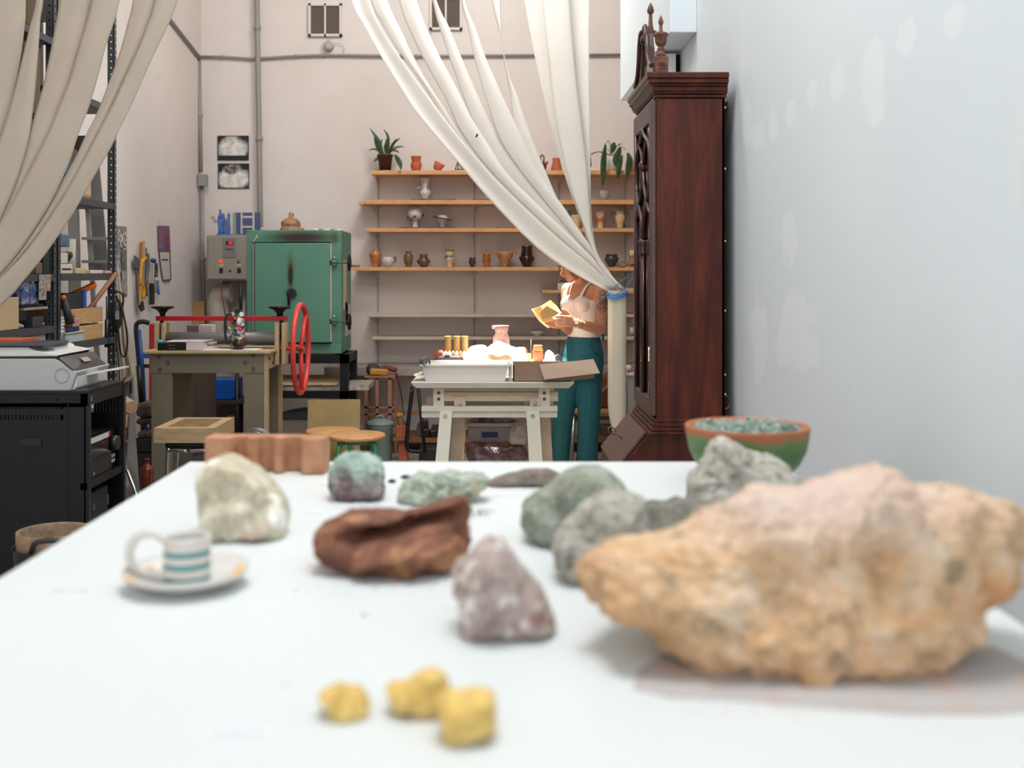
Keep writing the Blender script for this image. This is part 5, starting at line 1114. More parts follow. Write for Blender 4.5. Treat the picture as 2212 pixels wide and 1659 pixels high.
side([(130, 818), (140, 812), (167, 812), (164, 838), (158, 845), (130, 845)], PYn+.02, PYf-.02, 'paper_cassette', pgl, .005)
side([(110, 800), (156, 802), (154, 812), (110, 812)], PYn+.02, PYf-.03, 'output_slot', black_plastic, .002)
b = MB(); A, B = at(170, 814, PYn+.12), at(240, 801, PYn+.12); b.prism([A, B, B+Vector((0, .12, 0)), A+Vector((0, .12, 0))], (0, 0, .006)); b.prism([B, B+Vector((.03, 0, .004)), B+Vector((.03, .12, .004)), B+Vector((0, .12, 0))], (0, 0, .006)); b.build('output_tray', pgl, pr)
MB().box(X_(203, PYn), X_(222, PYn), PYn+.018, PYn+.022, Z_(841, PYn), Z_(836, PYn)).build('cassette_grip', black_plastic, pr)
b = MB(); c_ = at(134, 811, PYn-.002); b.tube([c_+Vector((math.cos(a)*.027, 0, math.sin(a)*.027)) for a in [2*math.pi*i/32 for i in range(32)]], .0012, 6, closed=True); b.build('round_recess', mat('recess_grey', '#9a9e9d', .4), pr)
side([(60, 757), (68, 748), (96, 744), (118, 748), (124, 760)], PYn+.1, PYf-.06, 'lid_hump', pgl, .01)
o = MB(); o.prism([at(-60, 748.5, PYn-.01), at(100, 748, PYn-.01), at(148, 741.5, PYn+.2), at(148, 741, PYn+.25), at(-60, 742, PYn+.25)], (0, 0, .012)); tag(o.build('laptop', mat('slate_laptop', '#55585f', .35, .4), bevel=.002), 'closed slate grey laptop lying on the printer lid', 'laptop')
o = MB().box(X_(-50, RY+.1), X_(38, RY+.1), RY+.12, RY+.3, Z_(741, RY+.15), Z_(733, RY+.15)).build('orange_book', mat('orange_cover', '#b5502c', .6), bevel=.001); tag(o, 'orange covered book lying on the laptop', 'book')

# ================================================================ STEEL SHELVING
FX = -2.0; SB = LW+.02; ZT = 3.05
ang = mat('slotted_steel', '#4a4c50', .5, .3)
sh = thing('shelving_unit', 'tall dark grey slotted angle shelving along the side wall', 'shelving', (-2.2, 5.3, 0))
def post(y, wy=.035, label='post'):
    b = MB(); b.box(FX-.003, FX, y-wy/2, y+wy/2, 0, ZT).box(FX-.035, FX, y-wy/2, y-wy/2+.003, 0, ZT)
    po = b.build('post', ang, sh)
    b = MB(); z = .85
    while z < ZT-.02:
        b.lathe((FX+.0005, y+.004, z), [(.006, 0), (.001, .0008)], 8, axis=(1, 0, 0)); b.lathe((FX-.017, y-wy/2-.0005, z), [(.006, 0), (.001, .0008)], 8, axis=(0, -1, 0)); z += .034
    b.build('slot_holes', mat('slot_pale', '#c9c3bc', .7) if y > 5.5 else mat('slot_dark', '#151517', .8), po)
post(4.40); post(5.04); post(5.09); post(5.84)
for y in (4.40, 5.06, 5.84): MB().box(SB, SB+.035, y-.017, y+.017, 0, ZT).build('rear_post', ang, sh)
LV1 = {'a': 2.56, 'b': 2.14, 'c': 1.715, 'd': Z_(592, 5.04), 'e': Z_(703, 5.04)}
LV2 = {'a': 2.56, 'b': 2.14, 'c': Z_(440, 5.84), 'd': Z_(600, 5.84)+.02, 'e': Z_(735, 5.84)+.02, 'f': .93, 'g': .7}
LV2['b'] = 2.27; LV1['b'] = 2.13; LV1['a'] = Z_(85, 5.04); LV2['a'] = 2.75
def deck(y0, y1, z): MB().box(SB, FX, y0, y1, z-.03, z-.027).box(FX-.002, FX+.001, y0, y1, z-.032, z).box(SB, FX, y0, y1, z-.002, z).build('shelf', ang, sh)
for z in LV1.values(): deck(4.42, 5.02, z)
for z in LV2.values(): deck(5.11, 5.82, z)
# contents ------------------------------------------------------
GS = 'things on the steel shelving'
def put(name, label, cat, m, y0, y1, h, z, x1=FX-.01, dx=.15, bevel=.003, group=GS):
    o = MB().box(x1-dx, x1, y0, y1, z+.001, z+.001+h).build(name, m, bevel=bevel); tag(o, label, cat, group); return o
def yq(px, x=FX-.01): return F*x/(px-CX)
kraft = mat('kraft', '#a8906c', .8); tanc = mat('tan_card', '#c2a985', .8); whitec = mat('box_white', '#c9c2b8', .7); dkc = mat('dark_bin', '#1b1c20', .5); pinkc = mat('pink_paper', '#c88a90', .8)
zE, zD = LV1['e'], LV1['d']
put('cardboard_box', 'tall plain tan box at the shelf end above the laptop', 'box', tanc, yq(-6), yq(41), .135, zE, dx=.16)
put('plaster_stand', 'round pale clay board resting on a short tube', 'board', mat('raw_clay', '#9c9184', .8), yq(52), yq(104), .012, zE+.075, dx=.2)
o = MB().cyl((FX-.1, yq(64), zE+.002), (FX-.1, yq(64), zE+.074), .03, seg=16).build('clay_tube', MC['raw_clay']); tag(o, 'short clay tube under the round pale board', 'tube', GS)
put('glass_block', 'dark glassy box under the round pale board', 'box', mat('dark_glassy', '#3c4048', .2), yq(72), yq(94), .045, zE, dx=.05)
o = MB().lathe((FX-.07, yq(84), zE+.088), [(.03, 0), (.032, .02), (.038, .06), (.042, .065), (.036, .07)], 20, capt=True).build('clay_cup', mat('raw_clay2', '#aaa08c', .7)); tag(o, 'unglazed clay cup on the round pale board', 'cup', GS)
o = MB().lathe((FX-.08, yq(58), zE+.088), [(.045, 0), (.045, .05), (.04, .055)], 20, capt=True).build('blue_tin', mat('navy_tin', '#1f3050', .4)); tag(o, 'navy blue tin on the round pale board', 'tin', GS)
for i, (px, r) in enumerate([(46, .018), (54, .013), (98, .014)]):
    o = MB().ball((FX-.03, yq(px), zE+.001+r*.7), r, 10, (1.1, 1.3, .7)).build('clay_scrap', MC['raw_clay2']); tag(o, ['lump of raw clay beside the tall tan box', 'small raw clay lump beside the clay tube', 'flattened raw clay scrap next to the shelf post'][i], 'clay', GS)
put('blue_plate_stack', 'blue patterned round tin behind the shelf edge under the curtain', 'tin', mat('china_blue', '#2b4a8a', .4, c2='#8a93a8', ns=40, lo=.45, hi=.55), yq(48), yq(64), .10, 1.27, dx=.12)
put('blue_patterned_tin', 'second blue patterned tin beside the shelf post', 'tin', MC['china_blue'], yq(67), yq(84), .09, 1.27, dx=.12)
put('tin_board', 'thin dark board the blue patterned tins stand on', 'board', dkc, yq(34), yq(100), .01, 1.259, dx=.3, x1=FX-.02)
put('dark_case', 'black flat case under the board with blue tins', 'case', dkc, yq(20), yq(68), .05, 1.2, dx=.2, x1=FX-.03)
put('red_book', 'thin dark red book on the black flat case', 'book', mat('dark_red', '#5a1c1c', .6), yq(45), yq(66), .006, 1.2505, dx=.1, x1=FX-.03)
z_ = LV1['d']
for i, (a, bb, h, c, l) in enumerate([(60, 74, .06, '#2a2320', 'dark brown box on the shelf behind the curtain hem'), (78, 92, .05, '#6e5a48', 'low brown box on the same shelf as the hanging prints'), (94, 108, .1, '#1f2226', 'tall black box against the double shelf post')]):
    put('small_box', l, 'box', mat('smb%d' % i, c, .7), yq(a), yq(bb), h, z_, dx=.14)
for i, (pa, pb, h, c, l) in enumerate([(83, 99, .12, '#5c5650', 'curled grey photo sheet hanging from the shelf edge'), (99, 108, .08, '#b8ab9c', 'small framed colour picture hanging from the shelf edge')]):
    o = MB().box(FX+.003, FX+.006, yq(pa, FX+.003), yq(pb, FX+.003), z_-h*.95, z_-.002).build('pinned_print', mat('pin%d' % i, c, .7, c2='#8c4a3c' if i else '#b5ada2', ns=60)); tag(o, l, 'print', GS)
# bay between the posts
zD = LV2['d']; zE = LV2['e']; zC = LV2['c']
put('white_box', 'larger white carton with dark lettering beside the double post', 'box', whitec, yq(130), yq(157), .045, zD, dx=.12)
put('white_box', 'smaller white carton stacked on the lettered carton', 'box', whitec, yq(130), yq(147), .05, zD+.047, dx=.1)
o = MB(); x = FX-.0095
for i in range(12):
    y = yq(134)+(yq(154)-yq(134))*i/12; o.box(x, x+.001, y, y+.006, zD+.018, zD+.026)
tag(o.build('carton_lettering', dkc), 'row of small dark lettering on the white carton', 'lettering', GS)
put('plastic_tub', 'clear tub of coloured bits on top of the white cartons', 'tub', mat('tub_teal', '#5f7f88', .3, c2='#4f4a7a', ns=50), yq(128), yq(151), .06, zD+.125, dx=.1, bevel=.006)
put('note_block', 'pale pink block of paper under the clear tub', 'paper block', mat('pale_pink', '#b8a5a4', .8), yq(128), yq(143), .024, zD+.0985, dx=.08)
put('wooden_box', 'small pale wooden box beside the lettered carton', 'box', tanc, yq(163), yq(187), .028, zD, dx=.08)
put('paper_pile', 'flat pile of pale papers near the far shelf post', 'paper', whitec, yq(196), yq(224), .018, zD, dx=.12)
put('pink_paper', 'pink paper corner on the pale paper pile', 'paper', pinkc, yq(222), yq(236), .016, zD+.0005, dx=.05, x1=FX+.004)
o = MB().cyl((FX-.10, yq(181), zD+.002), (FX-.10, yq(181), zD+.17), .048, seg=24).build('white_roll', mat('roll_cream', '#bdb3a2', .8)); tag(o, 'upright cream cardboard roll on the shelf', 'roll', GS)
o = MB().lathe((FX-.09, yq(158), zD+.03), [(.02, 0), (.05, .015), (.075, .055), (.07, .075), (.02, .08)], 20, capt=True).build('dark_bowl', dkc); tag(o, 'black round dish behind the white cartons', 'dish', GS)
# folding ladder parts leaning
lad = thing('aluminium_ladder', 'grey aluminium ladder leaning on the side wall behind the shelving', 'ladder', (-2.3, 6.2, 0)); alu = mat('aluminium', '#a09c99', .5, .1)
MB().prism([at(150, 1120, 6.15), at(186, 1120, 6.15), at(165, 330, 6.2), at(146, 330, 6.2)], (0, .02, 0)).build('rail', alu, lad)
MB().prism([at(226, 1120, 6.15), at(240, 1120, 6.15), at(184, 345, 6.2), at(177, 345, 6.2)], (0, .02, 0)).build('rail', alu, lad)
for py in (445, 512, 562): MB().prism([at(176, py+6, 6.16), at(236, py+6, 6.16), at(236, py, 6.16), at(176, py, 6.16)], (0, .05, 0)).build('rung', alu, lad)
MB().prism([at(192, 600, 6.24), at(236, 600, 6.24), at(212, 330, 6.26), at(182, 330, 6.26)], (0, .01, 0)).build('plate', mat('alu_dark', '#86827f', .5, .1), lad)
# lower bay
cr8 = thing('wooden_crate', 'light wooden crate lettered in black on the steel shelf', 'crate', (FX-.15, 5.5, zE)); cw = mat('crate_wood', '#b08a5c', .7, c2='#c29c6c', ns=6, stretch=(2, 2, 30))
ya, yb2 = yq(148), yq(226); x1 = FX-.02
for z0, z1 in ((zE+.002, zE+.075), (zE+.085, zE+.16)):
    MB().box(x1-.25, x1, yb2-.012, yb2, z0, z1).build('slat', cw, cr8); MB().box(x1-.012, x1, ya, yb2-.014, z0, z1).build('slat', cw, cr8); MB().box(x1-.25, x1, ya-.012, ya, z0, z1).build('slat', cw, cr8)
text('is', .04, (x1+.001, ya+.09, zE+.125), (math.pi/2, 0, math.pi/2), dkc, cr8)
o = MB().box(FX-.2, FX-.03, yq(150), yq(196), zE+.162, zE+.235).build('tool_case', mat('navy_case', '#1c2430', .5, c2='#232a33', ns=9), bevel=.006); tag(o, 'dark navy tool case resting on the wooden crate', 'case', GS)
o = MB().box(FX-.04, FX-.026, yq(188), yq(194), zE+.162, zE+.25).build('blue_strap', blue_plastic); tag(o, 'blue strap on the dark navy tool case', 'strap', GS)
o = MB().tube([Vector((FX-.12, 5.42, zE+.2)), Vector((FX-.015, 5.58, zE+.275))], .016, 12).build('orange_handle', mat('bright_orange', '#d06414', .4)); tag(o, 'bright orange round tool handle sticking out of the crate', 'tool', GS)  # just the handle end of a tool
o = MB().tube([Vector((FX-.06, 5.5, zE+.09)), Vector((FX+.03, 5.76, zE+.33))], .012, 10).build('wooden_pole', wood_brown); tag(o, 'slanting brown stick leaning out of the crate', 'stick', GS)
o = MB().tube([Vector((FX-.15, 5.25, zE+.24)), Vector((FX-.12, 5.42, zE+.33))], .012, 10).build('wooden_stick', wood_brown); tag(o, 'brown stick behind the navy tool case', 'stick', GS)
o = MB().tube([at(137, 645, 5.13), at(152, 700, 5.12)], [.016, .02], 12).build('caulk_gun', mat('dark_grip', '#26262a', .6)); tag(o, 'dark tool grip with orange tip beside the double post', 'tool', GS)
o = MB().ball(at(137, 643, 5.12), .013, 10).build('orange_tip', MC['bright_orange']); tag(o, 'orange tip of the dark tool grip', 'tool', GS)
for i in range(5):
    o = MB().lathe((FX-.05, yq(139), zE+.001+.016*i), [(.024, 0), (.034, .055), (.037, .057), (.037, .062), (.032, .062)], 18).build('plastic_cup', white_plastic)
    tag(o, ['white plastic cup, lowest of the nested stack', 'white plastic cup, second from below in the nested stack', 'white plastic cup, middle of the nested stack', 'white plastic cup, second from the top of the nested stack', 'white plastic cup, topmost of the nested stack'][i], 'cup', 'nested white plastic cups')
o = MB(); x1 = FX-.01; o.box(x1-.12, x1, yq(142), yq(182), zE+.002, zE+.045); o.box(x1-.13, x1+.006, yq(141), yq(183), zE+.045, zE+.052); tag(o.build('plastic_tray', mat('pale_tray', '#b5bcbc', .3), bevel=.004), 'pale grey plastic tray in front of the wooden crate', 'tray', GS)
put('red_box', 'small red and white printed box on the pale tray', 'box', mat('red_white', '#a83c40', .6, c2='#c9a8a2', ns=70), yq(158), yq(172), .04, zE+.075, dx=.06)
put('blue_box', 'flat navy box lying on the pale tray', 'box', mat('navy_flat', '#1a2c5c', .5), yq(146), yq(172), .02, zE+.0535, dx=.09)
put('maroon_box', 'dark maroon box beside the red printed box', 'box', mat('maroon', '#4c1d1f', .6), yq(146), yq(157), .035, zE+.0745, dx=.06)
o = MB(); x1 = FX-.2
o.cyl((x1, 5.32, zE+.002), (x1, 5.32, zE+.27), .03, seg=16); tag(o.build('spray_can', mat('can_dark', '#4a5560', .35)), 'upright dark can behind the navy tool case', 'can', GS)
o = MB().cyl((FX-.28, 5.27, zE+.002), (FX-.28, 5.27, zE+.29), .035, seg=16).build('fabric_roll', mat('roll_white', '#a9a49c', .8)); tag(o, 'tall off white roll standing behind the crate', 'roll', GS)
o = MB().lathe((FX-.30, 5.7, zE+.002), [(.06, 0), (.07, .18), (.02, .22), (.02, .26)], 20, capt=True).build('dark_bottle', mat('dark_jug', '#2e2a28', .3)); tag(o, 'big dark bottle at the back of the crate shelf', 'bottle', GS)
# books left under shelf e of the near bay
zb_ = LV1['e']-.03
for i, (pa, pb, c, l, h) in enumerate([(100, 103, '#b02c44', 'thin crimson book spine beside the white box file', .05), (104, 109, '#26262c', 'black book beside the crimson spine', .1), (110, 115, '#6a4c3e', 'brown book next to the double post', .1), (116, 121, '#8a7060', 'tan book, last in the row by the double post', .1)]):
    put('book', l, 'book', mat('bk%d' % i, c, .7), yq(pa), yq(pb), min(h, .088), 1.045, dx=.12, group='books under the steel shelf')
put('box_file', 'grey white box file standing under the steel shelf', 'box file', mat('file_grey', '#9c968e', .7), yq(40), yq(99), .088, 1.045, dx=.14)
deck(4.42, 5.02, 1.045)
# upper shelves
zB, zA = LV1['b'], LV1['a']
zc = LV2['c']
def at_shelf(name, label, cat, m, px, z, r, h, ss=(1, 1), bay=FX-.12): 
    y = F*bay/(px-CX); o = MB().lathe((bay, y, z+.001), [(r*.7, 0), (r, h*.3), (r*.95, h*.8), (r*.6, h)], 16, capt=True).build(name, m); tag(o, label, cat, GS)
at_shelf('mortar', 'grey stone tool head on the shelf above the ladder', 'tool', mat('machine_grey', '#56585a', .5), 185, zC+.37-.12, .07, .09)
b = MB(); b.box(FX-.2, FX-.05, yq(158), yq(186), zC+.10, zC+.24); tag(b.build('brown_parcel', mat('parcel', '#4e4038', .8, c2='#6b5446', ns=14), bevel=.01), 'dark brown parcel glimpsed between the curtain strips', 'parcel', GS)
b = MB(); b.box(FX-.18, FX-.04, yq(130), yq(160), zC+.002, zC+.10); tag(b.build('rust_box', mat('rust_box', '#7c4a34', .8), bevel=.004), 'rust coloured box below the dark parcel behind the curtain', 'box', GS)
b = MB(); b.box(FX-.2, FX-.02, yq(136), yq(158), zC+.102, zC+.17); tag(b.build('teal_box', mat('teal_box', '#1d5f7a', .6), bevel=.004), 'teal box on top of the rust coloured box', 'box', GS)
b = MB(); b.box(FX-.22, FX-.03, yq(66), yq(100), zA+.002, zA+.16); tag(b.build('brown_bag', mat('sack_brown', '#5c4a36', .9), bevel=.02), 'brown sack on the top shelf beside the double post', 'bag', GS)
b = MB(); b.box(FX-.22, FX-.03, yq(62), yq(98), zB+.002, zB+.28); tag(b.build('brown_carton', mat('carton_brown', '#6b5840', .85), bevel=.004), 'brown carton below the top shelf behind the curtain', 'box', GS)
b = MB(); b.box(FX-.18, FX-.03, yq(192), yq(208), zC+.002, zC+.12); tag(b.build('hand_plane', mat('pale_hand', '#bfa084', .7), bevel=.02), 'pale wooden form on the shelf in front of the ladder', 'form', GS)

# ================================================================ THINGS HANGING ON THE SIDE WALL
def yw(px, x=LW+.02): return F*x/(px-CX)
wx = LW+.002
def wpt(px, py, x): y = F*x/(px-CX); return Vector((x, y, CH-(py-HY)/F*y))
def wallshape(poly, x, th): return MB().prism([wpt(px, py, x) for px, py in poly], (th, 0, 0))
pb_ = thing('pinned_prints', 'board of overlapping prints and drawings pinned beside the shelving', 'poster board', wpt(258, 640, wx))
wallshape([(243, 487), (272, 490), (274, 640), (243, 640)], wx, .004).build('backing', mat('collage_grey', '#6b6662', .7, c2='#8c8680', ns=9), pb_)
for i, (poly, c, c2) in enumerate([([(254, 494), (272, 500), (272, 540), (262, 538), (256, 520)], '#cfc8be', '#4a4642'), ([(243, 492), (250, 495), (249, 530), (243, 535)], '#9c8f96', '#5b5560'), ([(262, 543), (272, 545), (273, 575), (264, 580)], '#7a6a4a', '#4f5a66'),
                          ([(243, 545), (260, 548), (262, 590), (243, 580)], '#6f6a7c', '#a09aa4'), ([(264, 585), (274, 588), (274, 638), (262, 630)], '#a59d9c', '#6e6872')]):
    wallshape(poly, wx+.006+.002*i, .001).build('print', mat('prt%d' % i, c, .6, c2=c2, ns=45, lo=.45, hi=.55), pb_)
bl_ = thing('blister_pack', 'long hanging pack of coloured tools with white lower label', 'package', wpt(352, 611, wx))
wallshape([(339, 488), (363, 488), (365, 545), (367, 605), (352, 607), (346, 560), (341, 540)], wx, .012).build('card', mat('pack_purple', '#5c4f5e', .4, c2='#8a4a6a', ns=22), bl_)
wallshape([(345, 545), (365, 545), (367, 603), (353, 604), (348, 575)], wx+.013, .002).build('label_sheet', mat('pack_label', '#c2bcb6', .6), bl_)
wallshape([(343, 472), (358, 475), (357, 488), (343, 487)], wx, .003).build('hang_tab', mat('tab_white', '#cfc5c0', .6), bl_); wallshape([(349, 559), (363, 560), (363, 563), (349, 562)], wx+.0155, .001).build('dark_bar', dkc, bl_)
wallshape([(358, 505), (363, 506), (364, 544), (358, 540)], wx+.013, .001).build('magenta_stripe', mat('magenta', '#8c1f5a', .4), bl_); wallshape([(345, 530), (352, 526), (350, 534), (345, 537)], wx+.013, .001).build('blue_splash', mat('sky_blue', '#2b7fb8', .4), bl_)
GT = 'tools hanging on the side wall'
xt = LW+.03
def wtool(name, label, cat, pts, r, m, parent=None):
    o = MB().tube(smooth_curve([wpt(x, y, xt) for x, y in pts], 20), r, 8).build(name, m, parent)
    if parent is None: tag(o, label, cat, GT)
    return o
wtool('wooden_ruler', 'tall thin wooden stick hanging behind the yellow handle', 'stick', [(304, 524), (303, 560), (300, 610), (298, 655)], .008, wood_brown)
wtool('wooden_spatula', 'long orange yellow wooden spatula hanging highest of the tools', 'spatula', [(310, 521), (308, 560), (304, 620), (299, 660)], .011, mat('honey_wood', '#a87c38', .5))
yh = mat('bright_yellow', '#dc9c1c', .4)
wtool('hacksaw', 'bright yellow bow saw handle hanging among the tools', 'saw', [(314, 557), (305, 567), (302, 590), (302, 610), (309, 620), (310, 645)], .014, yh)
wallshape([(289, 552), (299, 562), (299, 585), (288, 578)], xt-.01, .01).build('trowel_blade', grey_metal); tag(bpy.data.objects['trowel_blade'], 'flat grey metal blade nearest the pinned prints', 'trowel', GT)  # a trowel blade alone, without its handle
wtool('trowel', 'grey handled trowel hanging next to the flat blade', 'trowel', [(294, 585), (296, 620), (298, 650), (300, 660)], .007, grey_metal)
o = wallshape([(297, 660), (306, 650), (309, 668), (303, 673)], xt, .012).build('dark_scraper', dkc); tag(o, 'black rectangular scraper end hanging lowest beside the yellow handle', 'scraper', GT)
wtool('steel_file', 'slim grey steel file between yellow and blue handles', 'file', [(316, 535), (315, 570), (314, 605)], .006, grey_metal)
wtool('pliers', 'grey metal shears with pale handles', 'shears', [(320, 548), (318, 590), (316, 612), (316, 640)], .012, mat('shear_grey', '#5b5854', .45, .4))
wtool('steel_rod', 'pair of chrome rods hanging under the blue round grip', 'rod', [(332, 570), (331, 590), (330, 615)], .009, chrome)
o = MB().ball(wpt(331, 563, xt), .022, 12, (1, 1.1, .8)).build('blue_grip', mat('deep_blue', '#1c2a7c', .35)); tag(o, 'round deep blue grip at the top of the chrome rods', 'grip', GT)
wtool('black_handle', 'fat black chisel hanging lowest near the press wheel', 'handgrip', [(327, 612), (328, 635), (328, 658)], .018, black_plastic)  # only the handle of a tool, no blade modelled
wtool('cyan_file', 'bright blue square file hanging at the end of the tool row', 'file', [(340, 606), (341, 620), (343, 636)], .010, mat('cyan_blue', '#1f78b8', .4))
wtool('brown_handle', 'tan wooden chisel beside the bright blue file', 'handgrip', [(336, 605), (336, 620), (337, 632)], .009, mat('tan_handle', '#9c7654', .6))  # a tool handle on its own, nothing fixed to it
wtool('dark_pliers', 'dark pliers hanging behind the chrome rods', 'pliers', [(337, 568), (338, 585), (337, 598)], .012, mat('dk_olive', '#3c3a30', .5))
o = MB().ball(wpt(318, 606, xt), .014, 8, (1, 1, 1.6)).build('orange_grip', mat('orange_grip', '#c06434', .5)); tag(o, 'small orange grip under the grey shears', 'grip', GT)
# cloth apron and cord at the far shelf post
cm2 = cloth_mat('calico', '#b3a38c', '#c7b8a2', .1)
Yc_ = 5.9
def drape(rows, Y, name, m, amp=.025):
    g = []
    for (px0, px1, py) in rows:
        row = []
        for k in range(15):
            f = k/14; row.append(at(px0+(px1-px0)*f, py, Y+amp*math.sin(f*9+py*.01)+.02*math.sin(f*21)))
        g.append(row)
    g2 = []
    for i in range(len(g)-1):
        for u in (0, .33, .66): g2.append([a.lerp(b_, u) for a, b_ in zip(g[i], g[i+1])])
    g2.append(g[-1]); return MB().sheet(g2).build(name, m, solid=.003)
tag(drape([(242, 247, 555), (242, 258, 585), (242, 262, 620), (242, 270, 680), (242, 276, 740), (244, 290, 795), (243, 293, 812), (246, 270, 828)], Yc_, 'calico_cloth', cm2), 'unbleached calico cloth hanging from the far shelf post', 'cloth')
tag(drape([(262, 290, 815), (262, 291, 860), (266, 292, 900), (276, 290, 925)], Yc_+.05, 'grey_sheet', cloth_mat('grey_plastic', '#77706e', '#8a8482', .1)), 'grey translucent sheet hanging below the calico cloth', 'sheet')
rt = thing('rotary_tool', 'black handheld rotary tool hanging in its looped cable', 'power tool', at(252, 735, 5.8))
Yr = 5.78
MB().lathe(at(252, 718, Yr), [(.008, 0), (.014, .02), (.03, .045), (.033, .10), (.031, .15), (.018, .165)], 18, capt=True).build('body', mat('tool_black', '#26262a', .4), rt)
MB().pbox(249, 256, 672, 690, Yr-.038, .01).build('name_plate', mat('plate_silver', '#8c9096', .4), rt)
MB().tube(smooth_curve([at(*p, Yr-.02) for p in [(247, 655), (243, 640), (252, 630), (264, 636), (266, 655), (258, 675), (254, 690), (257, 730), (262, 765), (271, 768), (275, 740), (273, 710), (264, 670), (252, 640)]], 60), .005, 8).build('cable', black_plastic, rt)
MB().tube(smooth_curve([at(*p, Yr) for p in [(252, 715), (251, 740), (256, 780), (258, 830)]], 20), .004, 6).build('flex_shaft', black_plastic, rt)
MB().tube([at(231, 640, Yr-.05), at(231, 690, Yr-.05)], .006, 8).build('hose', grey_metal, rt); MB().tube([at(231, 690, Yr-.05), at(230, 750, Yr-.05)], .011, 8).build('hand_piece', black_plastic, rt)
# hand truck
Yh = 7.35; ht = thing('hand_truck', 'folded blue and black hand truck leaning by the side wall', 'hand truck', at(310, 1030, Yh))
MB().tube(smooth_curve([at(306, 860, Yh), at(300, 780, Yh), at(294, 715, Yh), at(297, 698, Yh), at(310, 695, Yh), at(322, 698, Yh)], 24), .016, 10).build('frame', black_plastic, ht)
MB().tube([at(300, 712, Yh-.02), at(308, 800, Yh-.02), at(318, 1000, Yh-.02)], .014, 8).build('blue_rail', mat('truck_blue', '#163c7c', .4), ht)
MB().tube([at(300, 790, Yh-.04), at(306, 870, Yh-.04)], .02, 8).build('grip', black_plastic, ht); MB().tube([at(306, 870, Yh), at(312, 1020, Yh)], .014, 8).build('lower_rail', black_plastic, ht)
MB().pbox(300, 322, 762, 774, Yh-.03, .02).build('cross_plate', blue_plastic, ht)
MB().pbox(302, 330, 787, 795, Yh-.03, .02).build('cross_bar', black_plastic, ht)
o = MB().pbox(321, 346, 699, 1065, 7.1, .12).build('red_case', red_paint, bevel=.01); tag(o, 'red metal case standing behind the press table corner', 'case')
o = MB().pbox(407, 441, 651, 704, 8.92, .03).build('wood_boards', mat('panel_wood', '#8f6a48', .6, c2='#b08c62', ns=7, stretch=(30, 2, 2))); tag(o, 'brown boards standing in the room corner behind the press', 'board')
o = MB().pbox(404, 430, 705, 971, 8.9, .25).build('corner_cupboard', mat('grey_cupboard', '#85807a', .7)); tag(o, 'grey cupboard under the brown boards in the corner', 'cupboard')
# floor clutter by the rack
for i, (py0, py1) in enumerate([(900, 922), (928, 952), (958, 985)]):
    Yk = 5.45; o = MB().prism([at(271, py0+4, Yk), at(287, py0-4, Yk+.2), at(288, py1-8, Yk+.2), at(272, py1, Yk)], (-.2, .0, 0)).build('crate_slat', mat('slat_wood', '#a87c5c', .7, c2='#b98e6c', ns=5)); tag(o, ['upper', 'middle', 'lower'][i]+' pinkish wooden board stacked behind the rack', 'board', 'boards behind the rack')
o = MB().tube([at(268, 868, 5.4), at(284, 880, 5.3)], .03, 16).build('wooden_dowel', mat('dowel', '#b08a68', .6)); tag(o, 'cut end of a thick round wooden rod behind the rack', 'rod')
b = MB(); b.prism([at(272, 1000, 5.35), at(300, 1070, 5.35), at(288, 900, 5.6), at(282, 850, 5.6)], (.0, .02, 0)); tag(b.build('glass_sheet', mat('grey_glass', '#5c5c58', .15)), 'grey glass sheet leaning behind the rack', 'glass sheet')
b = MB(); b.tube([at(274, 1015, 5.2), at(360, 1238, 5.2)], .008, 8); tag(b.build('metal_rod', chrome), 'thin pale rod leaning at the foot of the glass sheet', 'rod')
random.seed(21)
Yf = 6.9
for i, (px, py, w, h, c, l) in enumerate([(292, 872, 34, 30, '#5d5048', 'crumpled dark grey brown cloth heap beside the press leg'), (292, 905, 34, 14, '#4a4440', 'folded dark cloth under the crumpled heap'), (294, 932, 32, 16, '#6c625c', 'grey folded sacking below the dark cloth'), (290, 948, 38, 30, '#221f1e', 'black crate under the folded sacking')]):
    o = MB().pbox(px, px+w, py, py+h-1, Yf, .25).build('folded_cloth' if i < 3 else 'black_crate', mat('heap%d' % i, c, .95, c2='#3a332e', ns=18), bevel=.02 if i < 3 else .004); tag(o, l, 'cloth' if i < 3 else 'crate')
o = MB().pbox(320, 329, 886, 898, Yf-.04, .04).build('green_cloth', mat('leaf_green', '#3c5c1c', .8), bevel=.008); tag(o, 'small green cloth corner beside the press leg', 'cloth')
o = MB().pbox(288, 330, 979, 1180, Yf, .3).build('floor_bin', mat('floor_bin', '#2b2726', .8)); tag(o, 'dark bin on the floor carrying the black crate', 'bin')
Yo = 5.7; s = Yo/F; bt = thing('stoneware_bottle', 'shiny brown stoneware bottle beside the press leg', 'bottle', (X_(318, Yo), Yo, Z_(1060, Yo)))
MB().lathe((X_(318, Yo), Yo, Z_(1060, Yo)), [(13*s, 0), (14*s, 4*s), (14*s, 45*s), (12.5*s, 50*s), (6*s, 56*s), (4.5*s, 59*s), (4.5*s, 66*s), (6*s, 67*s), (5.6*s, 70*s), (3*s, 70*s)], 28).build('body', rock_mat('stoneware', ['#4f1d12', '#6f2e1a', '#8a4526'], 9, 40, .2, .05), bt)
o = MB().box(X_(300, Yo), X_(338, Yo), Yo-.12, Yo+.12, 0, Z_(1060, Yo)-.001).build('low_box', mat('low_box_dark', '#2c2a2a', .8)); tag(o, 'dark box on the floor under the stoneware bottle', 'box')
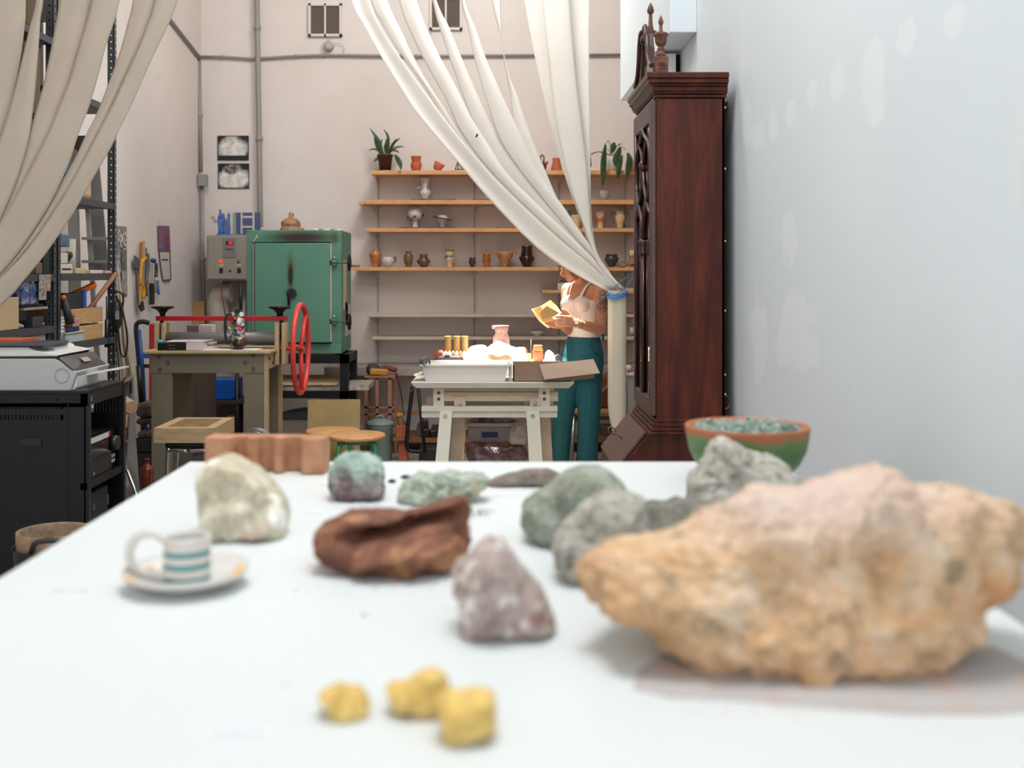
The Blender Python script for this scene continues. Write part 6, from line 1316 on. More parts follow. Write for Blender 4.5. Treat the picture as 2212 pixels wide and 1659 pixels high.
# buckets by the table
Yb_ = 3.6; x = X_(118, Yb_); s = Yb_/F
bk = thing('clay_ring_form', 'raw clay ring nested in the black bucket', 'clay ring', (x, Yb_, Z_(1210, Yb_)))
MB().lathe((x, Yb_, Z_(1205, Yb_)), [(66*s, 0), (76*s, 20*s), (78*s, 24*s), (78*s, 60*s), (75*s, 61*s), (73*s, 58*s), (72*s, 20*s)], 48, capb=False).build('ring_wall', rock_mat('bucket_clay', ['#7a6650', '#947c62', '#a48c70'], 12, 50, .85, .3), bk)
bk = thing('black_bucket', 'black rubber bucket on the floor beside the white table', 'bucket', (x, Yb_, 0))
MB().lathe((x, Yb_, 0), [(62*s, 0), (80*s, Z_(1176, Yb_)-.01), (86*s, Z_(1176, Yb_)), (83*s, Z_(1176, Yb_)-.004), (60*s, .02)], 40).build('bucket_body', mat('rubber_black', '#1d1d20', .6, c2='#3a3835', ns=12), bk)
MB().tube(smooth_curve([at(66, 1196, Yb_-.1), at(74, 1176, Yb_-.14), at(90, 1169, Yb_-.15), at(120, 1168, Yb_-.15), at(150, 1180, Yb_-.12)], 20), .009, 8).build('rim_handle', MC['rubber_black'], bk)

# ================================================================ PRESS TABLE
PY, PB = 6.3, 6.74
pt_ = thing('etching_press', 'grey wooden etching press table with red top beam and big red wheel', 'printing press', (X_(460, PY), 6.5, 0)); pgm = mat('press_grey', '#6f6655', .6, c2='#7a705d', ns=3); ppl = mat('press_ply', '#a8916c', .6, c2='#b8a27c', ns=6, stretch=(3, 20, 3))
xl, xr = X_(325, PY), X_(570, PY); zt = Z_(764, PY)
MB().box(X_(312, PY), X_(586, PY), PY-.03, PB, zt, zt+.018).build('table_top', ppl, pt_, bevel=.004)
for nm, px0, px1, y0, y1 in (('leg', 327, 371, PY, PY+.03), ('leg', 527, 570, PY, PY+.03), ('leg', 327, 371, PB-.03, PB), ('leg', 527, 570, PB-.03, PB)):
    MB().box(X_(px0, PY), X_(px1, PY), y0, y1, 0, zt).build(nm, pgm, pt_, bevel=.002)
MB().box(xl, xr, PY-.004, PY+.026, Z_(806, PY), zt-.001).build('front_apron', pgm, pt_, bevel=.002)
MB().box(xr, xr+.022, PY+.0405, PB-.0305, Z_(798, PY), zt-.001).build('side_apron', ppl, pt_)
MB().box(xr+.0005, xr+.022, PY+.001, PY+.04, 0, zt-.001).build('edge_ply', ppl, pt_); MB().box(xr+.0005, xr+.022, PB-.03, PB-.001, 0, zt-.001).build('edge_ply', ppl, pt_)
for px, py in ((344, 771), (363, 783), (346, 797), (530, 783), (547, 768), (547, 796)): MB().cyl(at(px, py, PY-.004), at(px, py, PY-.009), .010, seg=10).build('bolt_head', mat('bolt_brown', '#3f372e', .6), pt_)
for i in range(5): MB().cyl((xr+.022, PY+.04+.09*i, zt-.03-.03*(i % 2)), (xr+.027, PY+.04+.09*i, zt-.03-.03*(i % 2)), .009, seg=10).build('bolt_head', MC['bolt_brown'], pt_)
YB = 6.52
MB().pbox(336, 620, 683, 693, YB-.02, .04).build('red_beam', red_paint, pt_, bevel=.003)
for px, w in ((350, 12), (608, 12)):
    MB().box(X_(px-w, YB), X_(px-2, YB), YB-.05, YB+.05, zt-.08 if px > 400 else zt+.018, Z_(696, YB)).build('cheek_post', ppl, pt_, bevel=.006)
    MB().box(X_(px+3, YB), X_(px+w, YB), YB-.05, YB+.05, zt-.08 if px > 400 else zt+.018, Z_(697, YB)).build('cheek_post', ppl, pt_, bevel=.006)
    MB().tube([at(px, 735, YB), at(px, 678, YB)], .011, 10).build('screw_spindle', black_metal, pt_)
    q = 604 if px > 400 else 351
    MB().lathe(at(q, 684, YB), [(.014, 0), (.018, .02), (.034, .04), (.06, .05), (.066, .053), (.066, .060), (.05, .062), (.01, .058)], 28, capb=True).build('hand_wheel', black_metal, pt_)
MB().pbox(362, 596, 719, 741, YB+.03, .05).build('roller_bed', mat('roller_grey', '#6a6360', .5), pt_, bevel=.01)
MB().cyl(at(362, 730, YB-.02), at(596, 730, YB-.02), .035, seg=24).build('roller', mat('roller_grey2', '#77716e', .4, .3), pt_)
wc = Vector((X_(650, 6.5), 6.5, Z_(753, 6.5))); R = .257; rp = mat('bright_red_paint', '#d23a34', .3)
wh = MB().tube([wc+Vector((0, math.cos(a)*R, math.sin(a)*R)) for a in [2*math.pi*i/56 for i in range(56)]], .0155, 12, closed=True).build('drive_wheel', rp, pt_)
for a in (math.radians(52), math.radians(172), math.radians(-85)):
    MB().tube([wc, wc+Vector((0, math.cos(a)*R, math.sin(a)*R))], .013, 10).build('spoke', rp, wh)
MB().tube([wc+Vector((-.12, 0, 0)), wc+Vector((.02, 0, 0))], .013, 10).build('axle', rp, pt_)
# things on the press table
z = zt+.0185
def onp(name, label, cat, px0, px1, h, y0, y1, m, z_=z, bevel=.002):
    o = MB().box(X_(px0, y0), X_(px1, y0), y0, y1, z_, z_+h).build(name, m, bevel=bevel); tag(o, label, cat, 'books and papers on the press table'); return o
bkk = thing('thick_book', 'thick book with black spine and orange title on the press table', 'book', (X_(385, 6.3), 6.38, z), 'books and papers on the press table')
MB().box(X_(340, 6.29), X_(402, 6.29), 6.29, 6.45, z, z+.042).build('cover', mat('ink_black', '#0e0e0f', .4), bkk, bevel=.003)
MB().box(X_(402, 6.29)+.0005, X_(440, 6.29), 6.292, 6.448, z+.002, z+.045).build('pages', mat('page_white', '#d3c8c5', .8), bkk)
b = MB(); random.seed(8)
for i in range(5): x = X_(362+3.6*i, 6.288); b.box(x, x+.007, 6.287, 6.2885, z+.026, z+.031+.005*random.random())
b.build('title_lettering', mat('title_orange', '#8a4a14', .5), bkk)
b = MB()
for i in range(6): x = X_(364+2.4*i, 6.288); b.box(x, x+.0045, 6.287, 6.2885, z+.008, z+.012+(.003 if i % 2 else 0))
b.build('subtitle_lettering', mat('title_grey', '#6c6664', .5), bkk)
onp('magazine', 'glossy magazine lying open on the thick black book', 'magazine', 358, 444, .006, 6.3, 6.47, mat('magazine', '#cfcac8', .5, c2='#8f6a5a', ns=12, lo=.5, hi=.7), z+.046)
onp('hardback_book', 'cream paged book with green cover behind the black book', 'book', 441.5, 462, .022, 6.36, 6.47, mat('page_cream', '#cdbdaa', .8), z+.0)
onp('hardback_book', 'thin dark green cover on the cream paged book', 'book', 441.5, 462, .004, 6.36, 6.47, mat('green_cover', '#4f5c2c', .6), z+.0225)
onp('paperback_book', 'pale paperback, top of the books behind the black book', 'book', 441.5, 460, .014, 6.37, 6.47, mat('page_grey', '#b3a89a', .8), z+.027)
o = MB().ball(at(346, 738, 6.36), .016, 10, (1.3, 1, .7)).build('cyan_cap', mat('cyan_plastic', '#2fa3c9', .35)); tag(o, 'small turquoise stopper on the black book spine', 'bottlecap')  # a loose cap, no bottle under it
onp('flat_sheet', 'white papers lying flat under the round mate gourd', 'paper', 436, 556, .004, 6.285, 6.42, mat('bright_paper', '#cfccd2', .7))
onp('wooden_board', 'brown board lying under the white papers\' far edge', 'board', 470, 590, .006, 6.425, 6.47, mat('board_brown', '#7a4c38', .6))
bx = thing('small_carton', 'small pinkish white carton standing behind the press roller', 'box', (X_(430, 6.64), 6.66, zt+.018))
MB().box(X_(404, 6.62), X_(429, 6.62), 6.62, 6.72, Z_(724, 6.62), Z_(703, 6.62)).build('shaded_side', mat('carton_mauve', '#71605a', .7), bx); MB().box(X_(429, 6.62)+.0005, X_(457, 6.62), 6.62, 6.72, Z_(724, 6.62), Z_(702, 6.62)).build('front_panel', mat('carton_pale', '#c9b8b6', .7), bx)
MB().box(X_(404, 6.62), X_(457, 6.62), 6.625, 6.72, zt+.018, Z_(724, 6.62)-.0005).build('lower_carton', mat('carton_grey', '#6f6864', .7), bx)
# thermos
Yt = 6.39; s = Yt/F; x = X_(514, Yt); th = thing('thermos', 'dark green steel thermos covered with colourful stickers', 'thermos', (x, Yt, z))
MB().lathe((x, Yt, z), [(15*s, 0), (15.5*s, 2*s), (15.5*s, 56*s), (14*s, 62*s), (13*s, 66*s), (9*s, 68*s)], 32, capt=True).build('body', mat('thermos_green', '#3c4c44', .3, .5, c2='#b8b8bc', ns=30, lo=.48, hi=.52), th)
MB().lathe((x, Yt, z+68*s), [(8.5*s, 0), (8.5*s, 14*s), (7*s, 15*s)], 24, capt=True).build('steel_cup', chrome, th); MB().lathe((x, Yt, z+83*s), [(9*s, 0), (9*s, 2.5*s)], 24, capt=True).build('lid', mat('lid_green', '#1f4a2c', .4), th)
MB().tube(smooth_curve([at(498, 737, Yt), at(489, 736, Yt-.01), at(486, 712, Yt-.01), at(487, 690, Yt-.01), at(493, 679, Yt-.01), at(500, 678, Yt)], 20), .007, 8).build('handle', mat('handle_green', '#1f2e26', .4), th)
random.seed(31)
cols = ['#b3161d', '#c9161d', '#7c8c14', '#23508c', '#c8c8cc', '#1a1a1c', '#c26a24', '#e0dedc', '#8c2a2a', '#2f6f8c']
for i, (px, py, r, ci) in enumerate([(506, 688, 5, 0), (522, 709, 6, 1), (505, 705, 6.5, 2), (502, 680, 4.5, 3), (517, 674, 7, 5), (521, 694, 4, 7), (512, 686, 4, 6), (507, 677, 4.5, 4), (512, 714, 5, 3), (526, 700, 4, 4), (524, 678, 5, 7), (514, 702, 4, 8), (503, 716, 4, 4)]):
    a = math.asin(max(-1, min(1, (px-514)/15.7))); b = MB(); n = 12; P = []
    for k in range(n):
        t_ = 2*math.pi*k/n; aa = a+math.cos(t_)*r/15.7; hh = math.sin(t_)*r; P.append(Vector((x+math.sin(aa)*(15.8+.12*i)*s, Yt-math.cos(aa)*(15.8+.12*i)*s, Z_(py, Yt)+hh*s)))
    b._add(P, [tuple(range(n))]); b.build('sticker', mat('st%d' % ci, cols[ci], .4), th)
mg = thing('mate_gourd', 'round dark mate gourd with metal rim and straw', 'drinking gourd', (X_(516, 6.33), 6.33, z+.004)); x = X_(516, 6.33); s = 6.33/F
MB().lathe((x, 6.33, z+.0045), [(7*s, 0), (12*s, 3*s), (15*s, 9*s), (15*s, 14*s), (13*s, 19*s), (10*s, 23*s)], 28, capt=True).build('gourd', mat('gourd_dark', '#26120e', .3, c2='#4a2a1c', ns=10), mg)
MB().lathe((x, 6.33, z+.0045+20*s), [(12.5*s, 0), (11*s, 3*s), (10.5*s, 5*s), (9*s, 5*s)], 28, capt=True).build('metal_rim', mat('rim_brass', '#a08a68', .25, .9), mg)
MB().tube([at(510, 724, 6.33), at(500, 712, 6.31), at(491, 706, 6.3)], .004, 8).build('straw', chrome, mg)
# under the press
Yu = 8.22
o = MB(); o.prism([at(445, 820, Yu-.3), at(507, 820, Yu-.3), at(508, 855, Yu-.3), at(503, 863, Yu-.3), at(446, 863, Yu-.3)], (0, .25, 0)); tag(o.build('storage_bin', mat('storage_blue', '#0a4aa0', .4), bevel=.006), 'bright blue plastic storage bin seen beneath the press table', 'bin')
wk = thing('dark_side_table', 'dark tubular side table behind the press table', 'side table', at(480, 990, 8.0))
MB().box(X_(452, 7.85), X_(524, 7.85), 7.85, 8.25, Z_(866, 7.85)-.02, Z_(866, 7.85)+.0).build('table_top', mat('dark_shelf', '#2c2523', .7), wk)
for px, y in ((456, 7.87), (462, 8.2), (512, 7.87), (521, 8.2)): MB().tube([(X_(px, y), y, 0), (X_(px, y), y, Z_(866 if px != 512 else 800, y))], .015, 8).build('leg', black_metal, wk)
o = MB().box(X_(466, 8.3), X_(508, 8.3), 8.3, 8.5, 0, Z_(870, 8.3)).build('plain_carton', mat('drab_box', '#5b4e45', .85)); tag(o, 'drab brown carton behind the dark side table', 'box')
o = MB().box(X_(490, 7.9), X_(508, 7.9), 7.9, 8.0, 0.0, Z_(900, 7.9)).build('red_brick', terracotta, bevel=.003); tag(o, 'reddish brick stack seen below the side table', 'brick')
Yk = 7.0; s = Yk/F; x = X_(578, Yk); bb = thing('blue_bucket', 'blue bucket with turquoise rim standing behind the press legs', 'bucket', (x, Yk, 0))
MB().lathe((x, Yk, 0), [(17*s, 0), (22*s, 118*s), (21*s, 118*s), (16*s, 4*s)], 28).build('bucket_body', mat('bucket_blue', '#114f80', .4), bb); MB().lathe((x, Yk, 116*s), [(23*s, 0), (27*s, 1*s), (27*s, 4*s), (22*s, 5*s)], 28, capb=False).build('rim', mat('turquoise', '#2fa8c4', .4), bb)
# white column between the legs
o = MB().pbox(372, 400, 800, 1034, 7.6, .1).build('white_board', white_plastic); tag(o, 'white board standing behind the press table legs', 'board')
o = MB().pbox(401, 447, 806, 1040, 7.5, .25).build('brown_cupboard', mat('dim_brown', '#4a3d33', .8)); tag(o, 'dark brown cupboard seen between the press legs', 'cupboard')
o = MB().lathe((X_(505, 7.3), 7.3, .001), [(.16, 0), (.17, .12), (.1, .16)], 20, capt=True).build('dark_sack', mat('sack_black', '#1d1a1a', .8)); tag(o, 'black sack on the floor behind the wooden trough', 'sack')
# wooden trough on a chrome stool
Yw = 5.0; z0, z1 = Z_(957, Yw), Z_(925, Yw)
wt = thing('wooden_trough', 'thick hollowed wooden block on a chrome framed stool', 'mould', (X_(410, Yw), Yw+.18, z0)); ww = mat('trough_wood', '#a58a66', .6, c2='#b89c76', ns=4, stretch=(3, 14, 14), bump=.15)
xa, xb, ya, yb3 = X_(332, Yw), X_(463, Yw), Yw, Yw+.38; e = .045
b = MB(); b.box(xa, xb, ya, ya+e, z0, z1).box(xa, xb, yb3-e, yb3, z0, z1).box(xa, xa+e, ya+e, yb3-e, z0, z1).box(xb-e, xb, ya+e, yb3-e, z0, z1); b.build('block', ww, wt)
MB().box(xa+.004, xb-.004, ya+.004, yb3-.004, z0+.0005, z0+.012).build('hollow_floor', mat('stained_wood', '#6e4c2c', .6, c2='#8a643c', ns=14), wt)
cs = thing('chrome_stool', 'chrome tubular stool with black seat under the wooden trough', 'stool', (X_(405, Yw), Yw+.18, 0))
MB().box(X_(350, Yw), X_(450, Yw), Yw+.04, Yw+.34, z0-.03, z0-.001).build('seat', black_plastic, cs, bevel=.008)
for px, y in ((362, Yw+.03), (452, Yw+.03), (384, Yw+.33), (455, Yw+.33)):
    MB().tube(smooth_curve([(X_(405, y), y, z0-.04), (X_(px+(6 if px < 400 else -6), y), y, z0-.04), (X_(px, y), y, z0-.08), (X_(px-(8 if px < 400 else -8), y), y, .01)], 20), .011, 10).build('leg', chrome, cs)
o = MB().box(X_(392, 5.35), X_(450, 5.35), 5.36, 5.6, .2, .5).build('black_bag', mat('bag_black', '#101012', .7), bevel=.03); tag(o, 'black bag under the wooden trough', 'bag')
o = MB().box(X_(392, 5.35), X_(450, 5.35), 5.36, 5.6, 0, .199).build('low_crate', mat('crate_dark', '#1b1918', .7)); tag(o, 'black crate carrying the bag under the trough', 'crate')
# ribbed coil
Yl = 5.9; x = X_(553, Yl); cf = thing('fan_guard', 'grey ribbed metal dome seen behind the fluted clay block', 'fan', (x, Yl, Z_(985, Yl)))
rg = mat('rib_grey', '#8f9092', .35, .7)
for i in range(14):
    a = -1.2+2.4*i/13; P = []
    for k in range(17):
        t_ = math.pi*k/16; P.append(Vector((x+math.cos(t_)*.1*math.cos(a*.0)+0, Yl+math.sin(a)*.11*math.sin(t_), Z_(980, Yl)+math.sin(t_)*.135*math.cos(a))))
    MB().tube(P, .0035, 5).build('rib', rg, cf)
MB().lathe((x, Yl, Z_(985, Yl)), [(.11, 0), (.115, .01), (.11, .02)], 28).build('base_ring', rg, cf)
MB().lathe((x, Yl, 0), [(.12, 0), (.12, .01), (.02, .03), (.02, Z_(985, Yl)-.001)], 20, capt=True).build('pedestal', black_metal, cf)
# ================================================================ TRESTLE TABLE IN THE MIDDLE
TT = .779; tw = mat('cream_paint', '#d3cdbd', .6, c2='#dcd7c9', ns=6, bump=.05); tws = mat('cream_wood', '#c9b59a', .6, c2='#d4c2a8', ns=6, stretch=(3, 20, 20))
ta = thing('trestle_table', 'cream painted table top resting on two adjustable trestles', 'table', (X_(1063, 6.4), 6.75, TT-.035))
zt = TT; x0, x1 = X_(888, 6.4), X_(1240, 6.4)
b = MB(); P = [(x0, 6.4, zt-.008), (x0+.03, 6.41, zt-.035), (x1-.03, 6.41, zt-.035), (x1, 6.4, zt-.008), (x1, 6.4, zt), (x0, 6.4, zt)]
b.prism(P, (0, .72, 0)); b.build('table_top', tw, ta, bevel=.003)
def trestle(Y, label):
    t_ = thing('trestle', label, 'trestle', (X_(1058, Y), Y, 0), 'adjustable trestles under the table'); k = 6.5/Y; sx = lambda p: X_(CX+(p-CX)*1.0, 6.5)
    z = lambda py: Z_(py, 6.5); u = TT-.036
    MB().box(sx(912), sx(1203), Y-.05, Y+.05, z(900), z(876)).build('main_beam', tw, t_, bevel=.003)
    MB().box(sx(912), sx(1203), Y-.06, Y-.05, z(886), z(875)).build('lip', tw, t_)
    MB().box(sx(938), sx(1205), Y-.03, Y+.03, z(866), z(846)).build('top_beam', tws, t_, bevel=.003)
    MB().box(sx(960), sx(1196), Y-.02, Y+.04, z(845), u).build('top_batten', tws, t_)
    for a, c in ((937, 960), (1163, 1187)):
        MB().box(sx(a), sx(c), Y-.045, Y-.02, z(876), u).build('upright', tw, t_)
        for py in (847, 860): MB().cyl((sx((a+c)/2), Y-.045, z(py)), (sx((a+c)/2), Y-.0475, z(py)), .010, seg=12).build('peg_hole', mat('hole_rust', '#7a5238', .8), t_)
    for a, c in ((982, 1006), (1144, 1166)):
        MB().box(sx(a), sx(c), Y-.055, Y-.035, z(874), z(857)).build('block', tws, t_); MB().cyl((sx((a+c)/2), Y-.055, z(866)), (sx((a+c)/2), Y-.068, z(866)), .011, seg=8).build('wing_bolt', chrome, t_)
    for (ta_, tb, ba, bb, dy, m_) in ((952, 978, 933, 962, -.22, tw), (978, 1004, 963, 990, .22, tws), (1136, 1164, 1148, 1176, -.22, tw), (1164, 1188, 1176, 1204, .22, tws)):
        s0 = .055 if dy > 0 else -.055
        lo = dy; q = lambda p, yy, zz: Vector((sx(p), yy, zz)); o_ = .0
        dx0 = 0
        b = MB(); b._add([q(ta_, Y+s0-.012, z(886)), q(tb, Y+s0-.012, z(886)), q(tb, Y+s0+.012, z(886)), q(ta_, Y+s0+.012, z(886)), q(ba, Y+lo-.012, 0), q(bb, Y+lo-.012, 0), q(bb, Y+lo+.012, 0), q(ba, Y+lo+.012, 0)],
                         [(0, 1, 2, 3), (4, 7, 6, 5), (0, 4, 5, 1), (1, 5, 6, 2), (2, 6, 7, 3), (3, 7, 4, 0)]); b.build('leg', m_, t_)
    for px in (963, 1150): MB().cyl((sx(px), Y-.068, z(895)), (sx(px), Y-.08, z(895)), .012, seg=8).build('wing_bolt', chrome, t_)
trestle(6.5, 'cream adjustable trestle under the front of the table'); trestle(6.98, 'cream adjustable trestle under the far side of the table')
GB = 'things on the trestle table'
z = TT+.0008
# plastic tray
tr_ = thing('plastic_basin', 'white ridged plastic basin on the front edge of the trestle table', 'basin', (X_(1000, 6.45), 6.58, z), GB)
xa, xb, ya, yb4, zh = X_(912, 6.42), X_(1098, 6.42), 6.43, 6.74, .095; wp = cloth_mat('basin_white', '#efedeb', '#f2f1ef', .4)
def quadring(b, x0, x1, y0, y1, z0, x2, x3, y2, y3, z1):
    V = b._add([(x0, y0, z0), (x1, y0, z0), (x1, y1, z0), (x0, y1, z0), (x2, y2, z1), (x3, y2, z1), (x3, y3, z1), (x2, y3, z1)], [(0, 1, 5, 4), (1, 2, 6, 5), (2, 3, 7, 6), (3, 0, 4, 7)])
b = MB(); quadring(b, xa+.02, xb-.02, ya+.015, yb4-.015, z, xa, xb, ya, yb4, z+zh); b._add([(xa+.02, ya+.015, z), (xb-.02, ya+.015, z), (xb-.02, yb4-.015, z), (xa+.02, yb4-.015, z)], [(3, 2, 1, 0)])
b.build('walls', wp, tr_, solid=.003)
b = MB(); b.box(xa-.014, xb+.014, ya-.014, ya+.002, z+zh-.004, z+zh+.004).box(xa-.014, xb+.014, yb4-.002, yb4+.014, z+zh-.004, z+zh+.004).box(xa-.014, xa+.002, ya, yb4, z+zh-.004, z+zh+.004).box(xb-.002, xb+.014, ya, yb4, z+zh-.004, z+zh+.004)
b.build('rim', wp, tr_)
o = thing('glass_jar', 'clear glass jar lying on its side on the corner of the basin', 'jar', at(917, 792, 6.46), GB)
gl = mat('jar_glass', '#aeb4b0', .08, trans=.8); c = at(921, 782.5, 6.42); ax = Vector((.35, -1, -.05)).normalized(); s = 6.42/F
MB().lathe(c-ax*.07, [(9*s, 0), (10*s, .01), (10*s, .05), (8.5*s, .06), (8.5*s, .075), (7*s, .073), (7.5*s, .01), (.001, .008)], 24, axis=ax).build('glass', gl, o)
MB().lathe(c-ax*.005, [(3*s, 0), (5*s, .002), (8.7*s, .006), (8.7*s, .012)], 24, axis=ax, capb=True).build('metal_lid', chrome, o)
# two cartons the heap stands on
c1z = .853; o = MB().box(X_(930, 6.82), X_(1098, 6.82), 6.80, 7.10, z, c1z).build('white_carton', mat('carton_cream', '#d9d2c8', .8), bevel=.002); tag(o, 'long low white carton behind the basin', 'box', GB)
o = MB().box(X_(1105, 6.77), X_(1216, 6.77), 6.78, 7.10, z, c1z+.004).build('white_carton', MC['carton_cream'], bevel=.002); tag(o, 'low white carton behind the open cardboard box', 'box', GB)
c1z += .0008
Yp = 6.86; pu = thing('leather_purse', 'dark plum leather purse with flap clasp on the trestle table', 'purse', (X_(965, Yp), Yp, c1z), GB); pl_ = mat('plum_leather', '#3a2a2e', .3, coat=.3)
b = MB(); b.prism([at(928, 783.8, Yp), at(930, 779, Yp), at(945, 772, Yp), at(965, 769, Yp), at(996, 770, Yp), at(1001, 774, Yp), at(1002, 783.8, Yp)], (0, .12, 0)); b.build('body', pl_, pu, bevel=.008)
MB().pbox(961, 971, 767, 774, Yp-.008, .01).build('clasp', mat('clasp_black', '#0e0d0d', .3), pu, bevel=.002); MB().pbox(957, 974, 762, 769, Yp+.01, .03).build('white_tag', paper_w, pu)
def hp(name, label, cat, poly, Y, d, m, **k): return rock(name, label, cat, poly, Y, d, m, floor_z=c1z, group=GB, nlat=24, nlon=48, **k)
crum = mat('crumpled_white', '#e4e0d8', .8, bump=.5, bs=25, bd=.02, c2='#ece9e2'); kf = mat('kraft_lump', '#b08c66', .8, c2='#c9a984', ns=20, bump=.4)
hp('clay_figure', 'reddish brown clay piece behind the leather purse', 'ceramic piece', [(928, 783), (934, 768), (942, 758), (955, 756), (962, 765), (960, 783)], 6.99, .07, mat('red_clay', '#84412c', .7, c2='#a05a3c', ns=16), facet=.2, seed=31)
hp('crumpled_paper', 'crumpled white paper heap in front of the pink jar, taller one', 'paper', [(1040, 785), (1045, 760), (1060, 745), (1078, 736), (1098, 744), (1120, 755), (1125, 785)], 6.92, .10, crum, rough=.09, facet=.3, seed=32)
hp('crumpled_paper', 'crumpled white paper heap beside the amber tubes, lower one', 'paper', [(1004, 785), (1008, 765), (1015, 750), (1032, 745), (1050, 747), (1055, 765), (1052, 785)], 6.88, .10, crum, rough=.09, facet=.3, seed=33)
hp('wrapped_clay', 'brown clay block wrapped in clear plastic on the trestle table', 'clay', [(1046, 784), (1048, 770), (1056, 762), (1080, 760), (1104, 762), (1104, 784)], 6.81, .08, kf, rough=.05, facet=.2, seed=34)
hp('paper_bundle', 'white bundle lying between the wrapped clay and the yellow jar', 'paper', [(1106, 784), (1108, 762), (1118, 750), (1134, 752), (1138, 784)], 6.95, .1, crum, rough=.05, facet=.2, seed=35)
hp('orange_fabric', 'small orange peel like scrap behind the white bundle', 'scrap', [(1118, 760), (1124, 750), (1134, 750), (1140, 760), (1136, 785), (1120, 785)], 7.04, .04, mat('peel_orange', '#b8562c', .7), seed=36)
hp('white_stone', 'white lump beside the small orange pot', 'stone', [(1176, 784), (1178, 762), (1186, 756), (1196, 764), (1200, 784)], 6.9, .06, crum, rough=.06, facet=.3, seed=37)
random.seed(6)
for i in range(7):
    px = 963+i*8; s_ = random.uniform(4, 6)
    hp('clay_sample', ['tiny white clay sample closest to the purse tag', 'second tiny clay sample below the amber tubes', 'third tiny clay sample below the amber tubes', 'fourth tiny clay sample, under the middle amber tube', 'fifth tiny clay sample below the amber tubes', 'sixth tiny clay sample below the amber tubes', 'last tiny clay sample, beside the lower paper heap'][i], 'clay sample',
       [(px-s_, 775), (px-s_*.7, 763), (px, 757), (px+s_*.7, 762), (px+s_, 775)], 6.99, .03, crum if i % 2 else kf, seed=40+i)
for i, px in enumerate((968, 987, 1004)):
    Y = 7.05; s = Y/F; o = MB().lathe((X_(px, Y), Y, c1z), [(7.0*s, 0), (7.0*s, (783-733)*s), (7.4*s, (783-732)*s), (7.4*s, (783-730)*s), (6*s, (783-730)*s), (6*s, 5*s)], 24).build('amber_tube', mat('amber_card', '#b08a50', .6))
    tag(o, ['amber cardboard tube nearest the kiln, of the three', 'amber cardboard tube in the middle of the three', 'amber cardboard tube closest to the crumpled paper'][i], 'tube', 'three amber tubes')
Y = 7.05; s = Y/F; pk = pot_mat('pink_ceramic', '#b8877a', '#c9a094', rough=.5)
j = thing('pink_jar', 'tall pink ceramic jar with straight collar behind the crumpled paper', 'jar', (X_(1083, Y), Y, c1z), GB)
MB().lathe((X_(1083, Y), Y, c1z), [(14*s, 0), (17*s, 8*s), (18.5*s, 30*s), (17.5*s, 50*s), (13*s, 60*s), (14*s, 64*s), (16.5*s, 76*s), (14.5*s, 76*s), (12*s, 60*s), (14*s, 30*s), (.002, 10*s)], 32, wob=.02).build('body', pk, j)
MB().ball((X_(1066, Y), Y, c1z+72*s), .012, 8).build('side_lug', pk, j)
Y = 6.95; s = Y/F; op = thing('orange_pot', 'small orange clay pot with a lumpy lid on the trestle table', 'pot', (X_(1162, Y), Y, c1z), GB)
MB().lathe((X_(1162, Y), Y, c1z), [(10*s, 0), (12*s, 6*s), (12.5*s, 14*s), (11.5*s, 20*s), (12*s, 23*s)], 28, capt=True).build('body', mat('orange_clay', '#b06a44', .7), op)
MB().lathe((X_(1163, Y), Y, c1z+23*s), [(11*s, 0), (11.5*s, 4*s), (9.5*s, 10*s), (10*s, 13*s), (4*s, 13.5*s)], 20, wob=.2, capt=True).build('lid', mat('lid_bread', '#b88850', .7), op)
Y = 6.88; s = Y/F; o = MB().lathe((X_(1142, Y), Y, c1z), [(5*s, 0), (5*s, 16*s), (5.4*s, 16*s), (5.4*s, 20*s)], 18, capt=True).build('yellow_jar', mat('jar_yellow', '#b9a86a', .5)); tag(o, 'tiny yellowish jar beside the small orange pot', 'jar', GB)
o = MB().tube([(X_(1147, 7.05), 7.05, c1z), at(1147, 733, 7.05)], .0025, 6).build('thin_rod', mat('rod_pink', '#a0726a', .6)); tag(o, 'thin upright pinkish rod behind the small pot', 'rod', GB)
o = hp('grey_cloth', 'dark grey cloth end near the person on the trestle table', 'cloth', [(1196, 784), (1198, 768), (1206, 765), (1214, 775), (1215, 784)], 7.0, .06, mat('cloth_grey', '#5f5a5c', .9), seed=51)
# open cardboard box
bx = thing('open_cardboard_box', 'open brown cardboard box with one flap folded out at the table end', 'box', (X_(1190, 6.45), 6.55, z), GB)
xa, xb, ya, yb5 = X_(1109, 6.42), X_(1236, 6.42), 6.43, 6.72; zb, zh = z, Z_(789, 6.42)
b = MB(); b.box(xa, xb, ya, ya+.005, zb, zh).box(xa, xb, yb5-.005, yb5, zb, zh).box(xa, xa+.005, ya, yb5, zb, zh).box(xb-.005, xb, ya, yb5, zb, zh).box(xa, xb, ya, yb5, zb, zb+.004); b.build('carton_body', cardboard, bx)
b = MB(); A, B, C_, D = at(1165, 788, 6.425), at(1282, 776, 6.36), at(1296, 806, 6.28), at(1176, 820, 6.36); b.prism([A, B, C_, D], (0, .004, .001)); b.build('folded_flap', mat('cardboard_light', '#a68f7c', .8), bx)
b = MB(); b.prism([at(1200, 812, 6.39), at(1283, 803, 6.39), at(1283, 816, 6.39), at(1236, 822, 6.39), at(1200, 822, 6.39)], (0, .004, 0)); b.build('lower_flap', cardboard, bx)
o = MB().prism([at(893, 811, 6.46), at(915, 807, 6.5), at(915, 812, 6.5), at(897, 812.5, 6.46)], (0, .12, .0)).build('paper_scrap', paper_w); tag(o, 'white paper corner sticking out beside the basin', 'paper', GB)
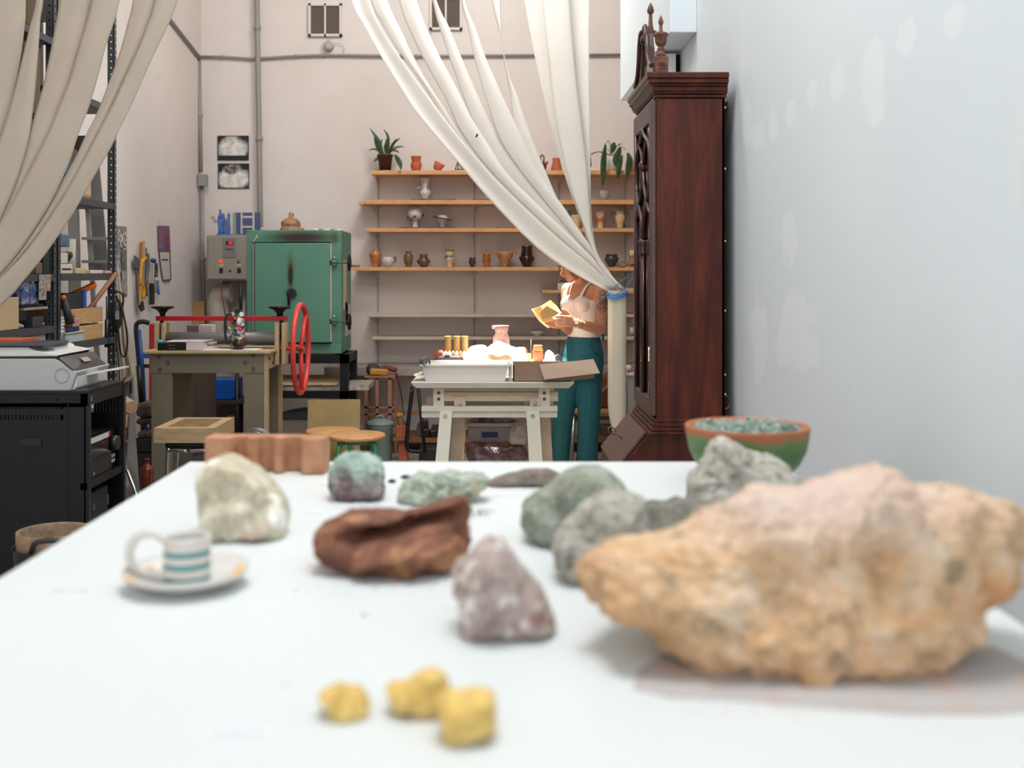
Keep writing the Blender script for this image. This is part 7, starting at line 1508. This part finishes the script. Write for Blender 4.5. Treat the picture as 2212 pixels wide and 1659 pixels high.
o = MB().pbox(1100, 1106, 786, 823.5, 6.47, .2).build('notebook', mat('grid_white', '#dcdad4', .7)); tag(o, 'white notebook standing between basin and cardboard box', 'notebook', GB)
# under the table
Yu = 6.9
def un(name, label, cat, poly, Y, d, m, fz=0, **k): return rock(name, label, cat, poly, Y, d, m, floor_z=fz, group='things under the trestle table', nlat=28, nlon=56, **k)
uc = thing('clear_storage_box', 'clear plastic storage box with blue clips under the table', 'storage box', (X_(1060, 6.85), 7.0, 0), 'things under the trestle table')
cp_ = mat('cloudy_plastic', '#b3aaa0', .3, alpha=.75)
MB().box(X_(1010, 6.75), X_(1140, 6.75), 6.76, 7.05, .004, Z_(922, 6.75)).build('tub', cp_, uc, bevel=.01); MB().box(X_(1006, 6.75), X_(1144, 6.75), 6.745, 7.06, Z_(922, 6.75), Z_(914, 6.75)).build('lid', mat('cloudy_lid', '#c4bcb2', .35), uc, bevel=.004)
MB().pbox(1041, 1075, 934, 945, 6.735, .012).build('blue_clip', mat('clip_blue', '#14186c', .4), uc, bevel=.002)
un('clay_bag', 'dark red clay block in a clear plastic bag on the floor beneath the table', 'clay bag', [(1008, 985), (1010, 962), (1020, 954), (1060, 955), (1110, 956), (1138, 968), (1140, 990), (1120, 1012), (1020, 1010)], 6.6, .12, mat('bagged_clay', '#4f2c28', .3, c2='#8a7068', ns=14, lo=.45, hi=.75, coat=.5), fz=.12, rough=.05, facet=.15, seed=61)
o = MB().box(X_(1000, 6.6), X_(1145, 6.6), 6.55, 6.74, 0, .119).build('low_crate', mat('taupe_crate', '#6f6258', .8)); tag(o, 'flat taupe crate carrying the dark red clay bag', 'crate', 'things under the trestle table')
zl = Z_(914, 6.75)+.001
un('rag_heap', 'brown and grey rags heaped on the clear storage box', 'rags', [(1015, 914), (1022, 902), (1050, 900), (1085, 901), (1110, 906), (1122, 914), (1110, 918), (1030, 918)], 6.8, .14, mat('rag_mix', '#5c4a3e', .9, c2='#a8a098', ns=18, bump=.4), fz=zl, rough=.1, seed=62)
un('plastic_bag', 'crumpled translucent plastic bag slumped beside the storage box', 'bag', [(1096, 950), (1100, 925), (1115, 908), (1130, 915), (1140, 935), (1134, 960), (1105, 960)], 6.62, .08, mat('bag_plastic', '#b8aca0', .3, alpha=.85, coat=.3), fz=.3, rough=.1, facet=.3, seed=63)
o = MB().pbox(1122, 1140, 918, 946, 7.1, .2).build('dark_box', mat('dark_plum', '#3a3436', .7)); tag(o, 'dark box behind the slumped plastic bag', 'box', 'things under the trestle table')
o = MB().box(X_(1122, 7.1), X_(1140, 7.1), 7.1, 7.3, 0, Z_(946, 7.1)-.001).build('grey_block', mat('grey_block', '#6c6660', .8)); tag(o, 'grey block on which the dark box stands', 'block', 'things under the trestle table')
# ================================================================ CHAIR WITH BAG, WHITE CABINET BEHIND THE CURTAIN TAIL
Yc2 = 7.9; ch = thing('bench_seat', 'sunlit pine bench with grey metal legs behind the person', 'bench', (X_(1285, Yc2), Yc2, 0))
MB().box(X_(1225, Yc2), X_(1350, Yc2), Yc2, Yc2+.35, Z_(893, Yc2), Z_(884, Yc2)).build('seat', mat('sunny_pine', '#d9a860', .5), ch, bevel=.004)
MB().tube([at(1240, 896, Yc2+.02), at(1234, 1010, Yc2-.02)], .014, 8).build('leg', chrome, ch); MB().tube([at(1340, 896, Yc2+.02), at(1344, 1010, Yc2)], .014, 8).build('leg', chrome, ch)
MB().pbox(1232, 1348, 900, 907, Yc2+.03, .03).build('rail', grey_metal, ch)
for px in (1242, 1340): MB().tube([(X_(px, Yc2), Yc2+.32, Z_(894, Yc2)), (X_(px, Yc2), Yc2+.34, 0)], .014, 8).build('leg', chrome, ch)
zs = Z_(884, Yc2)+.001
lb = thing('leather_bag', 'rust brown leather bag slumped on the pine bench', 'bag', (X_(1308, Yc2), Yc2+.12, zs))
lm = mat('bag_leather', '#6b2f1c', .5, c2='#9a4e2c', ns=9, bump=.4)
rk_ = rock('bag_body', None, None, [(1288, 884), (1286, 866), (1294, 850), (1298, 830), (1306, 806), (1318, 800), (1332, 808), (1338, 840), (1338, 884)], Yc2+.06, .16, lm, floor_z=zs, group=None, nlat=28, nlon=56, rough=.08, facet=.2, seed=71)
M0 = rk_.location.copy(); rk_.parent = lb; rk_.location = M0-lb.location
MB().tube(smooth_curve([at(1290, 852, Yc2+.04), at(1300, 846, Yc2+.02), at(1312, 834, Yc2+.02), at(1322, 818, Yc2+.04)], 14), .006, 6).build('shoulder_strap', mat('lilac_strap', '#9a8f9c', .6), lb)
wc2 = thing('white_cabinet', 'low white cabinet behind the hanging end of the curtain', 'cabinet', (1.1, 8.2, 0))
MB().box(X_(1356, 8.0), 1.5, 8.0, 8.5, 0, Z_(806, 8.0)-.02).build('cabinet_body', mat('cab_white', '#b9bcba', .6), wc2); MB().box(X_(1354, 8.0), 1.5, 7.98, 8.5, Z_(806, 8.0)-.0195, Z_(806, 8.0)).build('cabinet_top', white_plastic, wc2, bevel=.003)
MB().tube([at(1357, 800, 8.05), at(1357, 812, 7.99)], .006, 6).build('hinge', grey_metal, wc2)
o = MB().ball(at(1357, 794, 8.1)+Vector((.0, 0, -.004)), .026, 14).build('glass_ball', mat('shiny_ball', '#dfe3e6', .1, coat=.5)); tag(o, 'small shiny white ball on the low white cabinet', 'ball')
o = MB().box(X_(1361, 8.1), X_(1376, 8.1), 8.08, 8.2, Z_(806, 8.0)+.001, Z_(806, 8.0)+.032).build('wood_block', mat('block_tan', '#a87c58', .6)); tag(o, 'small tan wooden block on the low white cabinet', 'block')
# ================================================================ PERSON
PYp = 7.4
def pp(px, py, dy=0): return at(px, py, PYp+dy)
fwd = Vector((-.72, -.62, 0)).normalized(); lat = Vector((-fwd.y, fwd.x, 0)).normalized()     # lat: her left, towards the lens and the cabinet
if lat.x < 0: lat = -lat
def loft(b, rings, seg=28):
    R = []
    for c, rx, ry in rings:
        R.append([b.bm.verts.new(Vector(c)+lat*math.cos(a)*rx+fwd*math.sin(a)*ry) for a in [2*math.pi*k/seg for k in range(seg)]])
    for A, B in zip(R, R[1:]):
        for k in range(seg): b.bm.faces.new((A[k], A[(k+1) % seg], B[(k+1) % seg], B[k]))
    b.bm.faces.new(R[0]); b.bm.faces.new(R[-1])
def limb(b, pts, rs):
    P = smooth_curve(pts, 14); n = len(P); k = len(rs)-1; Rr = []
    for i in range(n):
        t = i/(n-1)*k; j = min(int(t), k-1); Rr.append(rs[j]+(rs[j+1]-rs[j])*(t-j))
    b.tube(P, Rr, 12); b.ball(P[0], Rr[0], 12); b.ball(P[-1], Rr[-1], 12)
def fuse(b, name, m, parent, voxel, smooth_it=4):
    tmp = b.build('tmp', m, parent); k = tmp.modifiers.new('r', 'REMESH'); k.mode = 'VOXEL'; k.voxel_size = voxel; k.use_smooth_shade = True
    s_ = tmp.modifiers.new('s', 'SMOOTH'); s_.factor = .5; s_.iterations = smooth_it
    dg = bpy.context.evaluated_depsgraph_get(); me = bpy.data.meshes.new_from_object(tmp.evaluated_get(dg)); bpy.data.objects.remove(tmp)
    me.materials.clear(); me.materials.append(m)
    for p in me.polygons: p.use_smooth = True
    o = bpy.data.objects.new(name, me); COL.objects.link(o); o.parent = parent; ORG[o.name] = ORG[parent.name]; return o
pe = thing('person', 'person in white strap top and teal trousers looking at an opened yellow paper packet', 'person', (X_(1250, PYp), PYp, 0))
def loc(p): return Vector(p)-ORG['person']
sk = NT('skin'); base = sk.ramp(sk.noise(12, 3), [(.3, '#b57a5e'), (.7, '#c08a6c')])
c_ = loc(pp(1301, 652, -.17)); tn = sk.ramp(sk.noise(34, 5, .7, dist=1.0), [(.44, 0.0), (.52, .8)])
mk = sk.n('ShaderNodeMath', operation='MULTIPLY'); sk.l(sk.blob(tuple(c_), (.05, .08, .085), (1.0, .6)), mk.inputs[0]); sk.l(tn, mk.inputs[1])
sk.col(sk.mix(mk.outputs[0], base, '#3c3634')); sk.b.inputs['Roughness'].default_value = .5; sk.b.inputs['Subsurface Weight'].default_value = .08; sk.b.inputs['Subsurface Radius'].default_value = (.02, .008, .004)
skin = sk.m
b = MB(); T = lambda px, z, dy=0: Vector((X_(px, PYp), PYp+dy, z))
loft(b, [(T(1253, .74), .13, .09), (T(1256, .84), .155, .105), (T(1260, .93), .135, .095), (T(1262, 1.01), .11, .08), (T(1261, 1.10), .118, .085), (T(1259, 1.18), .13, .095), (T(1259, 1.24), .14, .09), (T(1260, 1.29), .15, .075), (T(1261, 1.325), .13, .06), (T(1261, 1.35), .07, .055)])
for sg in (-1, 1): b.ball(T(1259, 1.20)+fwd*.062+lat*.058*sg, .055, 14)
limb(b, [T(1261, 1.32), pp(1256, 606, -.01), pp(1249, 588, -.02)], [.055, .048, .048])
# head
hc = pp(1241, 569, -.04); hf = Vector((-.84, -.36, -.40)).normalized(); hl = Vector((.36, -.84, 0)).normalized(); hu = hl.cross(hf).normalized()
if hu.z < 0: hu = -hu
H = lambda f, l, u: hc+(hf*f+hl*l+hu*u)*1.08
def hball(f, l, u, r, sf=1, sl=1, su=1):
    M = Matrix((hf*sf, hl*sl, hu*su)).transposed().to_4x4(); M.translation = H(f, l, u)
    bmesh.ops.create_uvsphere(b.bm, u_segments=20, v_segments=12, radius=r*1.08, matrix=M)
hball(-.012, 0, .018, .088, 1.08, .86, 1); hball(.022, 0, -.02, .066, 1.05, .88, 1.15); hball(.045, 0, -.07, .034, 1, 1.25, .8); hball(.065, 0, -.086, .02, 1, 1.1, .8)
for sg in (-1, 1):
    hball(.052, .034*sg, -.028, .028); hball(.074, .026*sg, .022, .016, .6, 1.5, .7); hball(-.008, .079*sg, -.012, .022, .8, .35, 1.3)
b.tube([H(.082, 0, .012), H(.096, 0, -.012), H(.108, 0, -.03)], [.009, .011, .013], 10); b.ball(H(.106, 0, -.033), .0135, 10)
for sg in (-1, 1): b.ball(H(.092, .011*sg, -.036), .0095, 8)
b.tube([H(.08, -.018, -.057), H(.09, 0, -.055), H(.08, .018, -.057)], [.006, .009, .006], 8); b.tube([H(.078, -.015, -.066), H(.088, 0, -.067), H(.078, .015, -.066)], [.006, .0095, .006], 8)
# arms
shL, shR = T(1261, 1.295)+lat*.155, T(1261, 1.295)-lat*.150
elL, wrL = pp(1299, 711, -.16), pp(1240, 696, -.30); elR, wrR = pp(1228, 712, -.02), pp(1211, 700, -.22)
limb(b, [shL, (shL+elL)/2+Vector((.012, 0, 0)), elL], [.052, .045, .036]); limb(b, [elL, (elL+wrL)/2+Vector((0, 0, -.004)), wrL], [.037, .034, .023])
limb(b, [shR, (shR+elR)/2, elR], [.05, .043, .036]); limb(b, [elR, (elR+wrR)/2, wrR], [.036, .032, .023])
# left hand: back of the hand seen, fingers curl under the packet
def hand(w, palm_dir, side_dir, nrm, fing, thumb):
    d, s, n_ = palm_dir.normalized(), side_dir.normalized(), nrm.normalized()
    c = w+d*.045
    for u in (-.027, -.009, .009, .027): limb(b, [w+s*u*.6, c+s*u*.9, w+d*.085+s*u], [.016, .0145, .012])
    for i, u in enumerate((-.029, -.0095, .010, .029)):
        Lf = (.062, .074, .078, .070)[i]*fing[0]; bend = fing[1]
        p0 = w+d*.085+s*u; a1 = bend*.5; a2 = bend*1.1; a3 = bend*1.5
        p1 = p0+(d*math.cos(a1)+n_*math.sin(a1))*Lf*.45; p2 = p1+(d*math.cos(a2)+n_*math.sin(a2))*Lf*.32; p3 = p2+(d*math.cos(a3)+n_*math.sin(a3))*Lf*.23
        limb(b, [p0, p1, p2, p3], [.0095, .009, .0082, .007])
    t0 = w+d*.022+s*.026; q = (s*.75+d*.65+n_*thumb).normalized(); t1 = t0+q*.032; t2 = t1+(q+d*.5).normalized()*.03; t3 = t2+(q*.5+d).normalized()*.022
    limb(b, [t0, t1, t2, t3], [.0145, .0125, .0105, .0085])
dL = (pp(1190, 690, -.40)-wrL); hand(wrL, dL, Vector((0, .35, 1)), Vector((.1, .8, -.35)), (1, .35), .1)
dR = (pp(1172, 692, -.30)-wrR); hand(wrR, dR, Vector((0, -.35, .9)), Vector((0, -.6, .3)), (1, .35), .1)
# legs inside the trousers, feet
for hx, kx, ax, fy in ((1236, 1220, 1214, 0), (1270, 1270, 1268, -.03)):
    limb(b, [T(hx, .78, fy), T(kx, .48, fy), T(ax, .08, fy)], [.08, .055, .035]); limb(b, [T(ax, .04, fy), T(ax, .035, fy)+fwd*.12], [.032, .025])
body = fuse(b, 'body', skin, pe, .0055, 3)
# face details
lp = mat('lip_pink', '#a8574c', .4); eb = mat('brow_brown', '#4a3326', .8)
MB().tube([H(.083, -.017, -.058), H(.0975, 0, -.056), H(.083, .017, -.058)], [.002, .0055, .002], 8).build('upper_lip', lp, pe); MB().tube([H(.081, -.014, -.065), H(.095, 0, -.067), H(.081, .014, -.065)], [.002, .006, .002], 8).build('lower_lip', lp, pe)
for sg in (-1, 1):
    e = MB().ball(H(.077, .028*sg, .002), .0125, 12).build('eye', mat('eye_white', '#d8d0c8', .2), pe); MB().ball(H(.087, .029*sg, -.002), .005, 10).build('iris', mat('iris_brown', '#2e1d14', .1), e)
    MB().tube([H(.078, .014*sg, .009), H(.0875, .028*sg, .008), H(.074, .043*sg, .005)], .0035, 6).build('eyelid', skin, pe)
    MB().tube([H(.086, .012*sg, .024), H(.086, .028*sg, .028), H(.074, .046*sg, .022)], .0035, 6).build('eyebrow', eb, pe)
# hair
hm = mat('brown_hair', '#4a3322', .5, c2='#8a6442', ns=30, stretch=(1, 1, 6), bump=.5, bs=90)
b = MB(); 
def hb(f, l, u, r, *s): hball(f, l, u, r, *s)
hball(-.028, 0, .034, .094, 1.08, .93, 1.0); hball(-.07, 0, -.01, .06, 1, 1.1, 1.1); hball(-.10, 0, .03, .038)
for sg in (-1, 1): hball(-.01, .055*sg, .03, .055, 1, .8, 1.1)
hair = fuse(b, 'hair', hm, pe, .006, 3)
random.seed(14); b = MB()
for i in range(26):
    sg = -1 if i % 2 else 1; l0 = .07*sg+random.uniform(-.012, .012); f0 = random.uniform(-.01, .05); n = 5
    P = [H(f0+.012*k+random.uniform(-.004, .004), l0+random.uniform(-.006, .006), .06-.03*k*random.uniform(.8, 1.1)) for k in range(n)]
    b.tube(smooth_curve(P, 12), [.003]*6+[.002]*6, 5)
for i in range(14):
    P = [H(.03+.02*k, random.uniform(-.08, -.055), .07-.035*k) for k in range(5)]; b.tube(smooth_curve(P, 10), .0025, 5)
for i in range(18):
    a = random.uniform(-1, 1); P = [H(-.06-.01*k, .06*a, .11-.04*k+random.uniform(-.005, .005)) for k in range(4)]; b.tube(smooth_curve(P, 10), .0025, 5)
b.build('loose_strands', mat('light_hair', '#7c5a3a', .5), hair)
# top
tm = mat('white_knit', '#e2d8cf', .8, bump=.3, bs=200, bd=.002)
b = MB(); G_ = .010
loft(b, [(T(1262, .985), .115+G_, .085+G_), (T(1261, 1.03), .112+G_, .083+G_), (T(1261, 1.10), .118+G_, .087+G_), (T(1259, 1.18), .131+G_, .097+G_), (T(1259, 1.215), .135+G_, .098+G_), (T(1259, 1.232), .132+G_, .094+G_)])
for sg in (-1, 1): b.ball(T(1259, 1.20)+fwd*.064+lat*.058*sg, .064, 14)
top = fuse(b, 'strap_top', tm, pe, .007, 3)
for sg, n_ in ((-1, 'strap'), (1, 'strap')):
    P = [T(1259, 1.225)+fwd*.10+lat*.068*sg, T(1259, 1.27)+fwd*.088+lat*.08*sg, T(1260, 1.325)+fwd*.05+lat*.085*sg, T(1261, 1.347)+fwd*.0+lat*.085*sg, T(1261, 1.31)-fwd*.06+lat*.08*sg, T(1261, 1.23)-fwd*.092+lat*.07*sg]
    C = smooth_curve(P, 22); g = [[p-lat*.011+Vector((0, 0, .004)), p+Vector((0, 0, .006)), p+lat*.011+Vector((0, 0, .004))] for p in C]
    MB().sheet(g).build(n_, tm, top, solid=.004)
# trousers
tq = NT('teal_linen'); tq.col(tq.ramp(tq.noise(60, 5, .7, stretch=(1, 1, 2)), [(.3, '#124a53'), (.7, '#1c616b')])); tq.b.inputs['Roughness'].default_value = .85; tq.bump(tq.noise(5, 3, .5, stretch=(3, 3, .6)), .35, .012)
b = MB()
loft(b, [(T(1262, 1.0), .118, .09), (T(1261, .96), .128, .098), (T(1258, .88), .16, .115), (T(1256, .82), .172, .122), (T(1255, .74), .165, .118), (T(1254, .70), .14, .1)])
for pts, rs in (([T(1234, .78), T(1219, .52, .0), T(1211, .26, .0), T(1208, .07, .0)], [.092, .074, .063, .070]), ([T(1273, .78, -.02), T(1272, .52, -.03), T(1268, .26, -.03), T(1267, .07, -.03)], [.092, .078, .070, .078])):
    limb(b, pts, rs)
tr = fuse(b, 'trousers', tq.m, pe, .009, 3)
MB().tube(smooth_curve([pp(1280, 728, -.155), pp(1278, 745, -.16), pp(1284, 760, -.158), pp(1296, 768, -.13)], 14), .003, 6).build('pocket_seam', mat('seam_teal', '#0c3a40', .9), tr)
MB().obox(T(1290, .985)-fwd*.0+lat*.05+Vector((0, -.03, 0)), (.012, .01, .04)).build('belt_loop', MC['seam_teal'], tr)
for ax, fy in ((1214, 0), (1268, -.03)):
    c = T(ax, 0, fy)+fwd*.07; MB().ball(c+Vector((0, 0, .036)), .05, 14, (1.9, .95, .7), (0, 0, math.atan2(fwd.y, fwd.x))).build('shoe', mat('shoe_white', '#c9c6c0', .6), pe)
# watch and bracelet
ax_ = (elL-wrL).normalized(); c = wrL+ax_*.02; u = ax_.orthogonal().normalized(); v = ax_.cross(u)
wt_ = MB().tube([c+(u*math.cos(a)+v*math.sin(a))*.027 for a in [2*math.pi*i/20 for i in range(20)]], .0035, 6, closed=True).build('watch_band', mat('gold', '#b8934c', .3, .9), pe)
MB().cyl(c+Vector((0, -.027, .004)), c+Vector((0, -.033, .005)), .013, seg=18).build('watch_face', mat('watch_white', '#e2e0da', .2), wt_)
c = wrL+ax_*.05; MB().tube([c+(u*math.cos(a)+v*math.sin(a))*.029 for a in [2*math.pi*i/20 for i in range(20)]], .003, 6, closed=True).build('bracelet', mat('red_bead', '#6c2a1c', .5), pe)
# packet held in both hands
pk_ = thing('paper_packet', 'opened yellow brown paper packet held in both hands', 'paper packet', pp(1182, 700, -.34))
ym2 = mat('kraft_yellow', '#c99c58', .7, c2='#dab478', ns=9, bump=.3)
D = -.36
b = MB(); A = [pp(1150, 667, D), pp(1166, 662, D), pp(1189, 648, D+.06), pp(1202, 660, D+.06), pp(1214, 676, D+.02), pp(1196, 690, D), pp(1172, 697, D-.01), pp(1160, 684, D-.02)]
b.prism(A, (.0, .014, -.006)); b.build('back_sheet', ym2, pk_, bevel=.003)
b = MB(); A = [pp(1181, 660, D-.03), pp(1208, 675, D-.03), pp(1198, 682, D-.04), pp(1172, 690, D-.045), pp(1166, 674, D-.035)]; b.prism(A, (0, .01, -.004)); b.build('folded_flap', mat('kraft_shade', '#a8844e', .7), pk_, bevel=.002)
MB().tube(smooth_curve([pp(1149, 668, D-.02), pp(1156, 678, D-.03), pp(1166, 692, D-.03), pp(1180, 704, D-.03), pp(1186, 707, D-.03)], 14), .006, 6).build('rolled_edge', mat('kraft_pale', '#d8bc88', .7), pk_)
